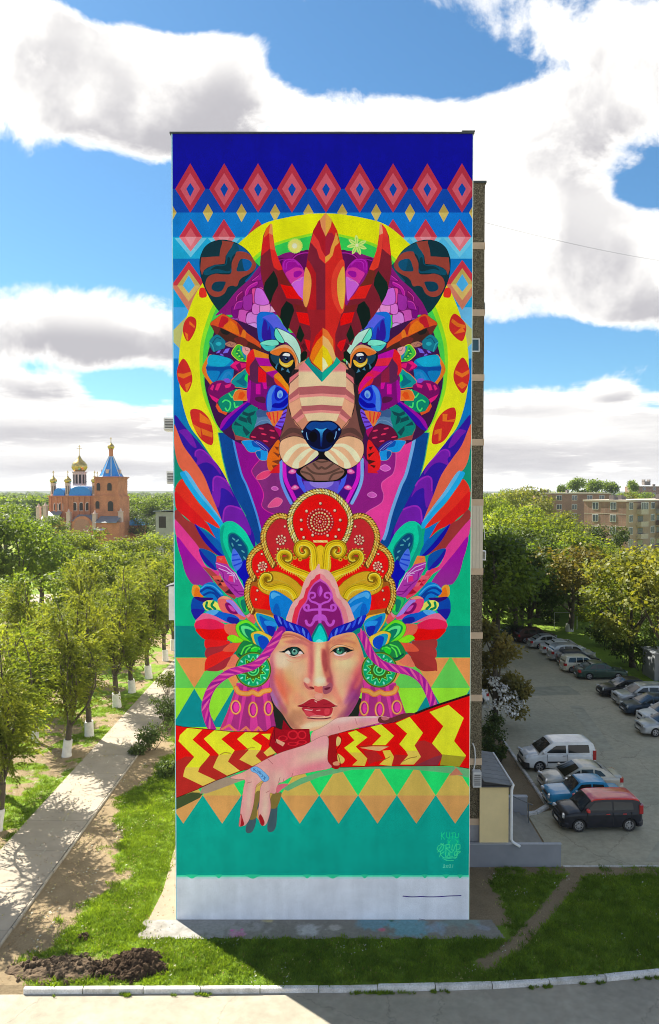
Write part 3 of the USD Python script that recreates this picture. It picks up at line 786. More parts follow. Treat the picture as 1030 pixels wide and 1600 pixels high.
    for col, col2, t in (((242, 132, 30), (170, 0, 146), "738,558 955,640 955,692 760,672"), ((162, 0, 142), (226, 36, 62), "760,670 962,690 995,792 818,782"), ((242, 122, 20), (172, 0, 150), "818,785 1002,795 1040,842 908,872"),
                         ((216, 14, 26), (128, 24, 58), "805,790 910,880 912,1012 800,1005"), ((152, 6, 132), (200, 20, 90), "908,872 1040,842 1130,930 1020,962"), ((82, 24, 70), (92, 22, 62), "910,890 1012,960 1040,1070 918,1062")):
        P("h3", col, t, m=AX, c=False, col2=col2)
    P("h5", (242, 128, 30), "238,1015 320,955 395,1030 430,1116 450,1200 400,1200 330,1080", m=AX, col2=(210, 30, 60))
    P("h4", (242, 142, 22), "800,0 880,-10 950,80 968,190 935,135 865,62", m=AX, col2=(200, 10, 120))
    P("h4", (224, 60, 24), "800,0 870,55 940,135 966,190 900,135 815,62", m=AX, col2=(216, 40, 40))
    P("h4", (30, 66, 206), "800,85 880,112 950,185 963,290 900,362 740,392 705,305 712,205 745,125", m=AX, edge=(0.4, (10, 20, 80)))
    P("h4", (74, 132, 244), "800,87 730,170 716,350 742,390 772,340 770,210 812,112", m=AX)
    P("h4", (0, 4, 150), "775,340 800,295 870,290 955,225 960,285 890,345", m=AX)
    P("h4", (10, 26, 168), "822,112 800,200 830,265 905,245 945,185 880,125", m=AX)
    O("h4", (122, 172, 250), 865, 192, 34, 46, 10, m=AX); O("h4", (70, 120, 235), 868, 205, 18, 26, 10, m=AX)
    P("h4", (244, 122, 52), "718,402 905,380 880,445 800,562 740,465", m=AX)
    for t in ("740,400 760,480", "785,400 800,520", "840,395 832,500", "718,402 740,465"):
        S("h4", (214, 40, 50), t, 2.0, m=AX)
    P("h4", (108, 70, 212), "945,365 905,385 880,448 806,568 872,602 935,450", m=AX)
    for t in ("890,430 935,400", "870,470 925,455", "845,510 905,510", "825,550 890,570"):
        S("h4", (72, 0, 112), t, 2.0, m=AX)
    P("h4", (160, 0, 90), "800,570 880,605 860,680 845,650", m=AX)
    # eyes
    AE = 505.2
    blk = (10, 20, 24)
    P("h5", blk, "180,700 330,650 460,640 560,740 560,870 530,900 480,960 470,1116 420,1110 340,1000 260,920 190,830", m=AE)
    P("h5", (20, 58, 78), "200,720 310,740 320,830 280,860 215,800", m=AE)
    P("h5", (242, 162, 112), "188,690 300,612 400,588 490,640 560,760 562,875 532,895 515,780 460,690 360,680 300,735", m=AE, edge=(0.4, blk))
    P("h5", (236, 116, 40), "192,692 330,632 440,640 520,720 545,800 535,880 515,780 455,695 360,685 300,735", m=AE)
    P("h5", (172, 216, 196), "270,365 400,415 520,495 590,630 602,735 585,855 562,765 500,645 420,562 380,540 310,430", m=AE, edge=(0.9, blk))
    P("h5", (92, 202, 176), "268,372 252,460 290,530 345,562 378,548 325,450", m=AE, edge=(0.9, blk))
    P("h5", (112, 206, 182), "55,570 150,530 270,528 305,580 240,602 140,592", m=AE, edge=(0.8, blk))
    P("h5", (60, 176, 170), "58,572 140,600 262,608 210,662 160,674 105,640", m=AE)
    O("h5", (26, 20, 40), 412, 780, 95, 92, m=AE)
    P("h5", (228, 174, 44), "316,770 345,815 410,838 478,795 503,800 475,865 412,893 340,862 312,815", m=AE)
    P("h5", (250, 215, 110), "330,815 370,850 420,862 460,845 415,880 360,865", m=AE)
    O("h5", (36, 44, 74), 410, 778, 52, 48, m=AE); O("h5", (6, 8, 20), 410, 780, 26, 26, m=AE); O("h5", (120, 170, 200), 402, 770, 8, 8, m=AE)
    P("h5", (244, 240, 250), "358,730 385,702 420,700 455,715 450,742 390,738", m=AE)
    for t in ("255,890 292,832 278,922", "348,890 378,922 335,935", "430,908 458,968 405,945"):
        P("h5", (64, 116, 146), t, m=AE, c=False)
    # small sun and star on the green
    put(Point(461.4, 384).buffer(11.2), (150, 205, 80))
    put(Point(461.4, 384).buffer(10.2), (206, 202, 92))
    put(Point(461.4, 384).buffer(7), (218, 204, 110)); put(Point(460.5, 384).buffer(4), (240, 232, 190))
    for k in range(26):
        a = k / 26 * 2 * math.pi
        put(Point(461.4 + 11 * math.cos(a), 384 + 11 * math.sin(a)).buffer(0.9), (190, 215, 90))
    for a in (-95, -25, 20, 70, 118, 172, 215):
        r = math.radians(a)
        c = np.array([558, 383]); d = np.array([math.cos(r), math.sin(r)]); n = np.array([-d[1], d[0]])
        put(Polygon(spline([c, c + d * 9 + n * 3, c + d * 16, c + d * 9 - n * 3], True, 4)), (196, 226, 118))
        put(LineString([c + d * 3, c + d * 12]).buffer(0.5), (120, 190, 70))
    put(Point(558, 383).buffer(2.5), (225, 235, 170))
def paint_wings():
    AX = 504
    P("p", (44, 20, 142), "273,648 290,668 310,690 328,712 345,733 365,770 385,810 398,840 395,870 365,880 350,830 330,780 300,735 285,700 276,675", m=AX)
    pu, pl = (104, 24, 152), (140, 34, 168)
    for g, t in (("C", "80,838 130,828 165,870 195,945 160,930 110,870"), ("C", "178,985 200,955 240,965 330,1060 350,1120 300,1060 250,1040 190,1060 200,1020"),
                 ("i1", "495,60 560,28 660,78 755,290 690,215 600,182 590,300 560,425 485,290 500,180"), ("i1", "618,560 640,440 700,398 850,440 965,690 945,765 830,650 700,592 640,620")):
        P(g, pu, t, m=AX)
    for t in ("500,210 505,70 560,35 655,85 700,150", "620,590 640,450 700,400 800,420 850,445"):
        S("i1", pl, t, 2.4, m=AX)
    S("C", pl, "185,1000 195,965 240,965 310,1035", 1.6, m=AX)
    P("p", (236, 100, 70), "271.5,662 286,695 300,715 318,742 330,772 347,815 338,806 320,778 296,746 280,728 273,700", m=AX)
    P("i1", (24, 150, 206), "90,-10 190,-8 345,220 480,400 622,610 600,680 470,520 330,362 230,230 140,95", m=AX)
    P("i1", (92, 178, 236), "150,-10 195,-8 345,220 480,400 620,608 470,430 300,230", m=AX)
    P("i1", (236, 46, 32), "115,66 60,120 30,190 38,222 200,420 410,592 585,675 470,520 330,372 230,235 150,120", m=AX)
    P("i1", (200, 22, 26), "35,218 28,320 50,442 160,540 270,632 420,700 560,830 500,720 405,595 200,395", m=AX)
    P("i1", (142, 46, 46), "50,445 22,550 200,760 330,922 440,950 560,1010 430,850 280,640 160,560", m=AX)
    P("i1", (0, 106, 178), "418,594 500,640 582,690 600,790 600,905 520,780", m=AX, c=False)
    P("i1", (0, 86, 162), "272,625 420,720 560,825 620,920 650,1025 560,1000 420,850 340,730", m=AX)
    P("i1", (18, 12, 148), "270,622 340,690 480,860 600,990 650,1030 560,1010 420,880 330,750", m=AX)
    P("i1", (206, 52, 132), "18,560 200,760 330,925 345,1015 420,1150 560,1205 560,1275 370,1165 200,970 60,800 28,690", m=AX)
    pk = lin((300, 850), (300, 916), (146, 4, 148), (132, 40, 128))
    P("p", pk, "276.5,838 296,862 317,887 330,903 338,922 332,938 316,916 309,914 300,912 290,896 284,874 279,858", m=AX)
    P("i1", (0, 72, 152), "328,930 430,948 540,1028 545,1195 430,1140 350,1030", m=AX)
    P("i1", (26, 22, 146), "330,935 350,1030 430,1140 540,1195 500,1130 400,1020", m=AX)


def paint_lower_feathers():
    AX = 501.5
    # peacock eye feather
    P("i1", (0, 182, 142), "600,640 680,590 780,610 900,720 980,870 1010,940 960,1010 900,1130 780,1215 700,1120 620,960 588,820 585,700", m=AX)
    P("i1", (0, 142, 122), "640,640 620,780 640,900 720,1080 760,1180 700,1120 620,960 588,820 590,690", m=AX)
    P("i1", (0, 110, 110), "690,750 770,735 870,820 940,950 900,1110 850,1160 740,1010 700,930 685,850", m=AX)
    P("i1", (2, 62, 106), "705,765 770,752 860,835 925,960 900,1110 860,1180 740,940 700,860", m=AX)
    for x, y, r in ((755, 810, 40), (800, 830, -40), (830, 885, 10), (870, 965, 35), (740, 880, 70), (890, 1045, 50)):
        O("i1", (70, 150, 160), x, y, 26, 9, r, m=AX)
    P("i1", (10, 10, 160), "790,1200 860,1090 910,1080 965,1200 985,1330 950,1400 830,1290", m=AX)
    P("i4", (10, 10, 160), "590,185 650,60 730,100 760,250 690,415 650,265", m=AX)
    P("i1", (72, 112, 236), "762,928 862,1098 790,1205 735,1120 728,1010", m=AX)
    for t in ("745,1010 800,1000", "740,1075 835,1060", "760,1140 860,1100"):
        S("i1", (24, 60, 190), t, 2.4, m=AX)
    P("i1", (226, 56, 60), "545,1020 640,1018 705,1160 540,1092", m=AX, c=False, col2=(240, 130, 60))
    P("i1", (240, 96, 80), "560,1045 620,1040 600,1080", m=AX, c=False)
    # herring-bone feather and its neighbour
    P("i4", (160, 60, 60), "190,112 280,138 400,240 600,430 565,490 480,440 370,330 290,225", m=AX, c=False, col2=(214, 54, 84))
    for t in ("290,225 330,260 400,290 350,215", "370,330 440,330 480,350 420,262", "450,410 520,430 590,440 520,355"):
        P("i4", (62, 24, 34), t, m=AX, c=False, col2=(160, 16, 44))
    P("i4", (206, 84, 70), "300,220 400,215 420,262 330,262", m=AX, c=False, col2=(236, 90, 110))
    P("i4", (206, 84, 70), "400,290 480,300 500,345 430,340", m=AX, c=False, col2=(236, 90, 110))
    P("i4", (158, 46, 150), "345,58 480,88 590,200 625,285 692,405 682,445 590,472 470,330 355,125", m=AX, c=False)
    for t in ("350,75 470,120 560,200 590,260", "385,135 470,165 560,215", "480,190 575,185 625,280 690,400", "500,250 505,215 555,220 560,290"):
        S("i4", (214, 172, 226), t, 1.1, m=AX, c=False)
    for t in ("360,130 430,180 440,260", "440,260 520,320 600,330", "520,330 600,400 680,400", "560,380 620,430 680,440"):
        S("i4", (120, 20, 120), t, 1.6, m=AX, c=False)
    P("i4", (214, 40, 120), "500,215 545,225 550,290 490,280", m=AX, c=False)
    P("i4", (242, 152, 44), "88,330 150,338 200,462 105,465 72,412", m=AX)
    P("i4", (226, 110, 20), "100,460 130,350 205,462", m=AX)
    P("i4", (0, 106, 184), "168,370 230,308 330,300 435,432 395,515 260,472 178,430", m=AX)
    for t in ("175,400 240,360 320,380 410,470", "210,440 280,410 340,430 390,500"):
        S("i4", (0, 54, 140), t, 3.4, m=AX)
    S("i4", (60, 160, 225), "180,365 240,325 330,345 420,430", 1.8, m=AX)
    P("i4", (0, 62, 154), "95,465 200,470 320,478 220,560 215,632 130,725 80,670 62,560", m=AX)
    P("i4", (42, 8, 100), "95,465 200,466 322,478 200,520", m=AX)
    P("i4", (24, 24, 140), "70,600 210,610 215,632 130,725 85,680", m=AX)
    P("i4", (242, 224, 92), "198,540 270,498 365,530 415,612 340,604 240,614", m=AX)
    for t in ("245,525 240,580 290,606", "320,520 300,560 340,600"):
        S("i4", (0, 118, 74), t, 4.0, m=AX)
    P("i4", (242, 100, 96), "372,490 440,450 520,478 600,560 692,692 640,722 450,652 388,580", m=AX, col2=(230, 60, 120))
    P("i4", (240, 150, 120), "378,485 440,450 520,478 480,490 420,480", m=AX)
    P("i4", (150, 122, 222), "465,500 530,498 590,560 690,690 600,650 560,600 500,545", m=AX)
    P("i4", (120, 10, 90), "455,540 500,530 580,620 600,660 520,650 470,600", m=AX)
    P("i4", (196, 66, 160), "490,560 530,570 575,625 530,620", m=AX)
    P("i4", (10, 82, 182), "228,642 320,608 440,640 560,668 620,722 575,778 400,722 300,680", m=AX)
    P("i4", (80, 160, 226), "228,642 300,612 380,620 350,660 300,672", m=AX)
    P("i4", (20, 30, 140), "500,690 620,722 575,778 480,740", m=AX)
    # red fan
    P("i4", (236, 96, 140), "115,748 160,685 215,648 330,678 450,738 510,768 400,745 280,715", m=AX)
    P("i4", (246, 30, 82), "118,748 280,712 440,770 470,832 300,838 125,832", m=AX)
    P("i4", (240, 8, 8), "122,830 300,836 455,828 500,905 470,965 350,960 230,952 160,900", m=AX)
    P("i4", (212, 24, 26), "228,950 350,958 505,970 490,1010 400,1030 240,1058", m=AX, col2=(150, 46, 44))
    P("i4", (152, 38, 46), "240,1055 400,1028 510,1000 420,1085 245,1165", m=AX, col2=(156, 46, 44))
    P("i4", (216, 30, 24), "250,1160 430,1080 600,1018 520,1150 340,1250 238,1310 218,1292", m=AX, col2=(152, 44, 42))
    P("i4", (150, 36, 48), "235,1302 340,1248 515,1148 470,1260 385,1312 300,1315", m=AX, col2=(146, 42, 40))
    P("i4", (246, 104, 80), "445,790 540,770 600,790 620,930 480,885", m=AX)
    P("i4", (240, 86, 60), "490,1010 560,985 660,985 600,1080 430,1085", m=AX)
    P("i4", (250, 122, 92), "560,1120 655,1200 560,1262 475,1262 505,1190", m=AX)
    P("i4", (226, 84, 84), "685,640 790,622 805,720 785,770 700,700", m=AX)
    P("i4", (240, 140, 150), "690,645 760,630 720,700", m=AX)
    # green boxes beside the crown
    P("i4", (36, 172, 84), "598,482 700,465 755,592 690,668 620,560", m=AX, edge=(0.6, (20, 90, 50)))
    P("i4", (10, 110, 90), "640,500 700,490 720,560 680,640 640,560", m=AX); P("i4", (70, 220, 50), "700,545 745,590 705,620", m=AX)
    P("i4", (96, 214, 132), "818,475 950,465 975,540 1005,655 900,640 805,608", m=AX)
    P("i4", (120, 220, 40), "820,560 950,540 985,640 900,630 808,606", m=AX)
    for x, y in ((870, 510), (910, 510), (945, 520), (850, 580)):
        O("i4", (210, 245, 225), x, y, 14, 12, m=AX)
    ol = (92, 78, 26)
    P("i4", (218, 162, 42), "788,620 900,618 1000,668 1060,740 1040,870 965,935 870,832 805,720", m=AX, edge=(0.6, ol))
    P("i4", (12, 132, 172), "815,650 900,665 1000,700 1060,760 1030,880 965,925 880,825 825,730", m=AX)
    P("i4", (0, 78, 176), "850,680 930,720 1030,760 1030,880 965,922 890,825", m=AX)
    P("i4", (30, 130, 205), "905,740 1000,740 1060,790 1000,800 930,790", m=AX)
    P("i4", (16, 30, 150), "930,800 1020,810 1020,890 970,915", m=AX)
    P("i4", (96, 206, 32), "578,800 640,740 725,735 835,830 868,880 770,880 762,950 795,1012 660,952 600,890", m=AX, edge=(0.6, ol))
    P("i4", (0, 138, 64), "615,800 680,762 740,775 820,850 770,880 760,940 780,1000 690,930 630,870", m=AX)
    P("i4", (84, 206, 120), "640,800 720,800 790,850 740,850 700,870 720,930 660,880", m=AX)
    P("i4", (0, 110, 90), "680,830 760,850 740,900 770,970 700,900", m=AX)
    P("i4", (232, 186, 50), "758,882 850,853 915,880 1000,935 960,1030 880,1060 800,1012 768,950", m=AX, edge=(0.6, ol))
    P("i4", (16, 136, 170), "785,895 860,890 950,940 950,1030 880,1058 810,1000", m=AX)
    P("i4", (0, 62, 176), "830,930 900,915 960,970 930,1040 870,1058", m=AX)
    P("i4", (124, 216, 24), "478,935 545,898 668,966 560,988", m=AX, edge=(0.3, (70, 120, 20)))
    P("i4", (22, 120, 60), "582,1105 660,975 745,985 850,1035 870,1080 800,1162 720,1195 640,1175", m=AX, edge=(0.6, (40, 90, 30)))
    for t in ("640,1120 680,1040 760,1010", "680,1150 700,1080 740,1040", "760,1060 800,1040 850,1060"):
        S("i4", (84, 212, 70), t, 2.2, m=AX)
    S("i4", (0, 70, 60), "610,1120 690,1170 780,1150", 3, m=AX)
    P("i4", (30, 190, 40), "745,1080 800,1050 850,1040 820,1090 780,1130", m=AX)


def spiky(g, col, edge, text, w, m, tip=4.2, step=3.6, side=1):
    """A scroll with a serrated outer edge."""
    a = spline(pts(g, text), False, 8)
    for line, sd in ((a, side), (a * [-1, 1] + [2 * m, 0], -side)):
        L = LineString(line)
        n = int(L.length / step)
        ww = [w * (0.45 + 0.55 * min(1, 1.6 * (1 - k / n))) for k in range(n + 1)]
        P0 = [np.array(L.interpolate(k / n, normalized=True).coords[0]) for k in range(n + 1)]
        left, right = [], []
        for k in range(n + 1):
            t = P0[min(k + 1, n)] - P0[max(k - 1, 0)]
            t = t / (np.linalg.norm(t) + 1e-9)
            nn = np.array([-t[1], t[0]]) * sd
            left.append(P0[k] + nn * ww[k] / 2)
            right.append(P0[k] - nn * ww[k] / 2)
            if k < n and k % 1 == 0:
                q = P0[k] + nn * (ww[k] / 2 + 0) + t * step * 0.5
                put(Polygon([P0[k] + nn * ww[k] * 0.4, P0[k] + nn * (ww[k] / 2 + tip) + t * step * 0.2, P0[k] + nn * ww[k] * 0.4 + t * step * 1.0]), (224, 176, 50))
        put(L.buffer(w / 2 + 0.4), edge)
        put(Polygon(np.vstack([left, right[::-1]])), col)
        put(LineString(left).buffer(0.45), (246, 224, 96))
        put(LineString([0.55 * l + 0.45 * r for l, r in zip(left, right)]).buffer(0.35), (176, 132, 12))
        put(LineString([0.2 * l + 0.8 * r for l, r in zip(left, right)]).buffer(0.8), (150, 116, 14))


def gem(x, y, r, ring=(96, 22, 24), col=(206, 160, 130)):
    put(Point(x, y).buffer(r, quad_segs=3), ring)
    put(Point(x - r * .12, y - r * .15).buffer(r * .72, quad_segs=3), col)
    put(Point(x - r * .3, y - r * .35).buffer(r * .28, quad_segs=2), (246, 232, 214))


def paint_crown():
    AX = 500.5
    red = (214, 10, 10)
    P("p", (150, 84, 24), "500.5,764 480,771 463,785 452,806 440,803 424,808 412,828 409,846 397,855 388,870 386,890 391,903 385,922 389,945 397,956 440,965 500.5,965", m=AX, c=False)
    P("p", red, "500.5,770 478,778 462,798 455,815 460,846 455,860 420,890 398,930 396,950 500.5,965", m=AX, c=False)
    P("p", (176, 32, 40), "452,812 436,810 420,826 416,846 424,870 440,885 458,870 461,846 453,822", m=AX)
    P("p", (212, 12, 14), "416,856 400,862 394,880 398,900 410,905 430,890 428,872", m=AX)
    P("p", (216, 20, 12), "396,915 391,930 396,948 410,948 414,930", m=AX)
    gold = [(236, 196, 92), (206, 150, 52), (226, 178, 74)]
    pale = [(240, 224, 160), (206, 176, 84), (226, 206, 130)]
    ed = (92, 54, 18)
    for w_, off, t in ((4.2, 0, "395,956 390,946 386,930 388,912 393,904"), (4.2, 0, "398,905 390,890 390,874 398,861 410,853"), (4.6, 0, "428,884 418,866 412,846 413,830 423,813 436,806 450,808")):
        rope("p", t, w_ + 4, gold, 4.0, m=AX, edge=ed)
        a = spline(pts("p", t), False, 8)
        for line in (a, a * [-1, 1] + [2 * AX, 0]):
            put(LineString(line).buffer(0.45), (112, 62, 20))
    rope("p", "466,850 458,836 453,815 457,797 468,782 484,771 500.5,767.5 517,771 533,782 544,797 548,815 543,836 535,850", 8.4, pale, 4.4, edge=(86, 60, 24))
    put(LineString(spline(pts("p", "466,850 458,836 453,815 457,797 468,782 484,771 500.5,767.5 517,771 533,782 544,797 548,815 543,836 535,850"), False)).buffer(0.5), (100, 66, 24))
    P("p", (210, 150, 80), "490,844 512,844 512,848 490,848", c=False); rope("p", "490,846 512,846", 3.2, pale, 3.2); rope("p", "492,856 510,856", 3.2, gold, 3.2)
    # jewels
    cx, cy = 500.5, 815.5
    put(Point(cx, cy).buffer(21), (176, 10, 14))
    for r, n, s, col in ((19.5, 26, 2.2, (200, 80, 80)), (14.2, 19, 2.4, (214, 160, 104)), (9.2, 14, 1.9, (190, 110, 90)), (5.4, 9, 1.5, (222, 160, 110))):
        for k in range(n):
            a = k / n * 2 * math.pi
            gem(cx + r * math.cos(a), cy + r * math.sin(a), s, col=col)
    gem(cx, cy, 3.2, col=(226, 90, 110))
    for x, y in ((501, 787), (479.5, 799), (471, 813), (471.5, 827.5), (475, 840), (489, 836.5), (523.5, 798), (532, 813), (530, 828), (525, 839), (512.5, 837)):
        gem(x, y, 2.9)
    for sx in (-1, 1):
        for fx, fy, R in ((61, 844, 6.6), (90, 885, 6.0)):
            x0 = AX + sx * fx
            for k in range(8):
                a = k / 8 * 2 * math.pi + 0.2
                gem(x0 + R * math.cos(a), fy + R * math.sin(a), 2.4)
            for k in range(5):
                a = k / 5 * 2 * math.pi
                gem(x0 + 2.9 * math.cos(a), fy + 2.9 * math.sin(a), 1.5, col=(220, 130, 110))
            gem(x0, fy, 1.8, col=(226, 80, 100))
        for fx, fy in ((55, 823), (91, 866), (66, 858), (98, 893), (98, 923), (100, 937)):
            gem(AX + sx * fx, fy, 2.3)
    # scrolls
    y1, e1 = (214, 182, 22), (118, 84, 8)
    P("p", (204, 168, 24), "486,892 486,866 492,858 500.5,852 509,858 515,866 515,892", edge=(0.5, e1))
    for x in (491, 497, 504, 510):
        S("p", (140, 104, 14), f"{x},890 {x+(x-500.5)*.1},868", 1.0)
    P("p", (190, 146, 28), "404,906 412,898 428,893 446,898 462,908 474,918 486,905 500.5,893 500.5,930 470,960 452,950 430,934 412,926 404,918", m=AX, edge=(0.8, e1))
    for t in ("410,916 430,914 450,926 464,942", "420,906 440,908 458,920 470,936"):
        S("p", (226, 190, 60), t, 1.2, m=AX); S("p", (120, 86, 10), t.replace("9", "9"), 0.4, m=AX)
    for k in range(9):
        P("p", (218, 10, 8), f"{428+k*5},{889+k*1.6} {431+k*5},{884+k*1.8} {433+k*5},{891+k*1.6}", m=AX, c=False)
    spiky("i5", y1, e1, "700,250 560,130 430,40 340,-20 330,-60", 8.5, AX, side=1)
    spiky("i2", y1, e1, "860,1120 760,1080 620,1030 500,970 445,890 470,820 540,815 585,860 570,910 525,905", 9, AX, side=-1)
    spiky("i2", y1, e1, "905,1060 890,960 880,830 850,740 770,700 690,715 660,780 690,850 755,862 795,820 770,775", 9.5, AX, side=-1)
    spiky("i5", y1, e1, "540,470 500,390 420,330 300,310 190,335 100,300 75,220 115,160 180,165 195,215 155,225", 8.5, AX, side=-1)
    for x, y in ((640, 885), (705, 905)):
        O("i2", (186, 146, 20), x, y, 26, 22, m=AX); O("i2", (110, 30, 20), x, y, 10, 8, m=AX)
    # blue leaves
    P("i5", (0, 112, 192), "190,400 225,372 270,372 380,430 492,522 470,620 430,745 360,725 220,665 180,500", m=AX, edge=(0.3, (0, 50, 110)))
    P("i5", (0, 84, 172), "250,560 300,555 330,720 235,680", m=AX)
    P("i5", (70, 160, 226), "200,420 240,390 330,430 280,440 220,480", m=AX)
    P("i6", (70, 156, 226), "490,510 580,430 720,385 690,440 560,490 490,540", m=None)
    P("i6", (60, 140, 216), "500,600 560,560 660,520 600,580 530,660", m=None)
    # pink arch
    arch = "500.5,889 492,890 484,895 474.6,911 468.7,930 458,941 451,955.7 448,973 470,984 500.5,1004"
    P("p", (252, 172, 166), arch, m=None)
    a = pts("p", arch)
    put(Polygon(np.vstack([spline(a, False), (spline(a, False) * [-1, 1] + [2 * AX, 0])[::-1]])), (252, 172, 166))
    wave = pts("p", "500.5,896 494,899 491,904 486,907 482,916 478,920 476,928 474,934 468,938 465,945 461,950 459,958 457,965 456,974 480,990 500.5,1000")
    put(Polygon(wave), (236, 46, 74))
    put(Polygon(wave * [-1, 1] + [2 * AX, 0]), (255, 132, 146))
    a = pts("p", "500.5,904 490,912 482,925 479,938 470,950 466,962 464,980 480,992 500.5,1000")
    put(Polygon(np.vstack([spline(a, False), (spline(a, False) * [-1, 1] + [2 * AX, 0])[::-1]])), (182, 72, 166))
    a = pts("p", "500.5,908 491,914 484,926 480,940 472,950 467.5,962 466,980 480,992 500.5,1000")
    put(Polygon(np.vstack([spline(a, False), (spline(a, False) * [-1, 1] + [2 * AX, 0])[::-1]])), (122, 20, 100))
    AO = 500
    lil = (178, 72, 184)
    P("i5", lil, "862,300 895,370 855,450 822,370"); P("i5", (140, 30, 140), "862,300 850,380 855,450 822,370")
    S("i5", lil, "858,790 858,560", 5.0)
    for t, w in (("850,560 800,530 740,510 705,450 730,400 785,405 790,450 755,465", 3.2), ("850,620 760,625 680,635 645,600 665,560 705,570 705,605", 3.6), ("850,720 790,760 740,830 690,820 672,775", 4.2)):
        S("i5", lil, t, w, m=AO)
    P("i5", lil, "858,690 790,700 760,770 850,760", m=AO)
    P("i5", (0, 106, 112), "860,800 775,920 740,1040 850,1150 965,1050 940,920", c=True)
    P("i5", (0, 188, 178), "860,832 805,925 765,1030 850,1125 945,1045 918,925")
    P("i5", (110, 214, 210), "850,1020 800,1060 850,1125 915,1070")
    # blue plait over the brow
    cols = [(20, 30, 176), (84, 122, 242), (14, 18, 150), (40, 72, 214)]
    P("i5", (16, 20, 150), "235,700 340,725 420,775 560,825 700,900 765,1085 690,1040 600,1000 430,925 350,875 300,850", m=AO)
    rope("i5", "260,730 340,775 440,835 560,885 660,940 740,1050", 9.5, cols, 5.2, m=AO, slant=1.2, fat=0.6)


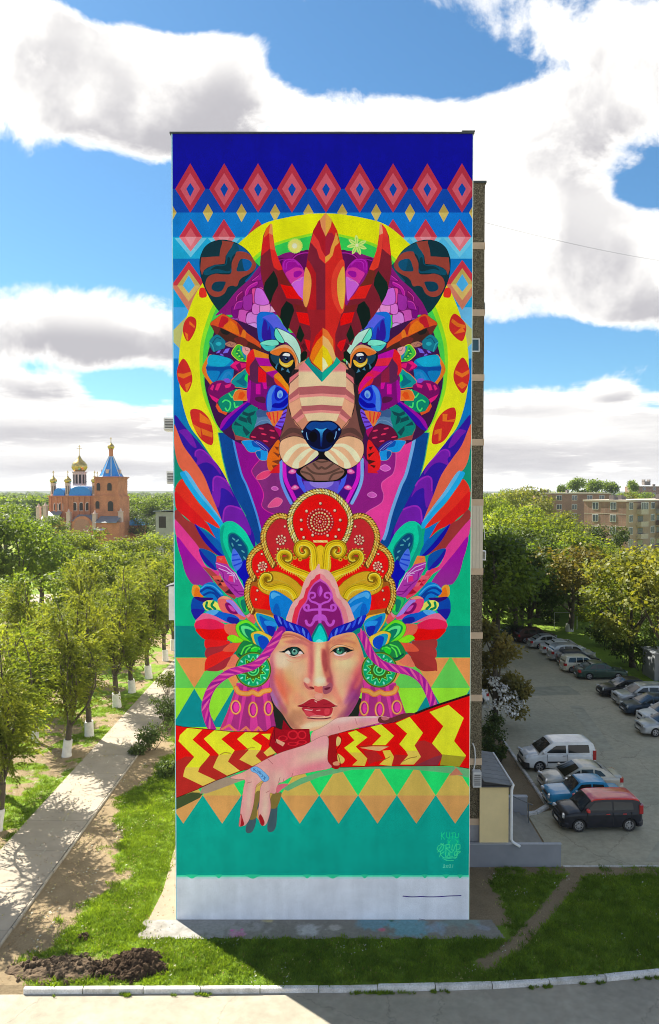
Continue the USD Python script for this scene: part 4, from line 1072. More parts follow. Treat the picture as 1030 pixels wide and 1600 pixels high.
def paint_face():
    AX = 500.5
    S("p", (132, 20, 130), "440,985 428,1004 416,1023", 13)
    put(Polygon(pts("p", "418,1080 470,1150 440,1165 420,1150")), (30, 34, 28))
    P("p", (30, 34, 28), "423,1092 450,1140 470,1145 430,1150", c=False)
    P("p", (30, 34, 28), "560,1090 540,1122 560,1122 566,1092", c=False)
    skin = blobs((230, 164, 120), [
        (432, 1060, 9, 40, 0, (190, 80, 100), .75), (428, 1085, 7, 18, -10, (150, 110, 170), .7), (447, 1075, 12, 18, -25, (224, 110, 70), .75), (446, 1040, 12, 12, 0, (240, 196, 160), .8),
        (452, 1060, 14, 14, 0, (240, 178, 110), .6), (470, 1050, 12, 14, 0, (240, 184, 150), .6), (448, 1003, 16, 9, -20, (238, 180, 116), .8), (470, 1000, 14, 5, 15, (180, 96, 84), .6),
        (486, 1010, 6, 10, -20, (190, 92, 96), .8), (457, 1008, 12, 3, -10, (170, 100, 110), .5),
        (487, 1040, 4.5, 26, 0, (186, 86, 92), .8), (500, 1038, 7, 30, 0, (246, 200, 150), .9), (513, 1040, 5, 26, 0, (176, 82, 76), .85), (504, 1066, 10, 7, 0, (248, 204, 164), .9),
        (480, 1066, 6, 8, 20, (206, 110, 100), .8), (518, 1070, 5, 10, 10, (170, 66, 84), .8), (516, 1060, 4, 10, 20, (180, 80, 90), .6),
        (535, 1005, 14, 7, -10, (214, 140, 90), .8), (553, 1000, 6, 14, -15, (180, 110, 60), .6), (548, 995, 6, 6, 0, (242, 184, 116), .6), (540, 1040, 16, 14, 0, (244, 196, 142), .85), (535, 1060, 12, 16, 10, (244, 186, 150), .6),
        (566, 1035, 4, 26, 5, (196, 96, 80), .7), (556, 1072, 9, 20, 25, (170, 64, 100), .85), (552, 1090, 7, 14, 40, (140, 60, 130), .7), (563, 1058, 6, 14, 10, (190, 80, 100), .7),
        (547, 1110, 9, 14, 30, (196, 120, 110), .7), (528, 1100, 8, 12, 30, (214, 150, 110), .6), (460, 1100, 14, 14, 0, (226, 168, 120), .7), (470, 1120, 14, 9, 10, (206, 150, 100), .7), (455, 1125, 8, 10, 30, (170, 120, 84), .7),
        (497, 1124, 18, 5, 0, (206, 120, 110), .8), (497, 1132, 22, 5, -4, (242, 196, 150), .9), (475, 1136, 12, 5, 10, (220, 160, 130), .6), (500, 1085, 9, 4, 0, (196, 92, 84), .7), (498, 1090, 3, 5, 0, (190, 84, 76), .7),
        (470, 1088, 9, 7, 0, (238, 176, 130), .6), (530, 1085, 9, 7, 0, (240, 184, 140), .7), (545, 1120, 10, 5, -20, (206, 140, 140), .5),
        (424, 1062, 4, 30, 2, (150, 60, 110), .8), (430, 1090, 6, 16, -20, (150, 110, 170), .7), (440, 1066, 6, 16, -15, (214, 96, 62), .6), (438, 1108, 7, 8, 40, (190, 130, 90), .6), (486, 1052, 2.2, 14, 4, (176, 84, 90), .7), (488, 1022, 2.5, 14, -4, (170, 84, 84), .6),
        (512, 1030, 2.6, 22, -2, (150, 66, 62), .8), (516, 1056, 2.6, 10, -14, (140, 56, 70), .8), (497, 1040, 3.4, 26, 0, (250, 214, 164), .9), (501, 1064, 6, 4, 0, (255, 222, 186), .8), (558, 1066, 4, 22, 24, (150, 40, 90), .8), (549, 1092, 5, 14, 38, (140, 60, 140), .7),
        (558, 1050, 5, 10, 20, (206, 90, 84), .6), (553, 1098, 3, 10, 38, (110, 40, 100), .7), (540, 1108, 4, 12, 30, (190, 120, 110), .6), (455, 1128, 5, 10, 35, (150, 100, 76), .7), (442, 1112, 4, 10, 40, (150, 90, 70), .6), (497, 1119, 14, 3, 0, (160, 70, 74), .7),
        (473, 1112, 5, 6, 0, (176, 116, 84), .5), (527, 1112, 6, 6, 0, (190, 120, 100), .5), (461, 1023, 16, 3, 5, (206, 130, 116), .6), (536, 1024, 14, 3, -5, (206, 130, 120), .6), (441, 1030, 7, 8, 0, (250, 214, 184), .7), (540, 1036, 10, 6, 0, (252, 212, 160), .7),
        soft("j5", (196, 106, 100), "815,420 860,560 900,700 905,850 880,960 820,985 795,850 800,650 800,500", .85, 2.2), soft("j5", (174, 80, 88), "845,520 880,660 890,800 865,930 840,900 842,700", .8, 1.6),
        soft("j6", (190, 98, 84), "90,400 180,420 212,560 222,760 262,950 200,980 130,860 88,650 80,500", .9, 1.8), soft("j6", (150, 60, 62), "120,430 178,460 205,640 205,800 160,840 110,700 100,560", .85, 1.5),
        soft("j7", (248, 204, 176), "232,30 255,-10 300,-5 330,40 300,80 262,70", .8, 1.2), soft("j7", (200, 108, 98), "255,75 300,80 345,110 335,138 285,118 250,100", .9, 1.0), soft("j7", (214, 130, 112), "330,40 360,90 380,110 340,110 310,80", .8, 1.2),
        soft("j7", (160, 66, 78), "560,20 610,-20 652,50 660,110 620,70 580,60", .9, 1.4), soft("j7", (255, 220, 190), "400,20 470,-20 540,10 520,60 440,70", .8, 2.0),
        soft("p", (170, 78, 106), "421,1046 427,1066 436,1088 449,1112 442,1116 430,1101 423.5,1086", .85, 3.0), soft("p", (146, 106, 170), "423,1078 434,1096 441,1112 430,1101", .8, 2.5), soft("p", (206, 84, 66), "428,1056 440,1062 448,1082 450,1100 440,1086 432,1072", .55, 3.5),
        soft("p", (146, 50, 98), "567.3,1040 562,1068 551,1090 540,1116 545,1118.5 556,1102 564,1083 567.5,1062", .9, 3.0), soft("p", (206, 96, 90), "568,1030 562,1054 553,1072 557,1076 568,1058", .7, 2.5), soft("p", (120, 44, 110), "556,1084 544,1104 538,1118 546,1118 556,1102 561,1090", .7, 2.5),
        soft("p", (252, 208, 168), "470,1134 486,1129 506,1127 520,1124 512,1131 492,1136 476,1140", .9, 1.6), soft("p", (178, 120, 90), "461,1108 472,1118 476,1130 466,1138 454,1130 450,1116", .7, 4.0), soft("p", (196, 124, 106), "530,1096 541,1104 536,1114 526,1118 518,1110", .7, 3.0),
        soft("p", (252, 206, 172), "430,1022 442,1018 453,1026 447,1040 433,1042", .8, 4.0), soft("p", (200, 116, 104), "447,1022 470,1024 480,1018 478,1028 456,1029", .6, 2.0), soft("p", (206, 126, 112), "520,1022 540,1024 552,1018 548,1028 530,1029", .6, 2.0),
        soft("p", (180, 92, 92), "442,1003 458,999 474,1001 482,1010 470,1006 456,1006", .7, 1.6), soft("p", (176, 96, 84), "518,1006 532,999 548,1000 556,1006 540,1004 526,1008", .6, 1.6), soft("p", (156, 70, 62), "430,1000 444,990 462,991 480,1000 488,1006 470,998 452,996", .75, 2.0), soft("p", (160, 98, 80), "436,1100 446,1112 456,1128 470,1140 460,1141 448,1128 438,1112", .8, 3.0), soft("p", (150, 74, 96), "556,1094 546,1112 534,1124 520,1130 526,1122 540,1106", .75, 3.0), soft("p", (206, 110, 90), "462,1082 474,1088 478,1098 468,1102 458,1096", .4, 4.0), soft("p", (196, 104, 92), "522,1070 530,1082 534,1096 526,1096 518,1082", .6, 3.0),
        soft("p", (196, 110, 96), "440,1046 446,1062 456,1078 450,1084 440,1072 434,1058", .5, 4.0), soft("p", (176, 90, 84), "488,1098 494,1086 502,1086 504,1096", .6, 1.5), soft("p", (186, 104, 84), "512,1006 522,998 540,992 552,992 540,996 526,1002", .7, 2.0)], 1.5, 4, 5)
    P("p", skin, "440.6,992 430,1008 422,1028 421,1064 423,1085 429,1101 441.5,1116 455.4,1137 470,1142 490,1142 520,1132 543,1120 556,1102 564,1083 567.5,1062 569,1030 558.5,997 548,988 520,995 512,1002 489,1003 470,992 450,986")
    # eyes
    P("j5", (222, 150, 130), "215,480 330,390 470,355 620,390 740,500 600,400 470,370 340,410", c=True)
    P("j5", (20, 24, 26), "205,495 300,475 380,420 480,395 590,405 660,460 720,545 640,510 560,560 500,585 420,560 370,520 270,510")
    P("j5", (214, 206, 196), "330,510 400,470 440,540 400,545")
    P("j5", (222, 200, 200), "590,540 630,480 690,530 640,545")
    O("j5", (24, 62, 58), 520, 485, 88, 82); O("j5", (92, 150, 134), 522, 498, 58, 56); O("j5", (18, 40, 40), 518, 485, 26, 26); O("j5", (230, 240, 235), 502, 452, 14, 12)
    S("j5", (240, 214, 186), "400,555 470,585 560,585 640,560", 1.1); S("j5", (110, 74, 62), "420,580 500,606 570,596", 0.6)
    S("j5", (206, 136, 112), "360,650 470,700 600,690 680,640", 0.8)
    P("j6", (20, 24, 26), "250,490 330,410 440,375 560,380 640,420 715,430 640,460 580,480 500,500 430,520 370,500 310,460")
    O("j6", (26, 70, 58), 445, 445, 82, 72); O("j6", (70, 140, 112), 430, 460, 52, 46); O("j6", (18, 42, 36), 445, 440, 28, 26); O("j6", (235, 245, 240), 408, 418, 14, 12)
    P("j6", (220, 196, 196), "320,480 360,490 430,525 500,510 560,490 500,535 420,545 350,525")
    P("j6", (206, 196, 186), "500,495 560,465 545,490")
    S("j6", (232, 190, 150), "260,420 340,365 440,345 540,355", 1.1); S("j6", (150, 84, 70), "230,440 330,350 440,328 600,365 700,400", 0.8)
    S("j6", (214, 140, 126), "330,570 430,620 540,610 620,570", 1.0)
    S("p", (206, 130, 112), "432,1002 444,994 458,994 470,1000", 1.0); S("p", (206, 130, 104), "524,1000 538,994 552,998", 1.0)
    # nose and lips
    P("j7", (176, 84, 84), "230,60 260,130 310,165 385,160 400,140 330,135 290,110 260,70")
    P("j7", (110, 34, 34), "310,125 350,120 388,140 380,158 340,150")
    P("j7", (206, 100, 84), "385,110 440,120 500,115 520,150 500,215 420,200 390,180")
    P("j7", (150, 76, 92), "510,120 560,110 620,60 655,100 640,180 580,225 520,220")
    P("j7", (96, 30, 50), "530,150 580,130 625,130 590,165 545,170")
    P("j7", (226, 150, 130), "400,230 500,225 500,290 445,310 400,285")
    lip = (160, 30, 44)
    P("j7", (232, 170, 140), "150,400 260,330 370,285 450,322 540,285 640,330 735,400 660,440 640,560 480,590 300,580 210,450")
    P("j7", lip, "135,405 220,370 320,310 380,302 440,330 520,302 600,330 690,390 735,405 600,425 470,420 350,425 220,425")
    P("j7", (172, 34, 50), "205,430 340,430 470,425 640,425 655,470 620,540 520,560 400,560 290,560 240,500")
    P("j7", (196, 62, 74), "240,470 330,490 420,540 330,560 270,540"); P("j7", (196, 56, 68), "540,450 610,450 600,520 540,530")
    S("j7", (86, 12, 22), "150,405 260,410 350,428 470,422 600,425 720,406", 1.0)
    S("j7", (240, 180, 180), "250,455 340,468 355,462", 1.4); S("j7", (240, 150, 150), "420,470 470,465", 1.2); S("j7", (240, 170, 170), "395,330 420,345", 1.6)
    S("j7", (236, 160, 160), "330,555 430,548 540,555", 0.9); S("j7", (96, 40, 50), "290,580 400,590 540,590 620,575", 1.8)
    S("j7", (130, 16, 34), "260,390 330,360", 1.0); S("j7", (130, 16, 34), "520,380 620,370", 1.0)


def paint_earrings():
    for g0, cx in ((0, 395.6), (1, 593.0)):
        sx = 1 if g0 == 0 else -1

        def T(text):
            a = pts("j1", text)
            return np.c_[cx + sx * (a[:, 0] - 395.6), a[:, 1]]
        put(Polygon(T("440,420 820,380 832,580 892,925 790,988 240,965 330,760 400,560")), (196, 52, 136))
        for t in ("460,430 520,450 460,960 370,920 470,560", "560,450 620,470 590,960 470,970 550,580", "690,450 730,450 790,985 690,975 650,600", "820,400 832,580 892,925 840,930 790,560"):
            put(Polygon(T(t)), (152, 40, 112))
        put(Polygon(T("440,420 470,440 360,760 300,960 240,965 330,760 400,560")), (176, 46, 110))
        for w, col in ((8.2, (250, 128, 46)), (5.0, (255, 166, 84))):
            put(LineString(spline(T("432,480 470,530 570,545 620,525 690,552 750,518 818,505"), False)).buffer(w / 2), col)
        for x, y, rx, ry in ((430, 700, 56, 78), (628, 728, 50, 86), (805, 712, 48, 80)):
            q = T(f"{x},{y}")[0]
            e = affinity.translate(affinity.scale(Point(0, 0).buffer(1), rx / 7.357, ry / 7.357), q[0], q[1])
            put(e.buffer(1.1), (236, 100, 30)); put(e.buffer(0.3), (255, 172, 96)); put(e.buffer(-1.6), (150, 30, 110)); put(affinity.translate(e.buffer(-3.2), 0.8, 0), (214, 50, 150))
        for t in ("270,955 355,905 440,985", "480,985 548,930 605,990", "640,985 690,932 745,990"):
            put(LineString(T(t)).buffer(1.8), (246, 122, 92))
        c = Point(cx, 1046.5)
        put(c.buffer(28.2), (58, 92, 22)); put(c.buffer(26.4), (110, 140, 40)); put(c.buffer(25.4), (0, 146, 92))
        star = []
        for k in range(20):
            r = 20 if k % 2 else 13
            star.append([cx + r * math.cos(k * math.pi / 10), 1046.5 + r * math.sin(k * math.pi / 10)])
        put(Polygon(star).buffer(1.2), (80, 226, 130)); put(Polygon(star), (62, 96, 20))
        for k in range(10):
            a = k * math.pi / 5
            put(affinity.translate(affinity.rotate(affinity.scale(Point(0, 0).buffer(1), 2.6, 1.3), math.degrees(a)), cx + 22 * math.cos(a), 1046.5 + 22 * math.sin(a)), (130, 240, 210))
            put(Point(cx + 15 * math.cos(a + .31), 1046.5 + 15 * math.sin(a + .31)).buffer(1), (150, 220, 40))
        put(c.buffer(9.5), (90, 226, 120)); put(c.buffer(8), (0, 130, 70)); put(c.buffer(5.5), (90, 220, 120)); put(c.buffer(3.5), (40, 110, 40))
    # twisted ribbons
    cols = [(206, 62, 142), (140, 22, 134), (222, 90, 150), (170, 32, 132)]
    for t, m in (("436,988 430,1002 420,1016 407,1032 395,1041 378,1046 358,1052 338,1066 327,1082 321,1104 325,1125 333,1142", None),
                 ("563,988 572,1004 580,1022 597,1038 620,1045 643,1051 660,1064 672,1086 680,1108", None)):
        put(LineString(spline(pts("p", t), False)).buffer(6.2, cap_style=2), (164, 30, 132))
        rope("p", t, 12, cols, 7.5, slant=1.5, fat=0.5)


def paint_lower_pattern():
    xs = [303.7 + 61.6 * k for k in range(-1, 8)]
    for x in xs:
        P("p", (255, 152, 84), f"{x-29},1028 {x+29},1028 {x},1075", c=False)
        P("p", (0, 128, 132), f"{x},1076 {x+36},1136 {x-36},1136", c=False)
    xs = [286.5 + 60.7 * k for k in range(8)]
    for x in xs:
        P("p", (192, 162, 76), f"{x-30},1243 {x},1196 {x+30},1243", c=False)
        P("p", (196, 142, 80), f"{x-30},1243 {x+30},1243 {x},1287", c=False)


def paint_arms():
    AX = 0
    shade = (86, 150, 104)
    P("p", shade, "265,1256 330,1218 380,1214 360,1205 265,1240", c=False)
    P("p", (62, 74, 42), "266,1250 300,1238 318,1239 312,1247 290,1258 274,1266 266,1268", c=False)
    P("p", (150, 130, 110), "318,1224 350,1215 390,1216 372,1222 340,1234 322,1240 312,1240", c=False)
    P("p", (96, 160, 108), "500,1206 540,1198 640,1195 736,1200 736,1216 700,1208 650,1203 600,1201 550,1203 500,1214 470,1226 450,1236 440,1232 470,1216", c=False)
    P("p", (176, 110, 84), "702,1212 713,1199 724,1211", c=False)
    # left sleeve
    red, dk = (220, 14, 10), (166, 36, 30)
    sl = "30,72 120,90 400,118 540,132 840,130 890,90 920,88 925,180 900,232 940,300 880,350 800,390 740,440 620,470 400,555 240,630 30,715"
    P("j4", red, sl, c=False, edge=(0.9, (48, 14, 12)))
    P("j4", dk, "30,400 140,345 215,350 300,345 430,335 560,300 700,280 880,300 938,302 880,350 800,390 740,440 620,470 400,555 240,630 30,712", c=False)
    yb, yd = (250, 232, 44), (212, 182, 74)
    for hi, lo in (("155,98 285,112 200,200 352,330 320,372 262,440 140,440 215,350 78,212 90,160", "140,440 262,440 248,480 402,552 290,602 118,520 128,470"),
                   ("390,118 532,132 450,195 566,292 545,325 430,332 298,192", "430,332 545,325 508,390 612,470 500,512 378,442 408,372"),
                   ("660,134 782,140 715,190 802,250 790,290 690,288 588,195", "690,288 790,290 748,342 800,390 720,430 608,372"),
                   ("798,150 880,148 866,202", "890,248 935,312 850,345 818,312")):
        P("j4", yb, hi, c=False); P("j4", yd, lo, c=False)
    S("j4", (150, 110, 40), "440,330 480,312 530,318", 1.2); S("j4", (150, 110, 40), "660,290 700,272 740,270", 1.0)
    # right sleeve
    P("j3", (220, 8, 6), "1030,18 900,60 640,152 500,210 330,240 180,270 120,285 60,300 45,400 70,505 120,510 400,502 640,500 880,498 1030,522", c=False, edge=(0.9, (40, 12, 12)))
    S("j3", (36, 20, 18), "1035,14 900,58 760,104 640,150", 3.4)
    P("j3", (164, 36, 34), "640,340 700,330 800,372 830,430 760,470 640,498", c=False)
    for t in ("290,395 370,400 425,450 330,492", "500,425 592,430 540,492 480,497", "250,290 330,240 410,300 320,380 270,370"):
        P("j3", (168, 30, 30) if t[0] != "2" or t[1] != "5" else (214, 20, 14), t, c=False)
    P("j3", (130, 44, 56), "700,470 770,440 830,425 790,497 640,499", c=False)
    for t in ("735,140 862,92 965,180 900,335 980,432 970,445 820,425 752,350 828,235", "508,215 602,173 692,280 635,365 655,400 575,400 533,355 586,285", "340,240 410,223 498,300 440,362 350,362 412,300",
              "188,280 242,263 318,310 240,372 280,412 195,412 163,380 232,330"):
        P("j3", yb, t, c=False)
    for col, t in (((150, 140, 36), "822,424 978,440 935,507 805,497"), (yd, "575,400 655,400 678,440 630,492 538,492 592,430"), ((206, 176, 60), "420,400 470,395 497,440 480,502 398,492 442,452"), ((206, 176, 60), "195,412 280,412 318,452 300,502 218,497 252,465"),
                   ((236, 172, 112), "268,380 350,370 465,370 400,402 330,392")):
        P("j3", col, t, c=False)
    for t in ("250,375 350,366 460,370", "560,470 600,450 650,440", "380,470 430,460 470,440"):
        S("j3", (110, 50, 20), t, 0.9)
    P("j3", (150, 16, 20), "60,300 122,284 108,400 132,512 72,507 43,400", c=True)
    P("j3", (232, 190, 110), "118,305 140,320 138,350 115,370 108,340"); P("j3", (220, 190, 90), "120,420 165,455 150,485 122,470"); P("j3", (240, 150, 110), "88,480 120,470 130,495 95,497")
    S("j3", (50, 14, 12), "122,286 145,320 130,370 110,400 130,450 140,505", 0.8)
    # lace collar
    cl = (150, 10, 26)
    P("j2", cl, "395,150 450,172 705,170 715,285 600,330 420,390 350,310 370,240", c=False, edge=(0.6, (70, 6, 14)))
    P("j2", (130, 8, 24), "475,85 545,175 462,172", c=False)
    for x, y, rx, ry in ((560, 220, 50, 42), (640, 220, 40, 40), (470, 250, 45, 25), (560, 300, 50, 18), (640, 285, 45, 20)):
        O("j2", (196, 26, 42), x, y, rx, ry); O("j2", cl, x, y, rx * .7, ry * .7)
    P("j2", (240, 160, 130), "412,255 490,292 470,322 405,285", c=False)
    S("j2", (70, 6, 14), "400,150 395,240 420,300", 0.8)
    # upper hand
    skin1 = blobs((224, 150, 146), [(505, 1135, 8, 14, 20, (236, 180, 160), .8), (535, 1125, 20, 4, -12, (240, 196, 184), .9), (575, 1120, 22, 4, -4, (236, 184, 186), .8), (590, 1124, 20, 3, -6, (206, 124, 150), .7), (500, 1158, 14, 6, -20, (206, 120, 130), .6), (520, 1140, 12, 5, -20, (230, 150, 150), .6)], 2.2, 5, 5)
    P("j3", skin1, "-60,330 -50,275 0,250 60,215 120,180 230,170 410,168 470,183 400,212 240,250 130,280 60,300 20,330 -20,350", edge=(0.35, (110, 56, 56)))
    P("j3", (96, 40, 44), "400,172 470,180 560,150 640,152 500,205 400,212"); P("j3", (176, 96, 106), "410,178 440,173 466,185 430,196")
    S("j3", (180, 96, 104), "125,235 135,265", 0.7); S("j3", (180, 96, 104), "235,180 250,225", 0.7); S("j3", (250, 210, 200), "190,180 300,176 380,178", 1.0)
    # lower hand
    skin2 = blobs((216, 146, 144), [(500, 1178, 26, 8, -18, (240, 200, 168), .85), (490, 1200, 26, 6, -15, (224, 110, 130), .7), (440, 1192, 16, 8, -40, (206, 128, 134), .6), (405, 1215, 8, 10, 0, (232, 176, 158), .7), (425, 1225, 9, 14, 20, (236, 172, 160), .7),
                                  (390, 1250, 4, 24, 6, (240, 190, 168), .85), (397, 1250, 3, 26, 6, (206, 130, 130), .5), (415, 1262, 5, 22, 3, (240, 196, 172), .85), (424, 1250, 3, 26, 4, (204, 124, 130), .6), (508, 1160, 20, 8, -15, (206, 140, 150), .6), (380, 1212, 16, 5, -15, (224, 160, 136), .7), (436, 1215, 8, 8, 0, (240, 190, 170), .6)], 2.2, 6, 5)
    P("j2", (62, 84, 92), "140,1088 150,1010 225,850 240,740 300,740 240,900 225,1020 190,1090"); P("j2", (62, 84, 92), "330,1062 355,890 420,755 460,740 425,850 410,1030 372,1087")
    P("j2", (122, 104, 50), "165,960 225,740 275,740 240,870 232,960"); P("j2", (122, 104, 50), "350,860 375,750 455,745 420,860 380,880")
    P("j2", skin2, "0,600 100,560 190,512 330,432 470,372 660,312 865,228 868,440 902,512 730,550 560,590 470,640 430,655 402,742 352,745 362,870 330,1000 295,1032 262,1000 250,930 262,800 270,690 305,620 240,662 225,700 205,850 165,985 112,1032 90,930 105,800 118,700 130,622 60,616", edge=(0.4, (112, 52, 56)), c=True)
    P("j2", (200, 96, 112), "420,740 470,700 520,660 440,660 410,700")
    P("j2", (150, 26, 34), "92,928 76,1035 122,1022 108,960"); P("j2", (150, 26, 34), "268,928 255,965 280,1032 306,1012 296,970")
    P("j2", (220, 110, 110), "88,940 78,1030 90,1030 98,960")
    for t in ("225,690 260,665 300,640", "150,650 190,640", "320,735 350,720", "430,650 445,600", "470,640 480,610", "550,590 560,560", "330,430 380,480"):
        S("j2", (164, 84, 92), t, 0.8)
    P("j2", (112, 172, 232), "186,516 245,508 345,600 300,638 240,568 192,545", edge=(0.4, (40, 70, 120)))
    for t in ("205,518 212,540", "222,518 215,530 230,545", "240,530 238,552 250,556 252,540", "258,545 272,572", "270,550 258,566", "280,566 292,590 275,595", "300,585 308,602 296,612", "315,600 300,625"):
        S("j2", (20, 40, 110), t, 0.7, c=False)


def paint_signature():
    gr = (40, 226, 140)
    ss = lambda t, w=0.9, col=gr: S("p", col, t, w, c=False)
    put(Point(708, 1316).buffer(10), (10, 170, 136)); put(affinity.scale(Point(702, 1328).buffer(1), 18, 9), (10, 168, 134))
    # first line: K Y T U, then a small second line
    for t in ("690,1301 690,1312", "695,1301 690.5,1306 695.5,1312", "698,1301 698,1308 702,1310", "703,1301 702,1311", "705,1302 711,1301", "708,1302 707.5,1310", "712,1302 712,1309 716,1309 716.5,1302",
              "700,1313 702,1319", "704,1313 701,1319", "712,1312 716,1315 712,1320"):
        ss(t, 0.8, (30, 214, 130))
    # scrawled main lines
    for t in ("691,1319 685,1322 683,1327 687,1331 692,1328 694,1321 689,1318", "693,1318 684,1332", "697,1320 697,1330", "697,1320 703,1320 703,1325 697,1325 704,1331", "707,1320 706,1328 709,1329 712,1320", "714,1319 713,1329 719,1326 719,1320 713,1319",
              "689,1331 687,1339", "694,1331 688,1335 693,1340", "697,1331 696,1338 700,1338 702,1331", "708,1331 703,1333 703,1338 708,1338", "711,1331 710,1338 715,1336 715,1331 711,1331", "716,1330 712,1337 720,1331 713,1331",
              "692,1341 700,1340 712,1341 715,1337", "694,1343 704,1341 714,1340", "697,1345 709,1345"):
        ss(t, 1.0, (66, 236, 150))
    for t in ("693,1352 695,1351 695.5,1353 692.5,1356 696,1356", "698,1352 697.5,1355 700,1355.5 700.5,1352 698,1352", "702,1352 704,1351 704.5,1353 702,1356 705,1356", "708,1351 707.5,1356"):
        ss(t, 0.7, (110, 236, 180))
    S("p", (62, 44, 116), "630,1400.5 645,1401.5 658,1401 672,1401.5 690,1401 705,1400 720.5,1399.5", 1.5)
    S("p", (120, 120, 140), "655,1436 664,1437", 0.8)
    # pale corner edges
    put(Polygon([(266, 200), (269.2, 200), (276.4, 1445), (270, 1445)]), (150, 200, 215))
    put(Polygon([(742, 200), (739.2, 200), (732.4, 1445), (740, 1445)]), (190, 206, 190))


def paint_all():
    paint_bands(); paint_halo(); paint_ears_and_scales(); paint_face_feathers(); paint_horns_and_crest(); paint_muzzle(); paint_flame()
    paint_lower_pattern(); paint_wings(); paint_lower_feathers(); paint_crown()
    paint_face(); paint_earrings(); paint_arms(); paint_signature()
    return partition(Polygon([(268, 208.5), (740, 208.5), (733.3, 1437), (274.7, 1437)]))

# ---------------------------------------------------------------- ground
def fb(x, y, s, seed=0, o=4):
    return meshkit.fbm(np.stack([np.asarray(x, float) * s, np.asarray(y, float) * s, np.full(np.shape(x), 0.5)], -1), o, seed)


KERB_PX = [(-420, 1551), (-200, 1550), (40, 1548), (292, 1547), (515, 1545.5), (640, 1543.5), (760, 1540), (860, 1534), (940, 1528.5), (1030, 1520), (1150, 1505), (1400, 1462)]
KP = np.array([gp(u, v)[:2] for u, v in KERB_PX])
KP = np.vstack([[-150, KP[0, 1] - 1.0], KP, [150, KP[-1, 1] + 30]])


def kerb_y(x):
    return np.interp(x, KP[:, 0], KP[:, 1])


def sstep(a, b, x):
    t = np.clip((x - a) / (b - a), 0, 1)
    return t * t * (3 - 2 * t)


TRAIL = np.array([gp(u, v)[:2] for u, v in ((912, 1352), (900, 1368), (880, 1392), (852, 1425), (818, 1463), (790, 1488), (757, 1507))])
TRAIL_LINE = shapely.LineString(TRAIL)


def grass_mask(x, y):
    """1 = turf, 0 = bare earth."""
    x, y = np.asarray(x, float), np.asarray(y, float)
    n = fb(x, y, 0.45, 3) - 0.5
    n2 = fb(x, y, 1.9, 8) - 0.5
    m = np.ones_like(x)
    # worn strip beside the footpath, wider towards the road
    edge = -9.5 + 0.9 * np.sin(y * 0.45) - 0.05 * y
    strip = sstep(-0.6, 0.9, x - edge + n * 4.5 + n2 * 1.6)
    m = np.where((x > -13) & (x < -4), strip, m)
    left = sstep(-0.15, 0.25, n * 2.2 + n2 * 0.9 - 0.02 + 0.12 * np.sin(y * 0.7))
    m = np.where(x < -13, left * 0.95, m)
    # worn along the bottom left by the heaps
    m = np.minimum(m, sstep(0.3, 1.3, np.hypot((x + 9.0) / 1.7, (y + 2.5) / 0.7) + n * 1.2))
    # strip beside the right flank of the building and by the car-park kerb
    m = np.where((x > 4.9) & (y > -0.2) & (y < 4.3), sstep(0, 0.5, x - 6.45 + n * 1.3 + n2 * 0.7), m)
    m = np.where((x > 5) & (y > 3.3) & (y < 4.4), m * sstep(-0.3, 0.4, n2 * 1.6 - 0.05), m)
    m = np.where((x > 5) & (y > 4.4) & (y < 24) & (x < 11.3), sstep(0, 0.3, n + n2 * 0.8 - 0.06), m)
    d = shapely.distance(shapely.points(x.ravel(), y.ravel()), TRAIL_LINE).reshape(x.shape)
    m = np.minimum(m, np.where(d < 3, sstep(0.17, 0.42, d + n2 * 0.35 + n * 0.2), 1))
    d2 = np.hypot((x - TRAIL[0, 0]) / 1.3, (y - TRAIL[0, 1]) / 0.5)
    m = np.minimum(m, sstep(0.6, 1.2, d2 + n2))
    far = y > 75
    return np.where(far, 0.55 + 0.9 * n, m).clip(0, 1)


# far ground
gnd_mat = mat("field", (0.055, 0.085, 0.022), 0.95, 0.35, 0.02, col2=(0.10, 0.11, 0.04))
g = MB(); g.add([[-4000, -400, -0.3], [4000, -400, -0.3], [4000, 6000, -0.3], [-4000, 6000, -0.3]], [[0, 1, 2], [0, 2, 3]])
g.build("ground", gnd_mat, kind="structure", label="wide green plain under the town", cat="ground")

turf_nodes = {"g": ("geometry", {}), "a": ("attribute", {"attribute": "tint"}), "sx": ("separate_color", {}),
    "n1": ("noise_texture", {"scale": 1.3, "detail": 6.0, "roughness": 0.65}), "n2": ("noise_texture", {"scale": 14.0, "detail": 5.0, "roughness": 0.7}), "n3": ("noise_texture", {"scale": 60.0, "detail": 3.0}),
    "gr": ("rgb_ramp", {"ramp": [(0.28, (0.08, 0.15, 0.014)), (0.5, (0.155, 0.25, 0.026)), (0.72, (0.25, 0.31, 0.05))]}),
    "dr": ("rgb_ramp", {"ramp": [(0.25, (0.17, 0.125, 0.07)), (0.55, (0.30, 0.23, 0.14)), (0.8, (0.39, 0.305, 0.19))]}),
    "th": ("math", {"math_type": "multiply_add", "value2": 0.9, "value3": -0.45}), "ad": ("math", {"math_type": "add"}),
    "st": ("map_range", {"range_type": "smoothstep", "from_min": 0.35, "from_max": 0.65, "to_min": 0.0, "to_max": 1.0, "clamp": True}),
    "mg": ("mix_float", {"fac": 0.55}), "mx": ("mix_color", {}), "b": ("bump", {"strength": 0.9, "distance": 0.05}), "hb": ("math", {"math_type": "add"}), "p": ("principled_bsdf", {"roughness": 0.95, "specular_ior_level": 0.15})}
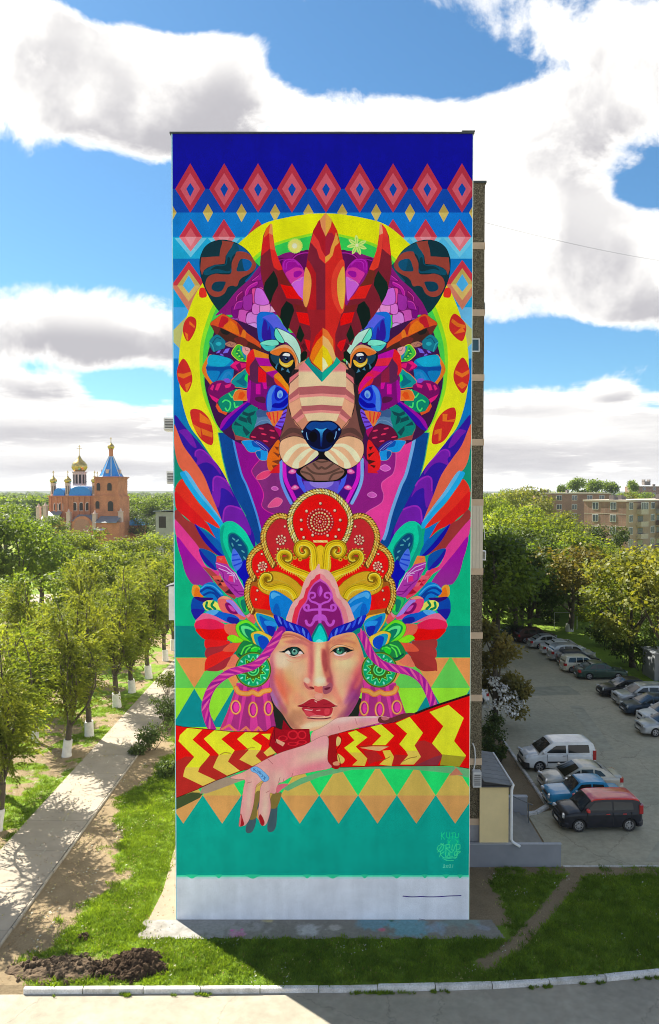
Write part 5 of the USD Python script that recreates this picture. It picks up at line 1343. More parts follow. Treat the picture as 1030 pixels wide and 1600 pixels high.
turf_links = [("g.position", "n1.vector"), ("g.position", "n2.vector"), ("g.position", "n3.vector"), ("a.color", "sx.color"), ("n2.fac", "th.value1"), ("th.value", "ad.value1"), ("sx.r", "ad.value2"), ("ad.value", "st.value"),
    ("n1.fac", "mg.a"), ("n2.fac", "mg.b"), ("mg.result", "gr.fac"), ("mg.result", "dr.fac"), ("st.result", "mx.fac"), ("dr.color", "mx.a"), ("gr.color", "mx.b"), ("mx.result", "p.base_color"),
    ("n2.fac", "hb.value1"), ("n3.fac", "hb.value2"), ("hb.value", "b.height"), ("b.normal", "p.normal")]
turf_mat = usdkit.material(stage, "/World/Looks/turf", turf_nodes, turf_links, surface="p.BSDF")
xs = np.concatenate([np.linspace(-160, -23, 40), np.arange(-22.5, 15, 0.16), np.linspace(15.2, 30, 80), np.linspace(31, 160, 40)])
ts = np.concatenate([np.arange(0, 26, 0.16), np.linspace(26.5, 80, 90), np.linspace(82, 330, 50)])
X = np.repeat(xs[None], len(ts), 0)
fade = np.clip(1 - ts / 30, 0, 1)[:, None]
Y = np.where(fade > 0, (kerb_y(X) + 0.12) * fade + (-3.6) * (1 - fade), -3.6) + ts[:, None]
grass_m = grass_mask(X, Y)
Z = 0.045 * (fb(X, Y, 0.9, 5) - 0.5) * np.exp(-np.abs(X) / 60)
Z[0] = -0.14; Y[0] -= 0.15
nx, ny = len(xs), len(ts)
ii, jj = np.meshgrid(np.arange(nx - 1), np.arange(ny - 1))
q = np.stack([jj * nx + ii, jj * nx + ii + 1, (jj + 1) * nx + ii + 1, (jj + 1) * nx + ii], -1).reshape(-1, 4)
lw = colored("/World/lawn", np.c_[X.ravel(), Y.ravel(), Z.ravel()], np.vstack([q[:, [0, 1, 2]], q[:, [0, 2, 3]]]), np.repeat(grass_m.ravel()[:, None], 3, 1), turf_mat, smooth=False)
meta(lw.GetPrim(), "green turf with bare sandy patches round the tall building", "lawn", kind="structure")

# road with its dust and repair seams
def paving(name, c0, c1, big, crack):
    return usdkit.material(stage, f"/World/Looks/{name}", {"g": ("geometry", {}), "n1": ("noise_texture", {"scale": big, "detail": 7.0, "roughness": 0.6}), "n2": ("noise_texture", {"scale": 45.0, "detail": 4.0, "roughness": 0.7}), "n3": ("noise_texture", {"scale": 3.2, "detail": 6.0, "roughness": 0.65}),
    "r1": ("rgb_ramp", {"ramp": [(0.3, c0), (0.7, c1)]}), "r2": ("map_range", {"from_min": 0.25, "from_max": 0.75, "to_min": 0.72, "to_max": 1.25, "clamp": True}), "r3": ("map_range", {"from_min": 0.3, "from_max": 0.7, "to_min": 0.85, "to_max": 1.12, "clamp": True}),
    "vo": ("voronoi_texture", {"feature": "distance_to_edge", "scale": crack}), "nd": ("noise_texture", {"scale": 0.9, "detail": 8.0, "roughness": 0.7}), "vd": ("vector_math", {"math_type": "add"}), "cr": ("map_range", {"from_min": 0.0, "from_max": 0.0035, "to_min": 0.66, "to_max": 1.0, "clamp": True}),
    "m1": ("vector_math", {"math_type": "scale"}), "m2": ("vector_math", {"math_type": "scale"}), "m3": ("vector_math", {"math_type": "scale"}), "b": ("bump", {"strength": 0.5, "distance": 0.01}), "p": ("principled_bsdf", {"roughness": 0.9, "specular_ior_level": 0.25})},
    [("g.position", "n1.vector"), ("g.position", "n2.vector"), ("g.position", "n3.vector"), ("g.position", "nd.vector"), ("g.position", "vd.vector1"), ("nd.color", "vd.vector2"), ("vd.vector", "vo.vector"), ("vo.distance", "cr.value"), ("n1.fac", "r1.fac"), ("n2.fac", "r2.value"), ("n3.fac", "r3.value"),
         ("r1.color", "m1.vector1"), ("r2.result", "m1.scale"), ("m1.vector", "m2.vector1"), ("r3.result", "m2.scale"), ("m2.vector", "m3.vector1"), ("cr.result", "m3.scale"), ("m3.vector", "p.base_color"), ("n2.fac", "b.height"), ("b.normal", "p.normal")], surface="p.BSDF")


asph = paving("road_asphalt", (0.26, 0.24, 0.19), (0.38, 0.345, 0.27), 0.35, 0.17)
lot = paving("lot_asphalt", (0.33, 0.32, 0.235), (0.50, 0.445, 0.32), 0.16, 0.11)
rx = np.linspace(-150, 150, 301)
rows = [kerb_y(rx) - 0.02] + [kerb_y(rx) * k + (-60) * (1 - k) for k in (0.9, 0.7, 0.4, 0.0)]
rv = np.vstack([np.c_[rx, r, np.full(len(rx), -0.11)] for r in rows])
n = len(rx); a, b = np.meshgrid(np.arange(n - 1), np.arange(4)); q = np.stack([b * n + a + n, b * n + a + n + 1, b * n + a + 1, b * n + a], -1).reshape(-1, 4)
m = MB(); m.add(rv, q); m.build("road", asph, kind="structure", label="grey asphalt road along the foot of the picture", cat="road")

# white-painted kerb, stone by stone
kerb_mat = mat("kerb_paint", (0.74, 0.73, 0.72), 0.85, 0.0, 2.2, bump=0.008, bscale=22, col2=(0.50, 0.48, 0.44), fine=0.18)
kerb_mats = [kerb_mat, mat("kerb_paint_worn", (0.68, 0.67, 0.65), 0.85, 0.0, 2.6, bump=0.01, bscale=25, col2=(0.36, 0.34, 0.30), fine=0.2)]


def kerb_run(line, name, label, group=None, wdt=0.17, top=0.05, bot=-0.13, ln=1.88, mats=kerb_mats, gap=0.03):
    t = thing(name, label, "kerb", group=group)
    Ls = shapely.LineString(line)
    k, d = 0, 0.0
    r = random.Random(5)
    while d < Ls.length - 0.3:
        l = min(ln * r.uniform(0.97, 1.03), Ls.length - d)
        p, q = np.array(Ls.interpolate(d + gap / 2).coords[0]), np.array(Ls.interpolate(d + l - gap / 2).coords[0])
        dirv = (q - p) / np.linalg.norm(q - p)
        nn = np.array([-dirv[1], dirv[0]]) * wdt / 2
        z = top + r.uniform(-0.012, 0.012)
        c = 0.02
        sec = [(-1, bot), (-1, z - c), (-1 + 2 * c / wdt, z), (1 - 2 * c / wdt, z), (1, z - c), (1, bot)]
        sh = nn / np.linalg.norm(nn) * r.uniform(-0.012, 0.012)
        v = [[*(e + nn * s + sh), zz] for e in (p, q) for s, zz in sec]
        f = [[i, (i + 1) % 6, 6 + (i + 1) % 6, 6 + i] for i in range(6)]
        mm = MB(); mm.add(v, f); mm.add(v, [[0, 2, 1], [0, 3, 2], [0, 4, 3], [0, 5, 4], [6, 7, 8], [6, 8, 9], [6, 9, 10], [6, 10, 11]])
        mm.build("kerb_stone", mats[k % len(mats)], t)
        d += l; k += 1
    return t


kx = np.linspace(gp(36, 1548)[0], 16, 60)
kerb_run(np.c_[kx, kerb_y(kx) + 0.06], "roadside_kerb", "long run of white painted kerb stones along the road below the mural")

# footpath and its edging
PX0, PX1 = -14.55, -11.6
conc = mat("path_concrete", (0.26, 0.225, 0.18), 0.9, 0.0, 0.8, bump=0.004, bscale=60, col2=(0.34, 0.295, 0.235), fine=0.12)
m = MB()
py = np.arange(kerb_y(-13) + 0.2, 140, 3.0)
for y0 in py:
    m.box([PX0, y0, -0.05], [PX1, y0 + 2.985, 0.055])
m.build("footpath", conc, kind="structure", label="straight pale concrete footpath left of the tall building", cat="footpath")
edge_m = mat("edging_stone", (0.30, 0.27, 0.22), 0.9, 0.2, 3, bump=0.01)
kerb_run(np.array([[PX1 + 0.09, kerb_y(-13) + 0.3], [PX1 + 0.09, 60]]), "path_edging", "low grey edging stones along the right side of the footpath", wdt=0.09, top=0.10, bot=-0.05, ln=1.0, mats=[edge_m])

# car park
lotp = [(9.72, 4.06), (70, 4.06), (70, 33.5), (24.75, 34.4), (25.2, 51.5), (6.0, 51.5), (6.0, 22.6), (11.05, 22.6), (11.05, 9.6), (9.72, 8.9)]
m = MB(); m.prism(lotp, "z", -0.1, 0.02); m.build("car_park", lot, kind="structure", label="grey asphalt car park right of the tall building", cat="car park")
kerb_run(np.array([[11.0, 22.4], [10.98, 10.2]]), "car_park_kerb", "straight white kerb between the dirt strip and the white van", top=0.13, bot=-0.05, ln=2.4, group=None)
kerb_run(np.array([[10.95, 10.0], [10.6, 9.35], [9.7, 9.05]]), "car_park_kerb", "short bent white kerb joining the grey ramp wall", top=0.13, bot=-0.05, ln=1.2, wdt=0.22)
kerb_run(np.array([[17.5, 51.62], [25.3, 51.62]]), "car_park_kerb", "white kerb across the far end of the car park", top=0.13, bot=-0.05, ln=2.4)
kerb_run(np.array([[25.32, 51.3], [24.85, 34.5], [28, 33.7]]), "car_park_kerb", "white kerb in front of the far row of parked cars", top=0.13, bot=-0.05, ln=2.4)
m = MB(); m.box([9.9, 4.0, -0.05], [40, 4.06, 0.05]); m.build("lot_edging", kerb_mats[1], label="thin pale edging between the car park and the front lawn", cat="edging")
# repair patches in the car park
pat = [mat("tar_patch", (0.29, 0.285, 0.215), 0.9, 0.2, 1.5, bump=0.006, bscale=40), mat("tar_patch_pale", (0.35, 0.335, 0.25), 0.9, 0.2, 1.5, bump=0.006, bscale=40)]
for k, (pl_, lab) in enumerate([([(13.2, 30.0), (19.6, 30.6), (19.4, 33.2), (13.0, 32.4)], "long darker repair patch across the car park aisle"), ([(16.5, 18.0), (17.4, 18.1), (18.6, 27.5), (17.7, 27.6)], "narrow trench repair running away down the car park aisle"), ([(12.6, 38.0), (16.0, 38.4), (15.8, 41.6), (12.5, 41.0)], "squarish pale repair patch far down the car park"), ([(13.5, 4.4), (14.1, 4.4), (15.6, 6.2), (14.9, 6.3)], "small worn repair by the front edge of the car park")]):
    m = MB(); m.prism(pl_, "z", 0.0, 0.0245); m.build("asphalt_patch", pat[k % 2], kind="structure", label=lab, cat="patch")
# lines worn into the lot
m = MB(); m.prism([(19.5, 88), (27, 80), (34, 95), (32, 97)], "z", 0.0, 0.03); m.build("side_path", conc, kind="structure", label="pale path behind the car park", cat="path")
m = MB(); m.box([-140, 78, -0.05], [-33, 86, 0.06]); m.build("side_street", conc, kind="structure", label="sunlit street between the trees on the left", cat="street")

# ---------------------------------------------------------------- the painted building
XL, XR = (yp(268, 208, 0)[0] + yp(274.7, 1437, 0)[0]) / 2, (yp(740, 208, 0)[0] + yp(733.3, 1437, 0)[0]) / 2
HT = yp(504, 209, 0)[2]
LEN = 74.0
bld = thing("apartment_tower", "tall apartment block end wall painted with a bright bear and woman mural", "building")
plaster = mat("wall_plaster", (0.55, 0.55, 0.54), 0.9, 0.1, 1.5)
m = MB(); m.box([XL, 0.0, -0.05], [XR, LEN, HT]); m.build("wall", plaster, bld)

# painted end wall: colours of the paint itself, as fine triangles
PV, PC = paint_all()
D = np.stack([PV[:, 0] - 515, FOC * math.cos(PITCH) + (800 - PV[:, 1]) * math.sin(PITCH), -FOC * math.sin(PITCH) + (800 - PV[:, 1]) * math.cos(PITCH)], 1)
MW = CAMP + D * ((CAM_D - 0.004) / D[:, 1])[:, None]
MW[:, 0] = np.clip(MW[:, 0], XL, XR); MW[:, 2] = np.clip(MW[:, 2], 0.0, HT)
PAINT_GAIN = 1.4
lin_c = srgb(PC) * PAINT_GAIN
lin_c *= np.minimum(1, 0.88 / lin_c.max(1, keepdims=True)) ** 0.6          # keep the hue of the palest paints
lin_c = np.clip(lin_c, 0.003, 0.88)
paint = usdkit.material(stage, "/World/Looks/mural_paint", {"a": ("attribute", {"attribute": "tint"}), "g": ("geometry", {}), "n": ("noise_texture", {"scale": 1.1, "detail": 8.0, "roughness": 0.65}), "nf": ("noise_texture", {"scale": 30.0, "detail": 4.0}),
    "r": ("map_range", {"from_min": 0.25, "from_max": 0.75, "to_min": 0.86, "to_max": 1.12, "clamp": True}), "s": ("vector_math", {"math_type": "scale"}), "rf": ("map_range", {"from_min": 0.25, "from_max": 0.75, "to_min": 0.92, "to_max": 1.08, "clamp": True}), "s2": ("vector_math", {"math_type": "scale"}),
    "b": ("bump", {"strength": 0.4, "distance": 0.004}), "ms": ("mapping", {"scale": (2.2, 2.2, 0.16)}), "nst": ("noise_texture", {"scale": 1.0, "detail": 5.0}), "rs": ("map_range", {"from_min": 0.3, "from_max": 0.7, "to_min": 0.93, "to_max": 1.06, "clamp": True}), "s3": ("vector_math", {"math_type": "scale"}), "p": ("principled_bsdf", {"roughness": 1.0, "specular_ior_level": 0.0})},
    [("g.position", "ms.vector"), ("ms.vector", "nst.vector"), ("nst.fac", "rs.value"), ("s2.vector", "s3.vector1"), ("rs.result", "s3.scale"), ("g.position", "n.vector"), ("g.position", "nf.vector"), ("n.fac", "r.value"), ("nf.fac", "rf.value"), ("a.color", "s.vector1"), ("r.result", "s.scale"), ("s.vector", "s2.vector1"), ("rf.result", "s2.scale"), ("s3.vector", "p.base_color"), ("nf.fac", "b.height"), ("b.normal", "p.normal")], surface="p.BSDF")
F = np.arange(len(MW)).reshape(-1, 3)
cr = np.cross(MW[F[:, 1]] - MW[F[:, 0]], MW[F[:, 2]] - MW[F[:, 0]])
flip = cr[:, 1] > 0
F[flip] = F[flip][:, ::-1]
mu = colored(str(bld.GetPath()) + "/mural_painting", MW, F, lin_c, paint)
meta(mu.GetPrim(), "bright painted mural of a horned bear above a woman in a feathered red crown")
capm = mat("roof_flashing", (0.05, 0.06, 0.055), 0.6, 0.2, 4)
m = MB(); m.box([XL - 0.05, -0.05, HT + 0.002], [XR + 0.03, LEN, HT + 0.055]); m.box([XR - 0.42, -0.06, HT + 0.056], [XR + 0.04, 0.5, HT + 0.1]); m.build("roof_flashing", capm, bld)
m = MB(); m.box([XL + 0.4, 0.4, HT + 0.1], [XR - 0.4, LEN - 0.4, HT + 0.14]); m.build("roof", mat("roof_felt", (0.09, 0.09, 0.09), 0.9), bld)
# stack of loggias on the right flank
WY = 4.3
WX0, WX1 = XR + 0.002, yp(755.5, 700, WY)[0]
bands = [384, 488.5, 590, 691, 785, 893, 993, 1090.5, 1190, 1284]
zt = yp(750, 286, WY)[2]
zb = [yp(750, v, WY)[2] for v in bands]
peb = usdkit.material(stage, "/World/Looks/pebble_dash", {"g": ("geometry", {}), "v": ("voronoi_texture", {"scale": 34.0}), "w": ("white_noise_texture", {}), "r": ("rgb_ramp", {"ramp": [(0.0, (0.05, 0.035, 0.018)), (0.45, (0.12, 0.095, 0.052)), (0.85, (0.20, 0.165, 0.10)), (1.0, (0.31, 0.26, 0.17))]}), "b": ("bump", {"strength": 1.0, "distance": 0.015}), "p": ("principled_bsdf", {"roughness": 0.9})},
    [("g.position", "v.vector"), ("v.position", "w.vector"), ("w.value", "r.fac"), ("r.color", "p.base_color"), ("v.distance", "b.height"), ("b.normal", "p.normal")], surface="p.BSDF")
bandm = mat("pale_band", (0.60, 0.44, 0.30), 0.85, 0.1, 2, bump=0.003)
sid = mat("beige_siding", (0.62, 0.54, 0.42), 0.6, 0.05, 2)
edges = [zt] + zb
for k in range(len(edges) - 1):
    hi, lo = edges[k] - (0.14 if k else 0.0), edges[k + 1] + 0.14
    if k == 5:
        m = MB()
        for j in range(9):
            x0 = WX0 + (WX1 - WX0) * j / 9
            m.box([x0 + 0.004, WY - 0.03, lo], [x0 + (WX1 - WX0) / 9 - 0.004, WY + 0.3, hi])
        m.box([WX0, WY + 0.3, lo], [WX1, LEN, hi])
        m.build("balcony_siding", sid, bld, label="cream boarded-in balcony side")
    else:
        m = MB(); m.box([WX0, WY, lo], [WX1, LEN, hi]); m.build("loggia_wall", peb, bld)
    m = MB(); m.box([WX0 - 0.001, WY - 0.025, edges[k + 1] - 0.138], [WX1 + 0.02, LEN, edges[k + 1] + 0.138]); m.build("floor_band", bandm, bld)
m = MB(); m.box([WX0, WY - 0.02, -0.05], [WX1 + 0.01, LEN, zb[-1] - 0.14]); m.build("plinth", mat("grey_plinth", (0.30, 0.30, 0.315), 0.85, 0.1), bld)
m = MB(); m.box([WX0, WY - 0.06, zt], [WX1 + 0.06, LEN, zt + 0.08]); m.build("loggia_cap", capm, bld)
for k in range(9):
    for j in range(4):
        y0 = WY + 1.2 + j * 6.0
        z1 = edges[k] - 0.35; z0 = z1 - 1.4
        m = MB()
        for zz in (z0, z1 - 0.07):
            m.box([WX1 + 0.002, y0, zz], [WX1 + 0.05, y0 + 4.2, zz + 0.07])
        for e in range(5):
            m.box([WX1 + 0.002, y0 + e * 1.035, z0 + 0.07], [WX1 + 0.05, y0 + e * 1.035 + 0.06, z1 - 0.07])
        w = m.build("loggia_window", mat("white_frame", (0.75, 0.75, 0.74), 0.5, 0.05), bld)
        m = MB(); m.box([WX1 + 0.002, y0 + 0.06, z0 + 0.07], [WX1 + 0.02, y0 + 4.14, z1 - 0.07]); m.build("pane", glass("window_glass"), w)
# corner of a framed window on the loggia's end wall
wf, wg = MATS["white_frame"], glass("green_glass", (0.01, 0.035, 0.03))
p0, p1 = yp(741.5, 529, WY), yp(749.5, 550, WY)
m = MB(); t_ = 0.045
m.box([WX0 + 0.01, WY - 0.06, p1[2]], [p1[0], WY, p1[2] + t_]); m.box([WX0 + 0.01, WY - 0.06, p0[2] - t_], [p1[0], WY, p0[2]]); m.box([p1[0] - t_, WY - 0.06, p1[2] + t_], [p1[0], WY, p0[2] - t_])
w = m.build("end_window", wf, bld)
m = MB(); m.box([WX0 + 0.012, WY - 0.02, p1[2] + t_], [p1[0] - t_, WY - 0.004, p0[2] - t_]); m.build("pane", wg, w)


# ---------------------------------------------------------------- things fixed to the block
acw = mat("ac_white", (0.66, 0.65, 0.62), 0.55, 0.08, 6)
dkg = mat("dark_grille", (0.04, 0.04, 0.045), 0.6)


def ac_unit(label, c, size, face="y", group=None):
    """An outdoor air-conditioner box with grille and bracket; c = centre."""
    t = thing("air_conditioner", label, "air conditioner", c, group=group)
    sx_, sy_, sz_ = size
    rb = manifold3d.Manifold.cube([sx_, sy_, sz_], True)
    obj("casing", rb, acw, t)
    m = MB()
    for k in range(6):
        z = -sz_ * 0.40 + k * sz_ * 0.8 / 6
        m.box([-sx_ * 0.4, -sy_ / 2 - 0.012, z], [sx_ * 0.4, -sy_ / 2 + 0.002, z + sz_ * 0.06])
    m.build("grille", dkg, t)
    m = MB(); m.box([-sx_ / 2, -sy_ * 0.4, -sz_ / 2 - 0.05], [sx_ / 2, sy_ * 0.4, -sz_ / 2 - 0.002]); m.build("bracket", acw, t)
    return t


a = yp(743.5, 1213, WY)
ac_unit("white air conditioner low on the brown loggia wall beside the painted arm", [a[0], WY - 0.19, a[2]], (0.34, 0.34, 0.62))
m = MB(); pp = [yp(u, v, WY - 0.05) for u, v in ((738.5, 1161), (741.5, 1168), (743, 1182), (742.5, 1192), (740, 1203))]
pp = spline3 = np.array([[x, WY - 0.06, z] for x, _, z in pp]); m.tube(pp, 0.03, 6)
m.build("white_hose", acw, label="thin white hose curving down above the low air conditioner", cat="hose")
for v0, v1, u, lab in ((653, 671, 257.5, "upper grey air conditioner peeping past the left edge of the mural"), (736, 754, 262, "lower grey air conditioner peeping past the left edge of the mural")):
    a, b = yp(u, v0, 0.5), yp(u, v1, 0.5)
    ac_unit(lab, [(a[0] + XL) / 2, 0.7, (a[2] + b[2]) / 2], (XL - a[0] - 0.004, 0.8, a[2] - b[2]))
a, b = yp(263.5, 914, 0.6), yp(263.5, 969, 0.6)
t = thing("wall_cabinet", "white panel cabinet with sloping lid on the left wall of the block", "cabinet", [(a[0] + XL) / 2, 1.0, b[2]])
hw = (XL - a[0]) / 2 - 0.003
m = MB(); m.box([-hw, -0.4, 0], [hw, 0.4, a[2] - b[2] - 0.05]); m.build("panel", acw, t)
m = MB(); m.prism([(-hw - 0.12, a[2] - b[2] - 0.09), (hw, a[2] - b[2] + 0.02), (hw, a[2] - b[2] + 0.06), (-hw - 0.12, a[2] - b[2] - 0.05)], "y", -0.45, 0.45); m.build("lid", dkg, t)
# small fittings seen past the right edge of the loggias
a = yp(757, 868, WY)
t = thing("window_box", "small white open frame jutting from the loggia side with a cable loop", "bracket", [WX1, WY + 0.2, a[2]])
m = MB(); h = 0.2
for lo, hi in (([0.0, -0.2, -h], [0.14, 0.2, -h + 0.035]), ([0.0, -0.2, h - 0.035], [0.14, 0.2, h]), ([0.105, -0.2, -h + 0.035], [0.14, 0.2, h - 0.035])):
    m.box(lo, hi)
m.build("frame", wf, t)
m = MB(); m.tube([[0.0, 0, 1.35], [0.05, 0, 1.28], [0.1, 0, 1.05], [0.105, 0, 0.65]], 0.014, 6); m.build("cable_loop", wf, t)
a = yp(756.5, 481, WY)
m = MB(); m.box([WX1 + 0.002, WY + 0.1, a[2] - 0.25], [WX1 + 0.06, WY + 0.5, a[2] + 0.25]); m.build("meter_box", mat("grey_box", (0.25, 0.26, 0.25), 0.7), label="small grey box near the top of the loggia edge", cat="box")
m = MB()
for k in range(4):
    a = yp(743.5, 494 + k * 5, WY); m.box([WX0 + 0.01, WY - 0.03, a[2] - 0.05], [WX0 + 0.07 + 0.02 * (k % 2), WY - 0.001, a[2] + 0.05])
m.build("wall_insulators", wf, label="row of small white insulators on the upper loggia wall", cat="insulators")
w0, w1 = np.array([WX1, WY + 0.1, yp(755, 346, WY)[2]]), np.array(yp(1034, 393, 22.0))
w2 = w0 + (w1 - w0) * 2.2
s = np.linspace(0, 1, 24)[:, None]
m = MB(); m.tube(w0 * (1 - s) + w2 * s - np.array([[0, 0, 0.6]]) * 4 * s * (1 - s), 0.008, 5, False); m.build("overhead_cable", mat("cable_grey", (0.2, 0.2, 0.21), 0.6), label="thin grey cable running from the loggias across the sky", cat="cable")

# paving round the foot of the wall, with splashes of spilt paint
av = []
apx = np.arange(-7.0, 6.5, 0.05)
apy = np.arange(-1.12, 0.001, 0.05)
XX, YY = np.meshgrid(apx, apy)
base = np.array([0.20, 0.185, 0.155])
cols = np.repeat((base[None, None] * (0.78 + 0.5 * fb(XX, YY, 1.3, 4))[..., None]), 1, 0)
for u, v, r_, c_, al in ((420, 1441, 0.28, (0.6, 0.5, 0.2), .5), (372, 1462, 0.35, (0.55, 0.10, 0.32), .55), (480, 1456, 0.55, (0.55, 0.55, 0.55), .55), (597, 1455, 0.16, (0.65, 0.08, 0.14), .8), (585, 1445, 0.7, (0.10, 0.30, 0.38), .6), (640, 1450, 0.9, (0.12, 0.34, 0.40), .7), (680, 1452, 0.5, (0.25, 0.33, 0.42), .5),
                         (612, 1442, 0.10, (0.02, 0.12, 0.06), .9), (330, 1438, 2.2, (0.55, 0.56, 0.58), .25), (755, 1452, 0.3, (0.30, 0.36, 0.45), .35), (525, 1452, 0.25, (0.6, 0.55, 0.5), .4), (720, 1442, 0.8, (0.16, 0.34, 0.32), .35), (362, 1456, 0.08, (0.7, 0.1, 0.4), .8), (378, 1455, 0.07, (0.7, 0.1, 0.4), .7)):
    c0 = gp(u, v)
    dd = np.hypot(XX - c0[0], (YY - c0[1]) * 1.5) / r_ + (fb(XX, YY, 3.5, 11) - 0.5) * 1.8
    w_ = (al * (1 - sstep(0.5, 1.15, dd)))[..., None]
    cols = cols * (1 - w_) + np.array(c_) * w_
nx, ny = len(apx), len(apy)
ii, jj = np.meshgrid(np.arange(nx - 1), np.arange(ny - 1))
qd = np.stack([jj * nx + ii, jj * nx + ii + 1, (jj + 1) * nx + ii + 1, (jj + 1) * nx + ii], -1).reshape(-1, 4)
keep = np.ones(len(qd), bool)
cxq = XX.ravel()[qd].mean(1); cyq = YY.ravel()[qd].mean(1)
keep &= (cyq < 0.0) & (cyq > -1.1 + 0.05 * np.sin(cxq * 3) + 0.05 * np.sin(cxq * 7.3)) & (cxq > -6.75 + 0.12 * np.sin(cyq * 9)) & (cxq < 6.25 - 0.25 * (cyq + 1.1))
apm = usdkit.material(stage, "/World/Looks/apron_concrete", {"a": ("attribute", {"attribute": "tint"}), "g": ("geometry", {}), "n": ("noise_texture", {"scale": 9.0, "detail": 7.0, "roughness": 0.7}), "r": ("map_range", {"from_min": 0.25, "from_max": 0.75, "to_min": 0.72, "to_max": 1.2, "clamp": True}), "s": ("vector_math", {"math_type": "scale"}), "b": ("bump", {"strength": 0.6, "distance": 0.012}), "p": ("principled_bsdf", {"roughness": 0.9})},
    [("g.position", "n.vector"), ("n.fac", "r.value"), ("a.color", "s.vector1"), ("r.result", "s.scale"), ("s.vector", "p.base_color"), ("n.fac", "b.height"), ("b.normal", "p.normal")], surface="p.BSDF")
used, inv_ = np.unique(qd[keep], return_inverse=True); inv_ = inv_.reshape(-1, 4); FQ = np.vstack([inv_[:, [0, 1, 2]], inv_[:, [0, 2, 3]]])
ap = colored("/World/apron_paving", np.c_[XX.ravel(), YY.ravel(), 0.085 + 0.05 * YY.ravel()][used], FQ, cols.reshape(-1, 3)[used], apm)
meta(ap.GetPrim(), "concrete apron under the mural spattered with spilt paint", "paving", kind="structure")
m = MB(); m.prism([(-6.7, 0.0), (XL - 0.002, 0.0), (XL - 0.002, 26), (-6.45, 26), (-6.55, 14), (-6.9, 6), (-6.6, 2)], "z", -0.05, 0.06); m.build("side_paving", mat("sandy_concrete", (0.27, 0.215, 0.15), 0.9, 0.15, 1.2, bump=0.01, bscale=20), kind="structure", label="sandy paving along the left wall of the block", cat="paving")

# ---------------------------------------------------------------- entrance porch, ramp walls and rail
cream = mat("cream_wall", (0.84, 0.66, 0.34), 0.85, 0.05, 1.2)
greyp = mat("grey_render", (0.235, 0.245, 0.27), 0.85, 0.08, 1.5)
RY = 4.0
t = thing("entrance_porch", "cream rendered entrance porch with a grey sheet roof beside the block", "porch")
xa, xb = yp(750, 1280, RY + 0.1)[0], yp(795, 1280, RY + 0.1)[0]
ztop = yp(770, 1229, RY + 0.1)[2]
m = MB(); m.box([xa, RY + 0.12, 1.0], [xb, WY - 0.06, ztop]); m.box([WX1 + 0.03, WY - 0.06, 0.0], [xb, 7.7, ztop]); m.build("wall", cream, t)
roofm = mat("sheet_roof", (0.16, 0.165, 0.165), 0.55, 0.25, 1.5)
for k in range(8):
    y0 = RY - 0.1 + k * 0.5
    m = MB(); m.prism([(WX1 + 0.03, ztop + 0.28), (xb + 0.12, ztop + 0.10), (xb + 0.12, ztop + 0.13), (WX1 + 0.03, ztop + 0.31)], "y", y0, y0 + 0.47); m.build("roof_sheet", roofm, t)
m = MB(); m.box([xa + 0.05, RY - 0.02, ztop + 0.005], [xb + 0.1, RY + 0.12, ztop + 0.085]); m.prism([(xa + 0.02, ztop + 0.1), (xb + 0.1, ztop + 0.1), (xb + 0.1, ztop + 0.11), (WX1 + 0.03, ztop + 0.29), (xa + 0.02, ztop + 0.32)], "y", RY + 0.02, RY + 0.12); m.build("fascia", dkg, t)
m = MB(); m.tube([[xb + 0.14, RY - 0.14, ztop + 0.14], [xb + 0.14, 7.8, ztop + 0.12]], 0.05, 8); m.build("gutter", wf, t)
m = MB(); m.tube([[xb + 0.12, RY - 0.06, ztop + 0.1], [xb + 0.08, RY - 0.06, ztop - 0.1], [xb + 0.08, RY - 0.06, 1.22], [xb + 0.14, RY - 0.06, 1.1], [xb + 0.44, RY - 0.1, 0.93]], 0.058, 10); m.build("downpipe", wf, t)
t = thing("ramp_wall", "grey rendered low wall in front of the entrance porch", "wall")
xw = yp(877, 1330, RY)[0]
m = MB(); m.box([WX0 + 0.03, RY, -0.05], [xw, RY + 0.12, 0.97]); m.build("wall", greyp, t)
m = MB(); m.box([WX0 + 0.02, RY - 0.02, 0.972], [xw + 0.02, RY + 0.14, 1.0]); m.build("coping", mat("pale_coping", (0.40, 0.41, 0.43), 0.8), t)
t = thing("ramp_wall", "short grey wall behind the entrance steps", "wall")
m = MB(); m.box([WX1 + 0.1, 8.75, -0.05], [9.62, 8.95, 1.02]); m.build("wall", greyp, t)
m = MB(); m.box([WX1 + 0.1, 8.72, 1.022], [9.64, 8.98, 1.05]); m.build("coping", MATS["pale_coping"], t)
t = thing("entrance_steps", "worn concrete steps between the two grey ramp walls", "steps")
stepm = mat("step_concrete", (0.26, 0.25, 0.22), 0.9, 0.15, 2, bump=0.006)
for k in range(6):
    m = MB(); m.box([xb + 0.04, RY + 0.14, -0.05], [9.55 - k * 0.33, 8.7, 0.15 * (k + 1)] if k == 0 else [9.55 - k * 0.33, 8.7, 0.15 * (k + 1)])
    if k:
        m = MB(); m.box([xb + 0.04, RY + 0.14, 0.15 * k + 0.001], [9.55 - k * 0.33, 8.7, 0.15 * (k + 1)])
    m.build("step", stepm, t)
t = thing("hand_rail", "thin dark handrail beside the entrance steps", "handrail", [0, 7.9, 0])
rm = mat("rail_metal", (0.10, 0.11, 0.12), 0.5)
m = MB(); m.tube([[7.75, 0, 1.85], [9.5, 0, 1.05], [9.65, 0, 1.0]], 0.025, 6); m.build("rail", rm, t)
for x, z0 in ((8.1, 0.75), (9.45, 0.15)):
    m = MB(); m.tube([[x, 0, z0], [x, 0, 1.85 - (x - 7.75) * 0.457]], 0.02, 6); m.build("post", rm, t)

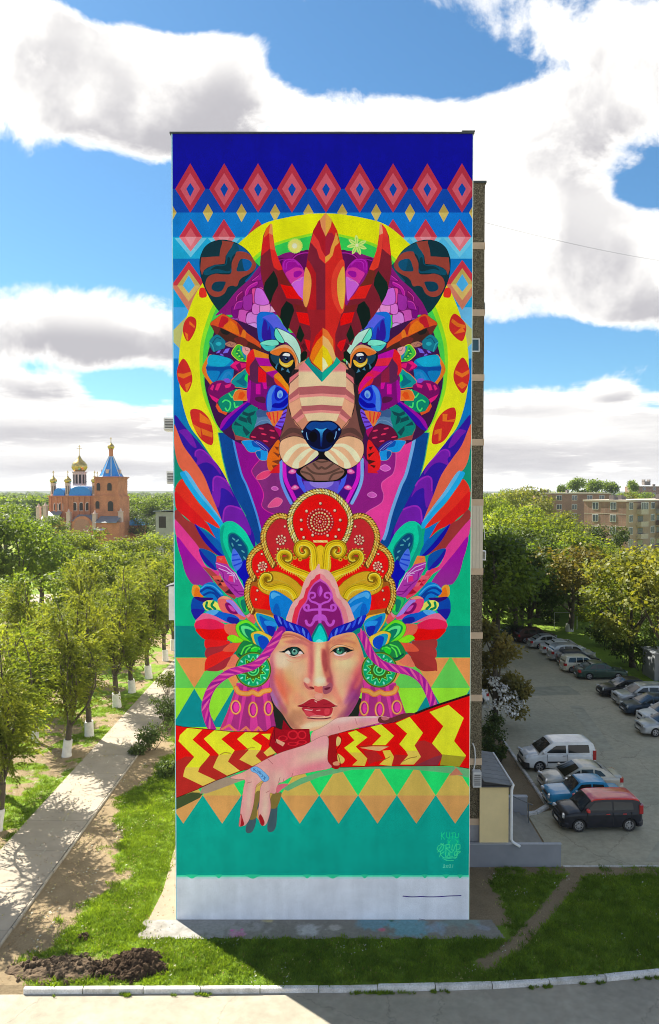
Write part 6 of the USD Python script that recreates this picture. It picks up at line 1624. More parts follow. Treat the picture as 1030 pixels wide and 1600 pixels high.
# ---------------------------------------------------------------- foliage
def leaf_mat(name, cols, trans=0.35, obj_var=0.18, nscale=0.35):
    """Leaves: colours drift through the crown and from tree to tree; some light comes through."""
    n = {"g": ("geometry", {}), "oi": ("object_info", {}), "nz": ("noise_texture", {"scale": nscale, "detail": 4.0, "roughness": 0.6}), "wn": ("math", {"math_type": "multiply_add", "value2": 0.34, "value3": -0.17}), "ad": ("math", {"math_type": "add"}),
         "r": ("rgb_ramp", {"ramp": [(0.28, cols[0]), (0.5, cols[1]), (0.72, cols[2])]}), "ro": ("map_range", {"from_min": 0.0, "from_max": 1.0, "to_min": 1 - obj_var, "to_max": 1 + obj_var}), "sc": ("vector_math", {"math_type": "scale"}),
         "d": ("principled_bsdf", {"roughness": 0.55, "specular_ior_level": 0.3}), "t": ("translucent_bsdf", {}), "tc": ("vector_math", {"math_type": "multiply", "vector2": (1.75, 1.6, 0.55)}), "m": ("mix_closure", {"fac": trans})}
    l = [("g.position", "nz.vector"), ("g.random_per_island", "wn.value1"), ("wn.value", "ad.value1"), ("nz.fac", "ad.value2"), ("ad.value", "r.fac"), ("r.color", "sc.vector1"), ("oi.random", "ro.value"), ("ro.result", "sc.scale"), ("sc.vector", "d.base_color"),
         ("sc.vector", "tc.vector1"), ("tc.vector", "t.color"), ("d.BSDF", "m.closure1"), ("t.BSDF", "m.closure2")]
    return usdkit.material(stage, f"/World/Looks/{name}", n, l, surface="m.closure")


LM = dict(row=leaf_mat("leaf_row", [(0.10, 0.135, 0.022), (0.25, 0.285, 0.045), (0.42, 0.42, 0.09)], 0.52),
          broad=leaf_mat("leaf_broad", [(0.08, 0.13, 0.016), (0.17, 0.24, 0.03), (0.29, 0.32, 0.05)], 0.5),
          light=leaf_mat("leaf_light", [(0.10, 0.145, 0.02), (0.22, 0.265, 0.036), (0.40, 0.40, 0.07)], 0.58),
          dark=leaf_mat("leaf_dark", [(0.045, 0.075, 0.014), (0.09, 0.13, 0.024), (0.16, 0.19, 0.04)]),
          yellow=leaf_mat("leaf_yellow", [(0.11, 0.135, 0.022), (0.24, 0.24, 0.04), (0.42, 0.37, 0.075)], 0.42),
          rust=leaf_mat("leaf_rust", [(0.13, 0.12, 0.026), (0.24, 0.19, 0.042), (0.36, 0.24, 0.06)]),
          shrub=leaf_mat("leaf_shrub", [(0.06, 0.10, 0.022), (0.12, 0.17, 0.04), (0.22, 0.25, 0.07)]))
bark = mat("bark", (0.085, 0.07, 0.05), 0.95, 0.35, 2.5, bump=0.03, bscale=12)
white_wash = mat("white_wash", (0.66, 0.64, 0.62), 0.9, 0.12, 4, bump=0.01, bscale=20)


def unit(r, n):
    v = r.normal(size=(n, 3))
    return v / np.linalg.norm(v, axis=1, keepdims=True)


def leaves(pos, axis, side, ln, wd):
    """Diamond-shaped leaves: tip along axis, width along side."""
    axis = axis / (np.linalg.norm(axis, axis=1, keepdims=True) + 1e-9)
    side = side - (side * axis).sum(1, keepdims=True) * axis
    side = side / (np.linalg.norm(side, axis=1, keepdims=True) + 1e-9)
    ln, wd = np.broadcast_to(ln, (len(pos),))[:, None], np.broadcast_to(wd, (len(pos),))[:, None]
    v = np.stack([pos, pos + axis * ln * 0.45 + side * wd / 2, pos + axis * ln, pos + axis * ln * 0.45 - side * wd / 2], 1).reshape(-1, 3)
    k = np.arange(len(pos))[:, None] * 4
    return v, np.vstack([k + [0, 1, 2], k + [0, 2, 3]])


def clump_crown(r, centres, radii, per, ln, wd, up=0.35):
    V, Fc, n = [], [], 0
    for c, R in zip(centres, radii):
        k = max(6, int(per * R * R))
        d = unit(r, k)
        rad = R * r.uniform(0.15, 1, k) ** 0.45 * (0.85 + 0.35 * r.random(k))
        p = c + d * rad[:, None] * [1, 1, 0.8]
        ax = d * 0.5 + unit(r, k) * 0.8 + [0, 0, -0.25]
        sd = np.cross(ax, d + unit(r, k) * 0.5 + [0, 0, up])
        s = r.uniform(0.65, 1.3, k)
        v, f = leaves(p, ax, sd, ln * s, wd * s)
        V.append(v); Fc.append(f + n); n += len(v)
    return np.vstack(V), np.vstack(Fc)


def limb(m, p0, p1, r0, r1, bend, r, sides=6):
    s = np.linspace(0, 1, 6)[:, None]
    off = r.normal(size=3) * bend * np.linalg.norm(np.subtract(p1, p0))
    p = np.array(p0) * (1 - s) + np.array(p1) * s + off * (s * (1 - s)) * 2
    m.tube(p, np.linspace(r0, r1, 6), sides)
    return p


def broad_tree(name, label, lm, seed, H=12.0, R=4.5, base=2.6, n=34, per=26, ln=0.42, wd=0.27, white=False, group=None, lobes=9, loc=(0, 0, 0), rz=0, sc=1.0, rf=(0.17, 0.36)):
    r = np.random.default_rng(seed)
    t = thing(name, label, "tree", loc, rz, sc, group)
    m = MB(); top = np.array([r.normal() * 0.3, r.normal() * 0.3, H * 0.62])
    limb(m, [0, 0, -0.1], top, 0.026 * H, 0.05, 0.05, r, 8)
    zc, zr = (H + base) / 2, (H - base) / 2
    main = []
    for k in range(lobes):
        a = k * 2.4 + r.uniform(-0.4, 0.4); zz = r.uniform(-0.55, 0.75)
        rr = math.sqrt(max(0.05, 1 - zz * zz)) * r.uniform(0.5, 0.72)
        main.append([rr * R * math.cos(a), rr * R * math.sin(a), zc + zz * zr * 0.8])
    main = np.array(main)
    for c in main:
        limb(m, [0, 0, r.uniform(0.16, 0.36) * H], c, 0.010 * H, 0.03, 0.12, r, 5)
    cen, rad = [], []
    for k in range(n):
        c = main[k % lobes] + unit(r, 1)[0] * R * r.uniform(0.1, 0.42) * [1, 1, 0.9]
        rel = (c - [0, 0, zc]) / [R, R, zr]
        ln_ = np.linalg.norm(rel)
        if ln_ > 0.86:
            c = [0, 0, zc] + (c - [0, 0, zc]) * 0.86 / ln_
        cen.append(c); rad.append(R * r.uniform(*rf))
    cv, cf = clump_crown(r, cen, rad, per, ln, wd)
    if white:
        w = MB(); w.tube([[0, 0, -0.05], [0, 0, 1.1]], [0.028 * H + 0.03, 0.026 * H + 0.02], 10); w.build("white_band", white_wash, t, smooth=50)
    m.build("trunk", bark, t, smooth=50)
    obj("crown", (cv, cf), lm, t)
    return t


def row_tree(name, label, seed, lm, H=10.6, R=1.95, group=None, loc=(0, 0, 0), rz=0, sc=1.0, limbs=15, twigs=45):
    """A pollarded street elm: a short trunk, limbs fanning up, long arching leafy shoots."""
    r = np.random.default_rng(seed)
    t = thing(name, label, "tree", loc, rz, sc, group)
    m = MB()
    fork = 2.0 + r.uniform(-0.2, 0.4)
    lean = np.array([r.normal() * 0.12, r.normal() * 0.12, fork])
    limb(m, [0, 0, -0.1], lean, 0.21, 0.17, 0.03, r, 9)
    P, A, Sd, Ln, Wd = [], [], [], [], []
    for k in range(limbs):
        a = k * 2.399 + r.uniform(-0.3, 0.3)
        h = fork + (H - fork) * (0.36 + 0.56 * ((k * 0.618) % 1))
        rr = R * r.uniform(0.30, 0.62) * math.sqrt(max(0.15, 1 - ((h - 5.6) / 6.2) ** 2))
        tip = np.array([rr * math.cos(a), rr * math.sin(a), h])
        lp = limb(m, lean if k % 3 else lean * [1, 1, 0.9], tip, 0.085, 0.02, 0.16, r, 5)
        for j in range(twigs):
            s = r.uniform(0.18, 1.0) ** 0.8 * 5
            i0 = min(int(s), 4); p0 = lp[i0] * (1 - s + i0) + lp[i0 + 1] * (s - i0)
            out = np.array([p0[0], p0[1], 0]) / (np.hypot(p0[0], p0[1]) + 0.3)
            d = out * r.uniform(0.35, 1.1) + unit(r, 1)[0] * 0.65 + [0, 0, r.uniform(0.1, 0.95)]
            d = d / np.linalg.norm(d)
            length = r.uniform(0.8, 1.75) * (0.8 + 0.3 * (h / H))
            nl = int(8 + length * 6)
            u = np.linspace(0.12, 1, nl)[:, None]
            pp = p0 + d * length * u + np.array([0, 0, -1.0]) * (u ** 2) * length * r.uniform(0.15, 0.6)
            tg = np.gradient(pp, axis=0)
            P.append(pp); A.append(tg / np.linalg.norm(tg, axis=1, keepdims=True) + unit(r, nl) * 0.55); Sd.append(unit(r, nl) + [0, 0, 0.3])
            Ln.append(r.uniform(0.17, 0.31, nl) * (1.15 - 0.5 * u[:, 0])); Wd.append(r.uniform(0.065, 0.105, nl))
    cv, cf = leaves(np.vstack(P), np.vstack(A), np.vstack(Sd), np.concatenate(Ln), np.concatenate(Wd))
    w = MB(); w.tube([[0, 0, -0.05], [0, 0, 0.25], lean * [0.45, 0.45, 0] + [0, 0, 1.05]], [0.33, 0.285, 0.27], 12); w.build("white_band", white_wash, t, smooth=50)
    m.build("trunk", bark, t, smooth=50)
    obj("crown", (cv, cf), lm, t)
    return t


def shrub(name, label, seed, lm, R=1.0, H=1.2, n=14, ln=0.16, wd=0.10, per=60, cat="shrub", group=None, loc=(0, 0, 0), flowers=None):
    r = np.random.default_rng(seed)
    t = thing(name, label, cat, loc, 0, 1.0, group)
    m = MB(); cen, rad = [], []
    for k in range(n):
        a = r.uniform(0, 6.28); rr = R * r.uniform(0, 0.75)
        c = np.array([rr * math.cos(a), rr * math.sin(a), H * r.uniform(0.3, 0.8)])
        cen.append(c); rad.append(min(R, H) * r.uniform(0.22, 0.42))
        if k < 7:
            limb(m, [rr * 0.2 * math.cos(a), rr * 0.2 * math.sin(a), -0.05], c, 0.03, 0.01, 0.1, r, 5)
    m.build("stem", bark, t)
    obj("crown", clump_crown(r, cen, rad, per, ln, wd), lm, t)
    return t


def spot(u, d, top_v=None):
    x = (u - 515) / FOC * d
    return (x, d - CAM_D, -0.05), (None if top_v is None else CAM_Z - (top_v - 765) / FOC * d)


# the avenue beside the footpath
row_group = "street trees with whitewashed trunks along the footpath"
rt = [None, None, None]
AVENUE = [(30.0, -15.8, 9.8), (34.6, -15.6, 10.4), (44.4, -15.75, 10.3), (48.0, -15.55, 10.6), (54.5, -15.6, 11.4), (58.5, -15.55, 10.6), (62.9, -15.3, 11.2), (69.4, -15.3, 10.5), (74.0, -15.5, 11.2), (79.5, -15.4, 10.6), (85.5, -15.5, 11.5), (92.0, -15.4, 10.4), (99.0, -15.6, 11.0)]
LABA = ["street tree beyond the left edge of the view, shading the road", "street tree shading the footpath near its front end", "forked street tree with the nearest whitewashed trunk beside the footpath", "slim street tree just behind the forked one",
        "tall street tree whose trunk splits low, third beside the footpath", "street tree with a leaning whitewashed foot, fourth beside the footpath", "straight slim street tree, fifth beside the footpath", "street tree near where the path meets the mural edge"] + [f"street tree {w} beyond the point where the path slips behind the mural" for w in ("first", "second", "third", "fourth", "fifth")]
for k, (d, x, h) in enumerate(AVENUE):
    j = k % 3
    loc = (x, d - CAM_D, -0.03)
    if rt[j] is None:
        rt[j] = row_tree("street_tree", LABA[k], 20 + j, LM["row"], group=row_group, loc=loc, rz=k * 77, sc=h / 10.6)
    else:
        copy(rt[j], LABA[k], loc, k * 77, h / 10.6)
fg = row_tree("street_tree", "bright yellow-green street tree cut by the left edge of the view", 31, LM["light"], H=9.6, R=2.6, loc=(-17.2, 38.6 - CAM_D, -0.03), twigs=44)
for k, (d, x, h, lab) in enumerate([(46.8, -18.6, 9.0, "second-row tree with a pale foot behind the nearest street tree"), (53.0, -21.5, 10.2, "second-row tree standing deeper in the left grove"), (61.0, -20.4, 10.8, "second-row tree half hidden by the avenue"),
                                  (69.0, -22.5, 10.5, "second-row tree near the left street"), (58.0, -27.0, 10.0, "leafy tree at the left edge in front of the street")]):
    copy(rt[k % 3], lab, (x, d - CAM_D, -0.03), 40 + 61 * k, h / 10.6, group="trees of the left grove")

# prototypes of the other trees (H = 12, R = 4.5)
PROTO = {}


def plant(kind, u, d, top_v, label, Rm=None, group=None, rz=0):
    loc, h = spot(u, d, top_v)
    specs = dict(broad=(LM["broad"], 12, 4.5), broad2=(LM["broad"], 12, 4.5), light=(LM["light"], 12, 4.5), light2=(LM["light"], 12, 4.5), dark=(LM["dark"], 12, 4.5), yellow=(LM["yellow"], 12, 4.5), poplar=(LM["broad"], 12, 2.2), rust=(LM["rust"], 12, 4.5))
    lm, H, R = specs[kind]
    sc = (Rm or R * h / H) / R
    sc = (sc, sc, h / H)
    key = kind
    if key not in PROTO:
        s = sorted(specs).index(kind) + 50
        kw = dict(poplar=dict(base=0.8, n=34, lobes=12, rf=(0.34, 0.6), per=130, ln=0.36, wd=0.24), yellow=dict(n=50, per=62, ln=0.34, wd=0.25, base=2.0)).get(kind, dict(n=50, per=60, ln=0.36, wd=0.25))
        t = broad_tree("poplar_tree" if kind == "poplar" else "leafy_tree", label, lm, s, H, R, group=group, loc=loc, rz=rz, sc=sc, white=(kind in ("rust",)), **kw)
        PROTO[key] = t
        return t
    return copy(PROTO[key], label, loc, rz, sc, group)


TREES = [
    ("broad", -45, 84, 782, "big green tree cut off by the left picture edge", 6.2), ("broad2", 18, 88, 792, "spreading green tree with dark trunk at the far left", 5.6), ("broad", 62, 98, 799, "broad green tree standing just left of the church", 5.2),
    ("light", 104, 112, 820, "pale green tree in front of the church's left aisle", 4.8), ("light2", 138, 116, 818, "pale green tree in front of the church's middle", 4.6), ("light", 176, 122, 838, "low pale tree in front of the bell tower", 4.6), ("light2", 212, 118, 832, "feathery pale tree right of the bell tower", 4.6),
    ("light", 250, 126, 826, "pale tree beside the painted wall's left edge", 4.6), ("broad2", 60, 70, 880, "low green tree behind the left grove", 4.0), ("light2", 150, 92, 848, "pale tree above the avenue", 4.2), ("light", 205, 96, 850, "second pale tree above the avenue", 4.0), ("light2", 245, 100, 856, "third pale tree above the avenue", 4.0),
    ("broad2", 8, 150, 778, "green tree on the left below the horizon", 7), ("broad", 45, 165, 786, "rounded green tree below the far forest", 6.5), ("broad2", 75, 178, 800, "green tree touching the church's left wall", 5.5),
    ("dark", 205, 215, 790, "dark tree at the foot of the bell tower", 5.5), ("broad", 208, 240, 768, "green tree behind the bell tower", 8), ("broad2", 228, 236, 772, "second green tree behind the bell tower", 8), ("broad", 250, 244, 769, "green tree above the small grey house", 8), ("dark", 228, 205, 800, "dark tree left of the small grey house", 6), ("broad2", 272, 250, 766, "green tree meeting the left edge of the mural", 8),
    # right-hand side
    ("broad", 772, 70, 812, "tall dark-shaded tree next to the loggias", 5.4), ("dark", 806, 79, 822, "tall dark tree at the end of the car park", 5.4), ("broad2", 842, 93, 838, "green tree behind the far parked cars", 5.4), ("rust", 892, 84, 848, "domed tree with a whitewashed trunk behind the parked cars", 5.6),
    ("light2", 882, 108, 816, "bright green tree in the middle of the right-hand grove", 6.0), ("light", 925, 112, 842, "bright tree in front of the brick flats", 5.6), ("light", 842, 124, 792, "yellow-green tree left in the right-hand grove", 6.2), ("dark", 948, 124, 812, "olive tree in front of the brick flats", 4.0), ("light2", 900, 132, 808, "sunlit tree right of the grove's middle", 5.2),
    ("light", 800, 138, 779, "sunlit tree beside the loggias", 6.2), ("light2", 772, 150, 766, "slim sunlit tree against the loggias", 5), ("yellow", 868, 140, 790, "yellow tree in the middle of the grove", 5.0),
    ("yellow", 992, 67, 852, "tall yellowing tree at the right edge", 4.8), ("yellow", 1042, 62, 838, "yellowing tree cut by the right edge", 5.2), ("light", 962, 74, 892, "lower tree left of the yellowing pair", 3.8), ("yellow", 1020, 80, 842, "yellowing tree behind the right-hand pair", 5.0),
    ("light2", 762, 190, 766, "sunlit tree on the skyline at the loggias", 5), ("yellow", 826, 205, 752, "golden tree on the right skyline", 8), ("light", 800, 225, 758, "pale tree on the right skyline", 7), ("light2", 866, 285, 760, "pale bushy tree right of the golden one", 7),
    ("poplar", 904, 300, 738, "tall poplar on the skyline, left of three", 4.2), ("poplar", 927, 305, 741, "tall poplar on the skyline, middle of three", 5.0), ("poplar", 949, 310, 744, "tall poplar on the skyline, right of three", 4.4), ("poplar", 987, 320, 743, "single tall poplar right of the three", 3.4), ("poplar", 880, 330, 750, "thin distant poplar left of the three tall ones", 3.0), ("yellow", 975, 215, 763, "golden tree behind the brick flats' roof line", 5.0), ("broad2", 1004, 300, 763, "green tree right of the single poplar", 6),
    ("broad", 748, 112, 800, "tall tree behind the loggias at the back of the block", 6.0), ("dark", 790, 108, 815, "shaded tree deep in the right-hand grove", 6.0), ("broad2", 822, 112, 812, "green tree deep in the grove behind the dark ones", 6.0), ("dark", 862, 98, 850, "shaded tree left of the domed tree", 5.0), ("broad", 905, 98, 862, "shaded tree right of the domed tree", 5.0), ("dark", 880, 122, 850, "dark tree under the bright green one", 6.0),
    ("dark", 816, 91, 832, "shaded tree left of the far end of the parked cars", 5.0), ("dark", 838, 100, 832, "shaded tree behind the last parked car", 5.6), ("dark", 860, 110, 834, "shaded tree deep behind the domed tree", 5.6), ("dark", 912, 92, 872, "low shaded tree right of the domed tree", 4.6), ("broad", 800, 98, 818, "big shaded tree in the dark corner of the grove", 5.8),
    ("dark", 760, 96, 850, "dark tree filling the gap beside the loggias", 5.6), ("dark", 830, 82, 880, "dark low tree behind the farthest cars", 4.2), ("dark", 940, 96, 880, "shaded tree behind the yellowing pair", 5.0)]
for k, (kind, u, d, tv, lab, R_) in enumerate(TREES):
    plant(kind, u, d, tv, lab, R_, rz=k * 71 % 360)

# blossoming tree by the loggias, hedges and shrubs
loc, h = spot(779, 49.5, 934)
bt = broad_tree("blossom_tree", "rusty green tree dotted with white blossom beside the loggias", LM["rust"], 91, H=h, R=2.05, base=-1.6, n=54, per=420, ln=0.22, wd=0.15, lobes=10, loc=loc)
r = np.random.default_rng(92)
fl_c = np.array([[0.1, -1.5, 3.1], [-0.7, -1.6, 3.6], [0.9, -1.6, 2.7], [1.5, -1.2, 2.0], [1.7, -1.0, 2.3], [0.4, -1.8, 1.9], [-0.4, -1.8, 2.2], [-1.0, -1.5, 2.0], [1.1, -1.5, 1.5], [0.2, -1.9, 2.6]])
fv, ff = clump_crown(r, fl_c * [0.8, 0.8, 1], [0.42, 0.34, 0.36, 0.36, 0.3, 0.4, 0.3, 0.3, 0.3, 0.28], 420, 0.19, 0.15)
obj("blossom", (fv, ff), mat("blossom_white", (0.66, 0.66, 0.62), 0.8, 0.08), bt)
for k, (u, v, R_, H_, lm, lab) in enumerate([(236, 1172, 1.25, 1.6, "shrub", "leafy shrub against the left edge of the mural"), (262, 1140, 1.3, 2.6, "shrub", "tall shrub at the left corner behind the mural edge"), (218, 1180, 0.6, 0.6, "shrub", "low shrub spilling over the footpath edge"), (264, 1214, 0.8, 1.0, "shrub", "small shrub nearest the front on the left wall"),
                                          (264, 1085, 1.2, 2.2, "light", "pale shrub behind the left corner"),
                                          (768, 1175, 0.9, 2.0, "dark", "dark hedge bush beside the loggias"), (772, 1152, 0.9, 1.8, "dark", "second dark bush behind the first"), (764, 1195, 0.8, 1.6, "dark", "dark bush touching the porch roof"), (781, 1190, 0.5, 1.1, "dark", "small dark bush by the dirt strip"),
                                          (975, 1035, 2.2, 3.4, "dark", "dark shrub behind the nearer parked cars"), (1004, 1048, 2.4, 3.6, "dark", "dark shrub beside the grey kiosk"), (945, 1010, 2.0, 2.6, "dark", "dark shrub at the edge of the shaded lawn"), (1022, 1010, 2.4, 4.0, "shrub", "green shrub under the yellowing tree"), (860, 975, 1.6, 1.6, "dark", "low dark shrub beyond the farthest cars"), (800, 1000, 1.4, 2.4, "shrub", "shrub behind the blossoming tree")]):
    p = gp(u, v)
    shrub("garden_shrub", lab, 200 + k, LM[lm], R_, H_, n=18, loc=(p[0], p[1], -0.02), per=1100 if R_ < 0.9 else (500 if R_ < 1.5 else 170), ln=0.15 if R_ < 1.5 else 0.24, wd=0.09 if R_ < 1.5 else 0.15)

# distant woods and hills
hm = mat("hill_wood", (0.03, 0.045, 0.018), 0.95, 0.3, 0.01)
for nm, x0, x1, y0, hh, sd, lab in (("distant_hills", -3600, -200, 2500, 11.5, 4, "low blue wooded ridge on the left horizon"), ("distant_hills", -100, 3600, 2700, 9.0, 9, "low wooded ridge on the right horizon")):
    gx = np.linspace(x0, x1, 300); prof = hh * (0.75 + 0.5 * fb(gx, gx * 0, 0.0035, sd, 5))
    v = np.vstack([np.c_[gx, np.full(300, y0 - 400.0), np.full(300, -0.3)], np.c_[gx, np.full(300, float(y0)), prof], np.c_[gx, np.full(300, y0 + 700.0), np.full(300, -0.3)]])
    a, b = np.meshgrid(np.arange(299), np.arange(2)); q = np.stack([b * 300 + a, b * 300 + a + 1, (b + 1) * 300 + a + 1, (b + 1) * 300 + a], -1).reshape(-1, 4)
    m = MB(); m.add(v, q); m.build(nm, hm, kind="structure", smooth=True, label=lab, cat="hills")
r = np.random.default_rng(77)
pi = UsdGeom.PointInstancer.Define(stage, "/World/far_woods")
meta(pi.GetPrim(), "far-off woods below the horizon on both sides of the tower", "woods", kind="stuff")
UsdGeom.Scope.Define(stage, "/World/far_woods/kinds")
for k in range(3):
    cen = np.c_[unit(r, 9) * [3.0, 3.0, 2.2]] + [0, 0, 6.0]
    obj(f"wood_crown", clump_crown(r, cen, r.uniform(1.6, 2.6, 9), 10, 1.2, 0.9), LM["broad" if k != 1 else "dark"], stage.GetPrimAtPath("/World/far_woods/kinds"))
pts_, sc_ = [], []
for xa_, xb_, ya_, yb_, num in ((-900, -120, 260, 1500, 1500), (110, 900, 300, 1500, 1100), (-330, -125, 215, 420, 60)):
    x = r.uniform(xa_, xb_, num); y = ya_ + (yb_ - ya_) * r.random(num) ** 1.3
    ok = (np.abs(x) < 0.47 * (y + 27) + 30) & ~((x > 60) & (x < 190) & (y < 420))
    pts_.append(np.c_[x, y, np.full(num, -1.0)][ok]); sc_.append(r.uniform(0.85, 1.45, num)[ok] * np.where(y[ok] > 500, 0.95, 1.0))
pts_, sc_ = np.vstack(pts_), np.concatenate(sc_)
pi.CreateProtoIndicesAttr(Vt.IntArray.FromNumpy(r.integers(0, 3, len(pts_)).astype(np.int32)))
pi.CreatePositionsAttr(Vt.Vec3fArray.FromNumpy(pts_.astype(np.float32)))
pi.CreateScalesAttr(Vt.Vec3fArray.FromNumpy(np.c_[sc_, sc_, sc_].astype(np.float32)))
pi.CreatePrototypesRel().SetTargets([p.GetPath() for p in stage.GetPrimAtPath("/World/far_woods/kinds").GetChildren()])

# short grass on the turf near the camera
gi = UsdGeom.PointInstancer.Define(stage, "/World/grass")
meta(gi.GetPrim(), "short green grass and weeds growing on the turf", "grass", kind="stuff")
UsdGeom.Scope.Define(stage, "/World/grass/kinds")
LMG = leaf_mat("grass_blade", [(0.11, 0.185, 0.016), (0.20, 0.30, 0.03), (0.32, 0.37, 0.055)], 0.4, 0.3, 0.7)
for k in range(4):
    nb = 22
    p = np.c_[r.uniform(-0.13, 0.13, (nb, 2)), np.zeros(nb)]
    ax = unit(r, nb) * 0.55 + [0, 0, 1.0 - 0.15 * k]
    obj("grass_tuft", leaves(p, ax, unit(r, nb), r.uniform(0.05, 0.15, nb), r.uniform(0.014, 0.03, nb)), LMG, stage.GetPrimAtPath("/World/grass/kinds"))
gx, gy = [], []
for (xa_, xb_, ya_, yb_, dens) in ((-11.4, -5.6, -4, 20, 75), (-6, 6.5, -4, -0.9, 75), (5, 14, -4.5, 4, 70), (14, 22, -3, 4, 45), (-24, -14.6, 2, 30, 26), (7, 11, 4.4, 24, 20)):
    num = int((xb_ - xa_) * (yb_ - ya_) * dens)
    gx.append(r.uniform(xa_, xb_, num)); gy.append(r.uniform(ya_, yb_, num))
gx, gy = np.concatenate(gx), np.concatenate(gy)
gm = grass_mask(gx[None], gy[None])[0]
ok = (gy > kerb_y(gx) + 0.2) & (r.random(len(gx)) < gm * 1.1 - 0.12) & ~((gx > -6.7) & (gx < 6.4) & (gy > -1.1)) & ~((gx > PX0 - 0.05) & (gx < PX1 + 0.15)) & ~((gx > 6) & (gx < 9.8) & (gy > 3.9) & (gy < 9.1))
gx, gy = gx[ok], gy[ok]
num = len(gx)
gi.CreateProtoIndicesAttr(Vt.IntArray.FromNumpy(r.integers(0, 4, num).astype(np.int32)))
gi.CreatePositionsAttr(Vt.Vec3fArray.FromNumpy(np.c_[gx, gy, np.full(num, 0.0)].astype(np.float32)))
sc_ = r.uniform(0.6, 1.3, num) * (0.7 + 0.7 * fb(gx, gy, 0.8, 2))
gi.CreateScalesAttr(Vt.Vec3fArray.FromNumpy(np.c_[sc_, sc_, sc_].astype(np.float32)))
an = r.uniform(0, 2 * math.pi, num) / 2
gi.CreateOrientationsAttr(Vt.QuathArray([Gf.Quath(float(math.cos(a)), 0.0, 0.0, float(math.sin(a))) for a in an]))
gi.CreatePrototypesRel().SetTargets([p.GetPath() for p in stage.GetPrimAtPath("/World/grass/kinds").GetChildren()])

# fallen leaves, clover heads and weeds along the kerb
li = UsdGeom.PointInstancer.Define(stage, "/World/fallen_leaves")
meta(li.GetPrim(), "small fallen leaves and clover heads scattered over the grass", "leaves", kind="stuff")
UsdGeom.Scope.Define(stage, "/World/fallen_leaves/kinds")
ks = stage.GetPrimAtPath("/World/fallen_leaves/kinds")
for col, nm in (((0.45, 0.40, 0.16), "leaf_straw"), ((0.55, 0.56, 0.45), "leaf_pale"), ((0.26, 0.15, 0.06), "leaf_brown")):
    p = r.uniform(-0.2, 0.2, (5, 3)) * [1, 1, 0]
    obj("fallen_leaf", leaves(p + [0, 0, 0.05], unit(r, 5) * [1, 1, 0.3], unit(r, 5) * [1, 1, 0.3], r.uniform(0.035, 0.07, 5), r.uniform(0.03, 0.05, 5)), mat(nm, col, 0.8, 0.2, 5), ks)
lx_, ly_ = [], []
for (xa_, xb_, ya_, yb_, num) in ((-11.4, -5.8, -3.4, 16, 700), (-22, -14.6, 4, 30, 1500), (-6, 6, -3.4, -1.2, 160), (6, 16, -3, 3.8, 170), (-14.5, -11.7, 0, 26, 160)):
    lx_.append(r.uniform(xa_, xb_, num)); ly_.append(r.uniform(ya_, yb_, num))
lx_, ly_ = np.concatenate(lx_), np.concatenate(ly_)
ok = ly_ > kerb_y(lx_) + 0.25
lx_, ly_ = lx_[ok], ly_[ok]; num = len(lx_)
zz_ = np.where((lx_ > PX0) & (lx_ < PX1), 0.02, 0.0)
li.CreateProtoIndicesAttr(Vt.IntArray.FromNumpy(r.choice([0, 1, 2], num, p=[0.45, 0.12, 0.43]).astype(np.int32)))
li.CreatePositionsAttr(Vt.Vec3fArray.FromNumpy(np.c_[lx_, ly_, zz_].astype(np.float32)))
li.CreatePrototypesRel().SetTargets([p.GetPath() for p in ks.GetChildren()])
ki = UsdGeom.PointInstancer.Define(stage, "/World/kerb_weeds")
meta(ki.GetPrim(), "weeds growing in the gutter along the white kerb", "weeds", kind="stuff")
kx_ = r.uniform(-9, 14, 900)
kx_ = kx_[fb(kx_, kx_ * 0 + 3, 1.7, 31) + 0.16 * (r.random(len(kx_)) - 0.5) > 0.62]
num = len(kx_)
ki.CreateProtoIndicesAttr(Vt.IntArray.FromNumpy(np.zeros(num, np.int32)))
ki.CreatePositionsAttr(Vt.Vec3fArray.FromNumpy(np.c_[kx_, kerb_y(kx_) - 0.06 - 0.08 * r.random(num) ** 2, np.full(num, -0.11)].astype(np.float32)))
UsdGeom.Scope.Define(stage, "/World/kerb_weeds/kinds")
obj("weed_tuft", leaves(np.c_[r.uniform(-0.05, 0.05, (12, 2)), np.zeros(12)], unit(r, 12) * 0.7 + [0, 0, 0.8], unit(r, 12), r.uniform(0.06, 0.14, 12), r.uniform(0.02, 0.035, 12)), LMG, stage.GetPrimAtPath("/World/kerb_weeds/kinds"))
ki.CreatePrototypesRel().SetTargets([stage.GetPrimAtPath("/World/kerb_weeds/kinds").GetChildren()[0].GetPath()])

# ---------------------------------------------------------------- parked cars
def car_paint(name, col, metal=0.0):
    if name not in MATS:
        MATS[name] = usdkit.material(stage, f"/World/Looks/{name}", {"g": ("geometry", {}), "n": ("noise_texture", {"scale": 2.5, "detail": 5.0}), "r": ("map_range", {"from_min": 0.3, "from_max": 0.75, "to_min": 0.9, "to_max": 1.08}), "s": ("vector_math", {"math_type": "scale", "vector1": tuple(col)}),
            "rr": ("map_range", {"from_min": 0.3, "from_max": 0.75, "to_min": 0.28, "to_max": 0.45}), "p": ("principled_bsdf", {"metallic": metal, "coat_weight": 0.9 * min(1.0, 0.3 + max(col)), "coat_roughness": 0.06, "specular_ior_level": 0.3})},
            [("g.position", "n.vector"), ("n.fac", "r.value"), ("r.result", "s.scale"), ("s.vector", "p.base_color"), ("n.fac", "rr.value"), ("rr.result", "p.roughness")], surface="p.BSDF")
    return MATS[name]


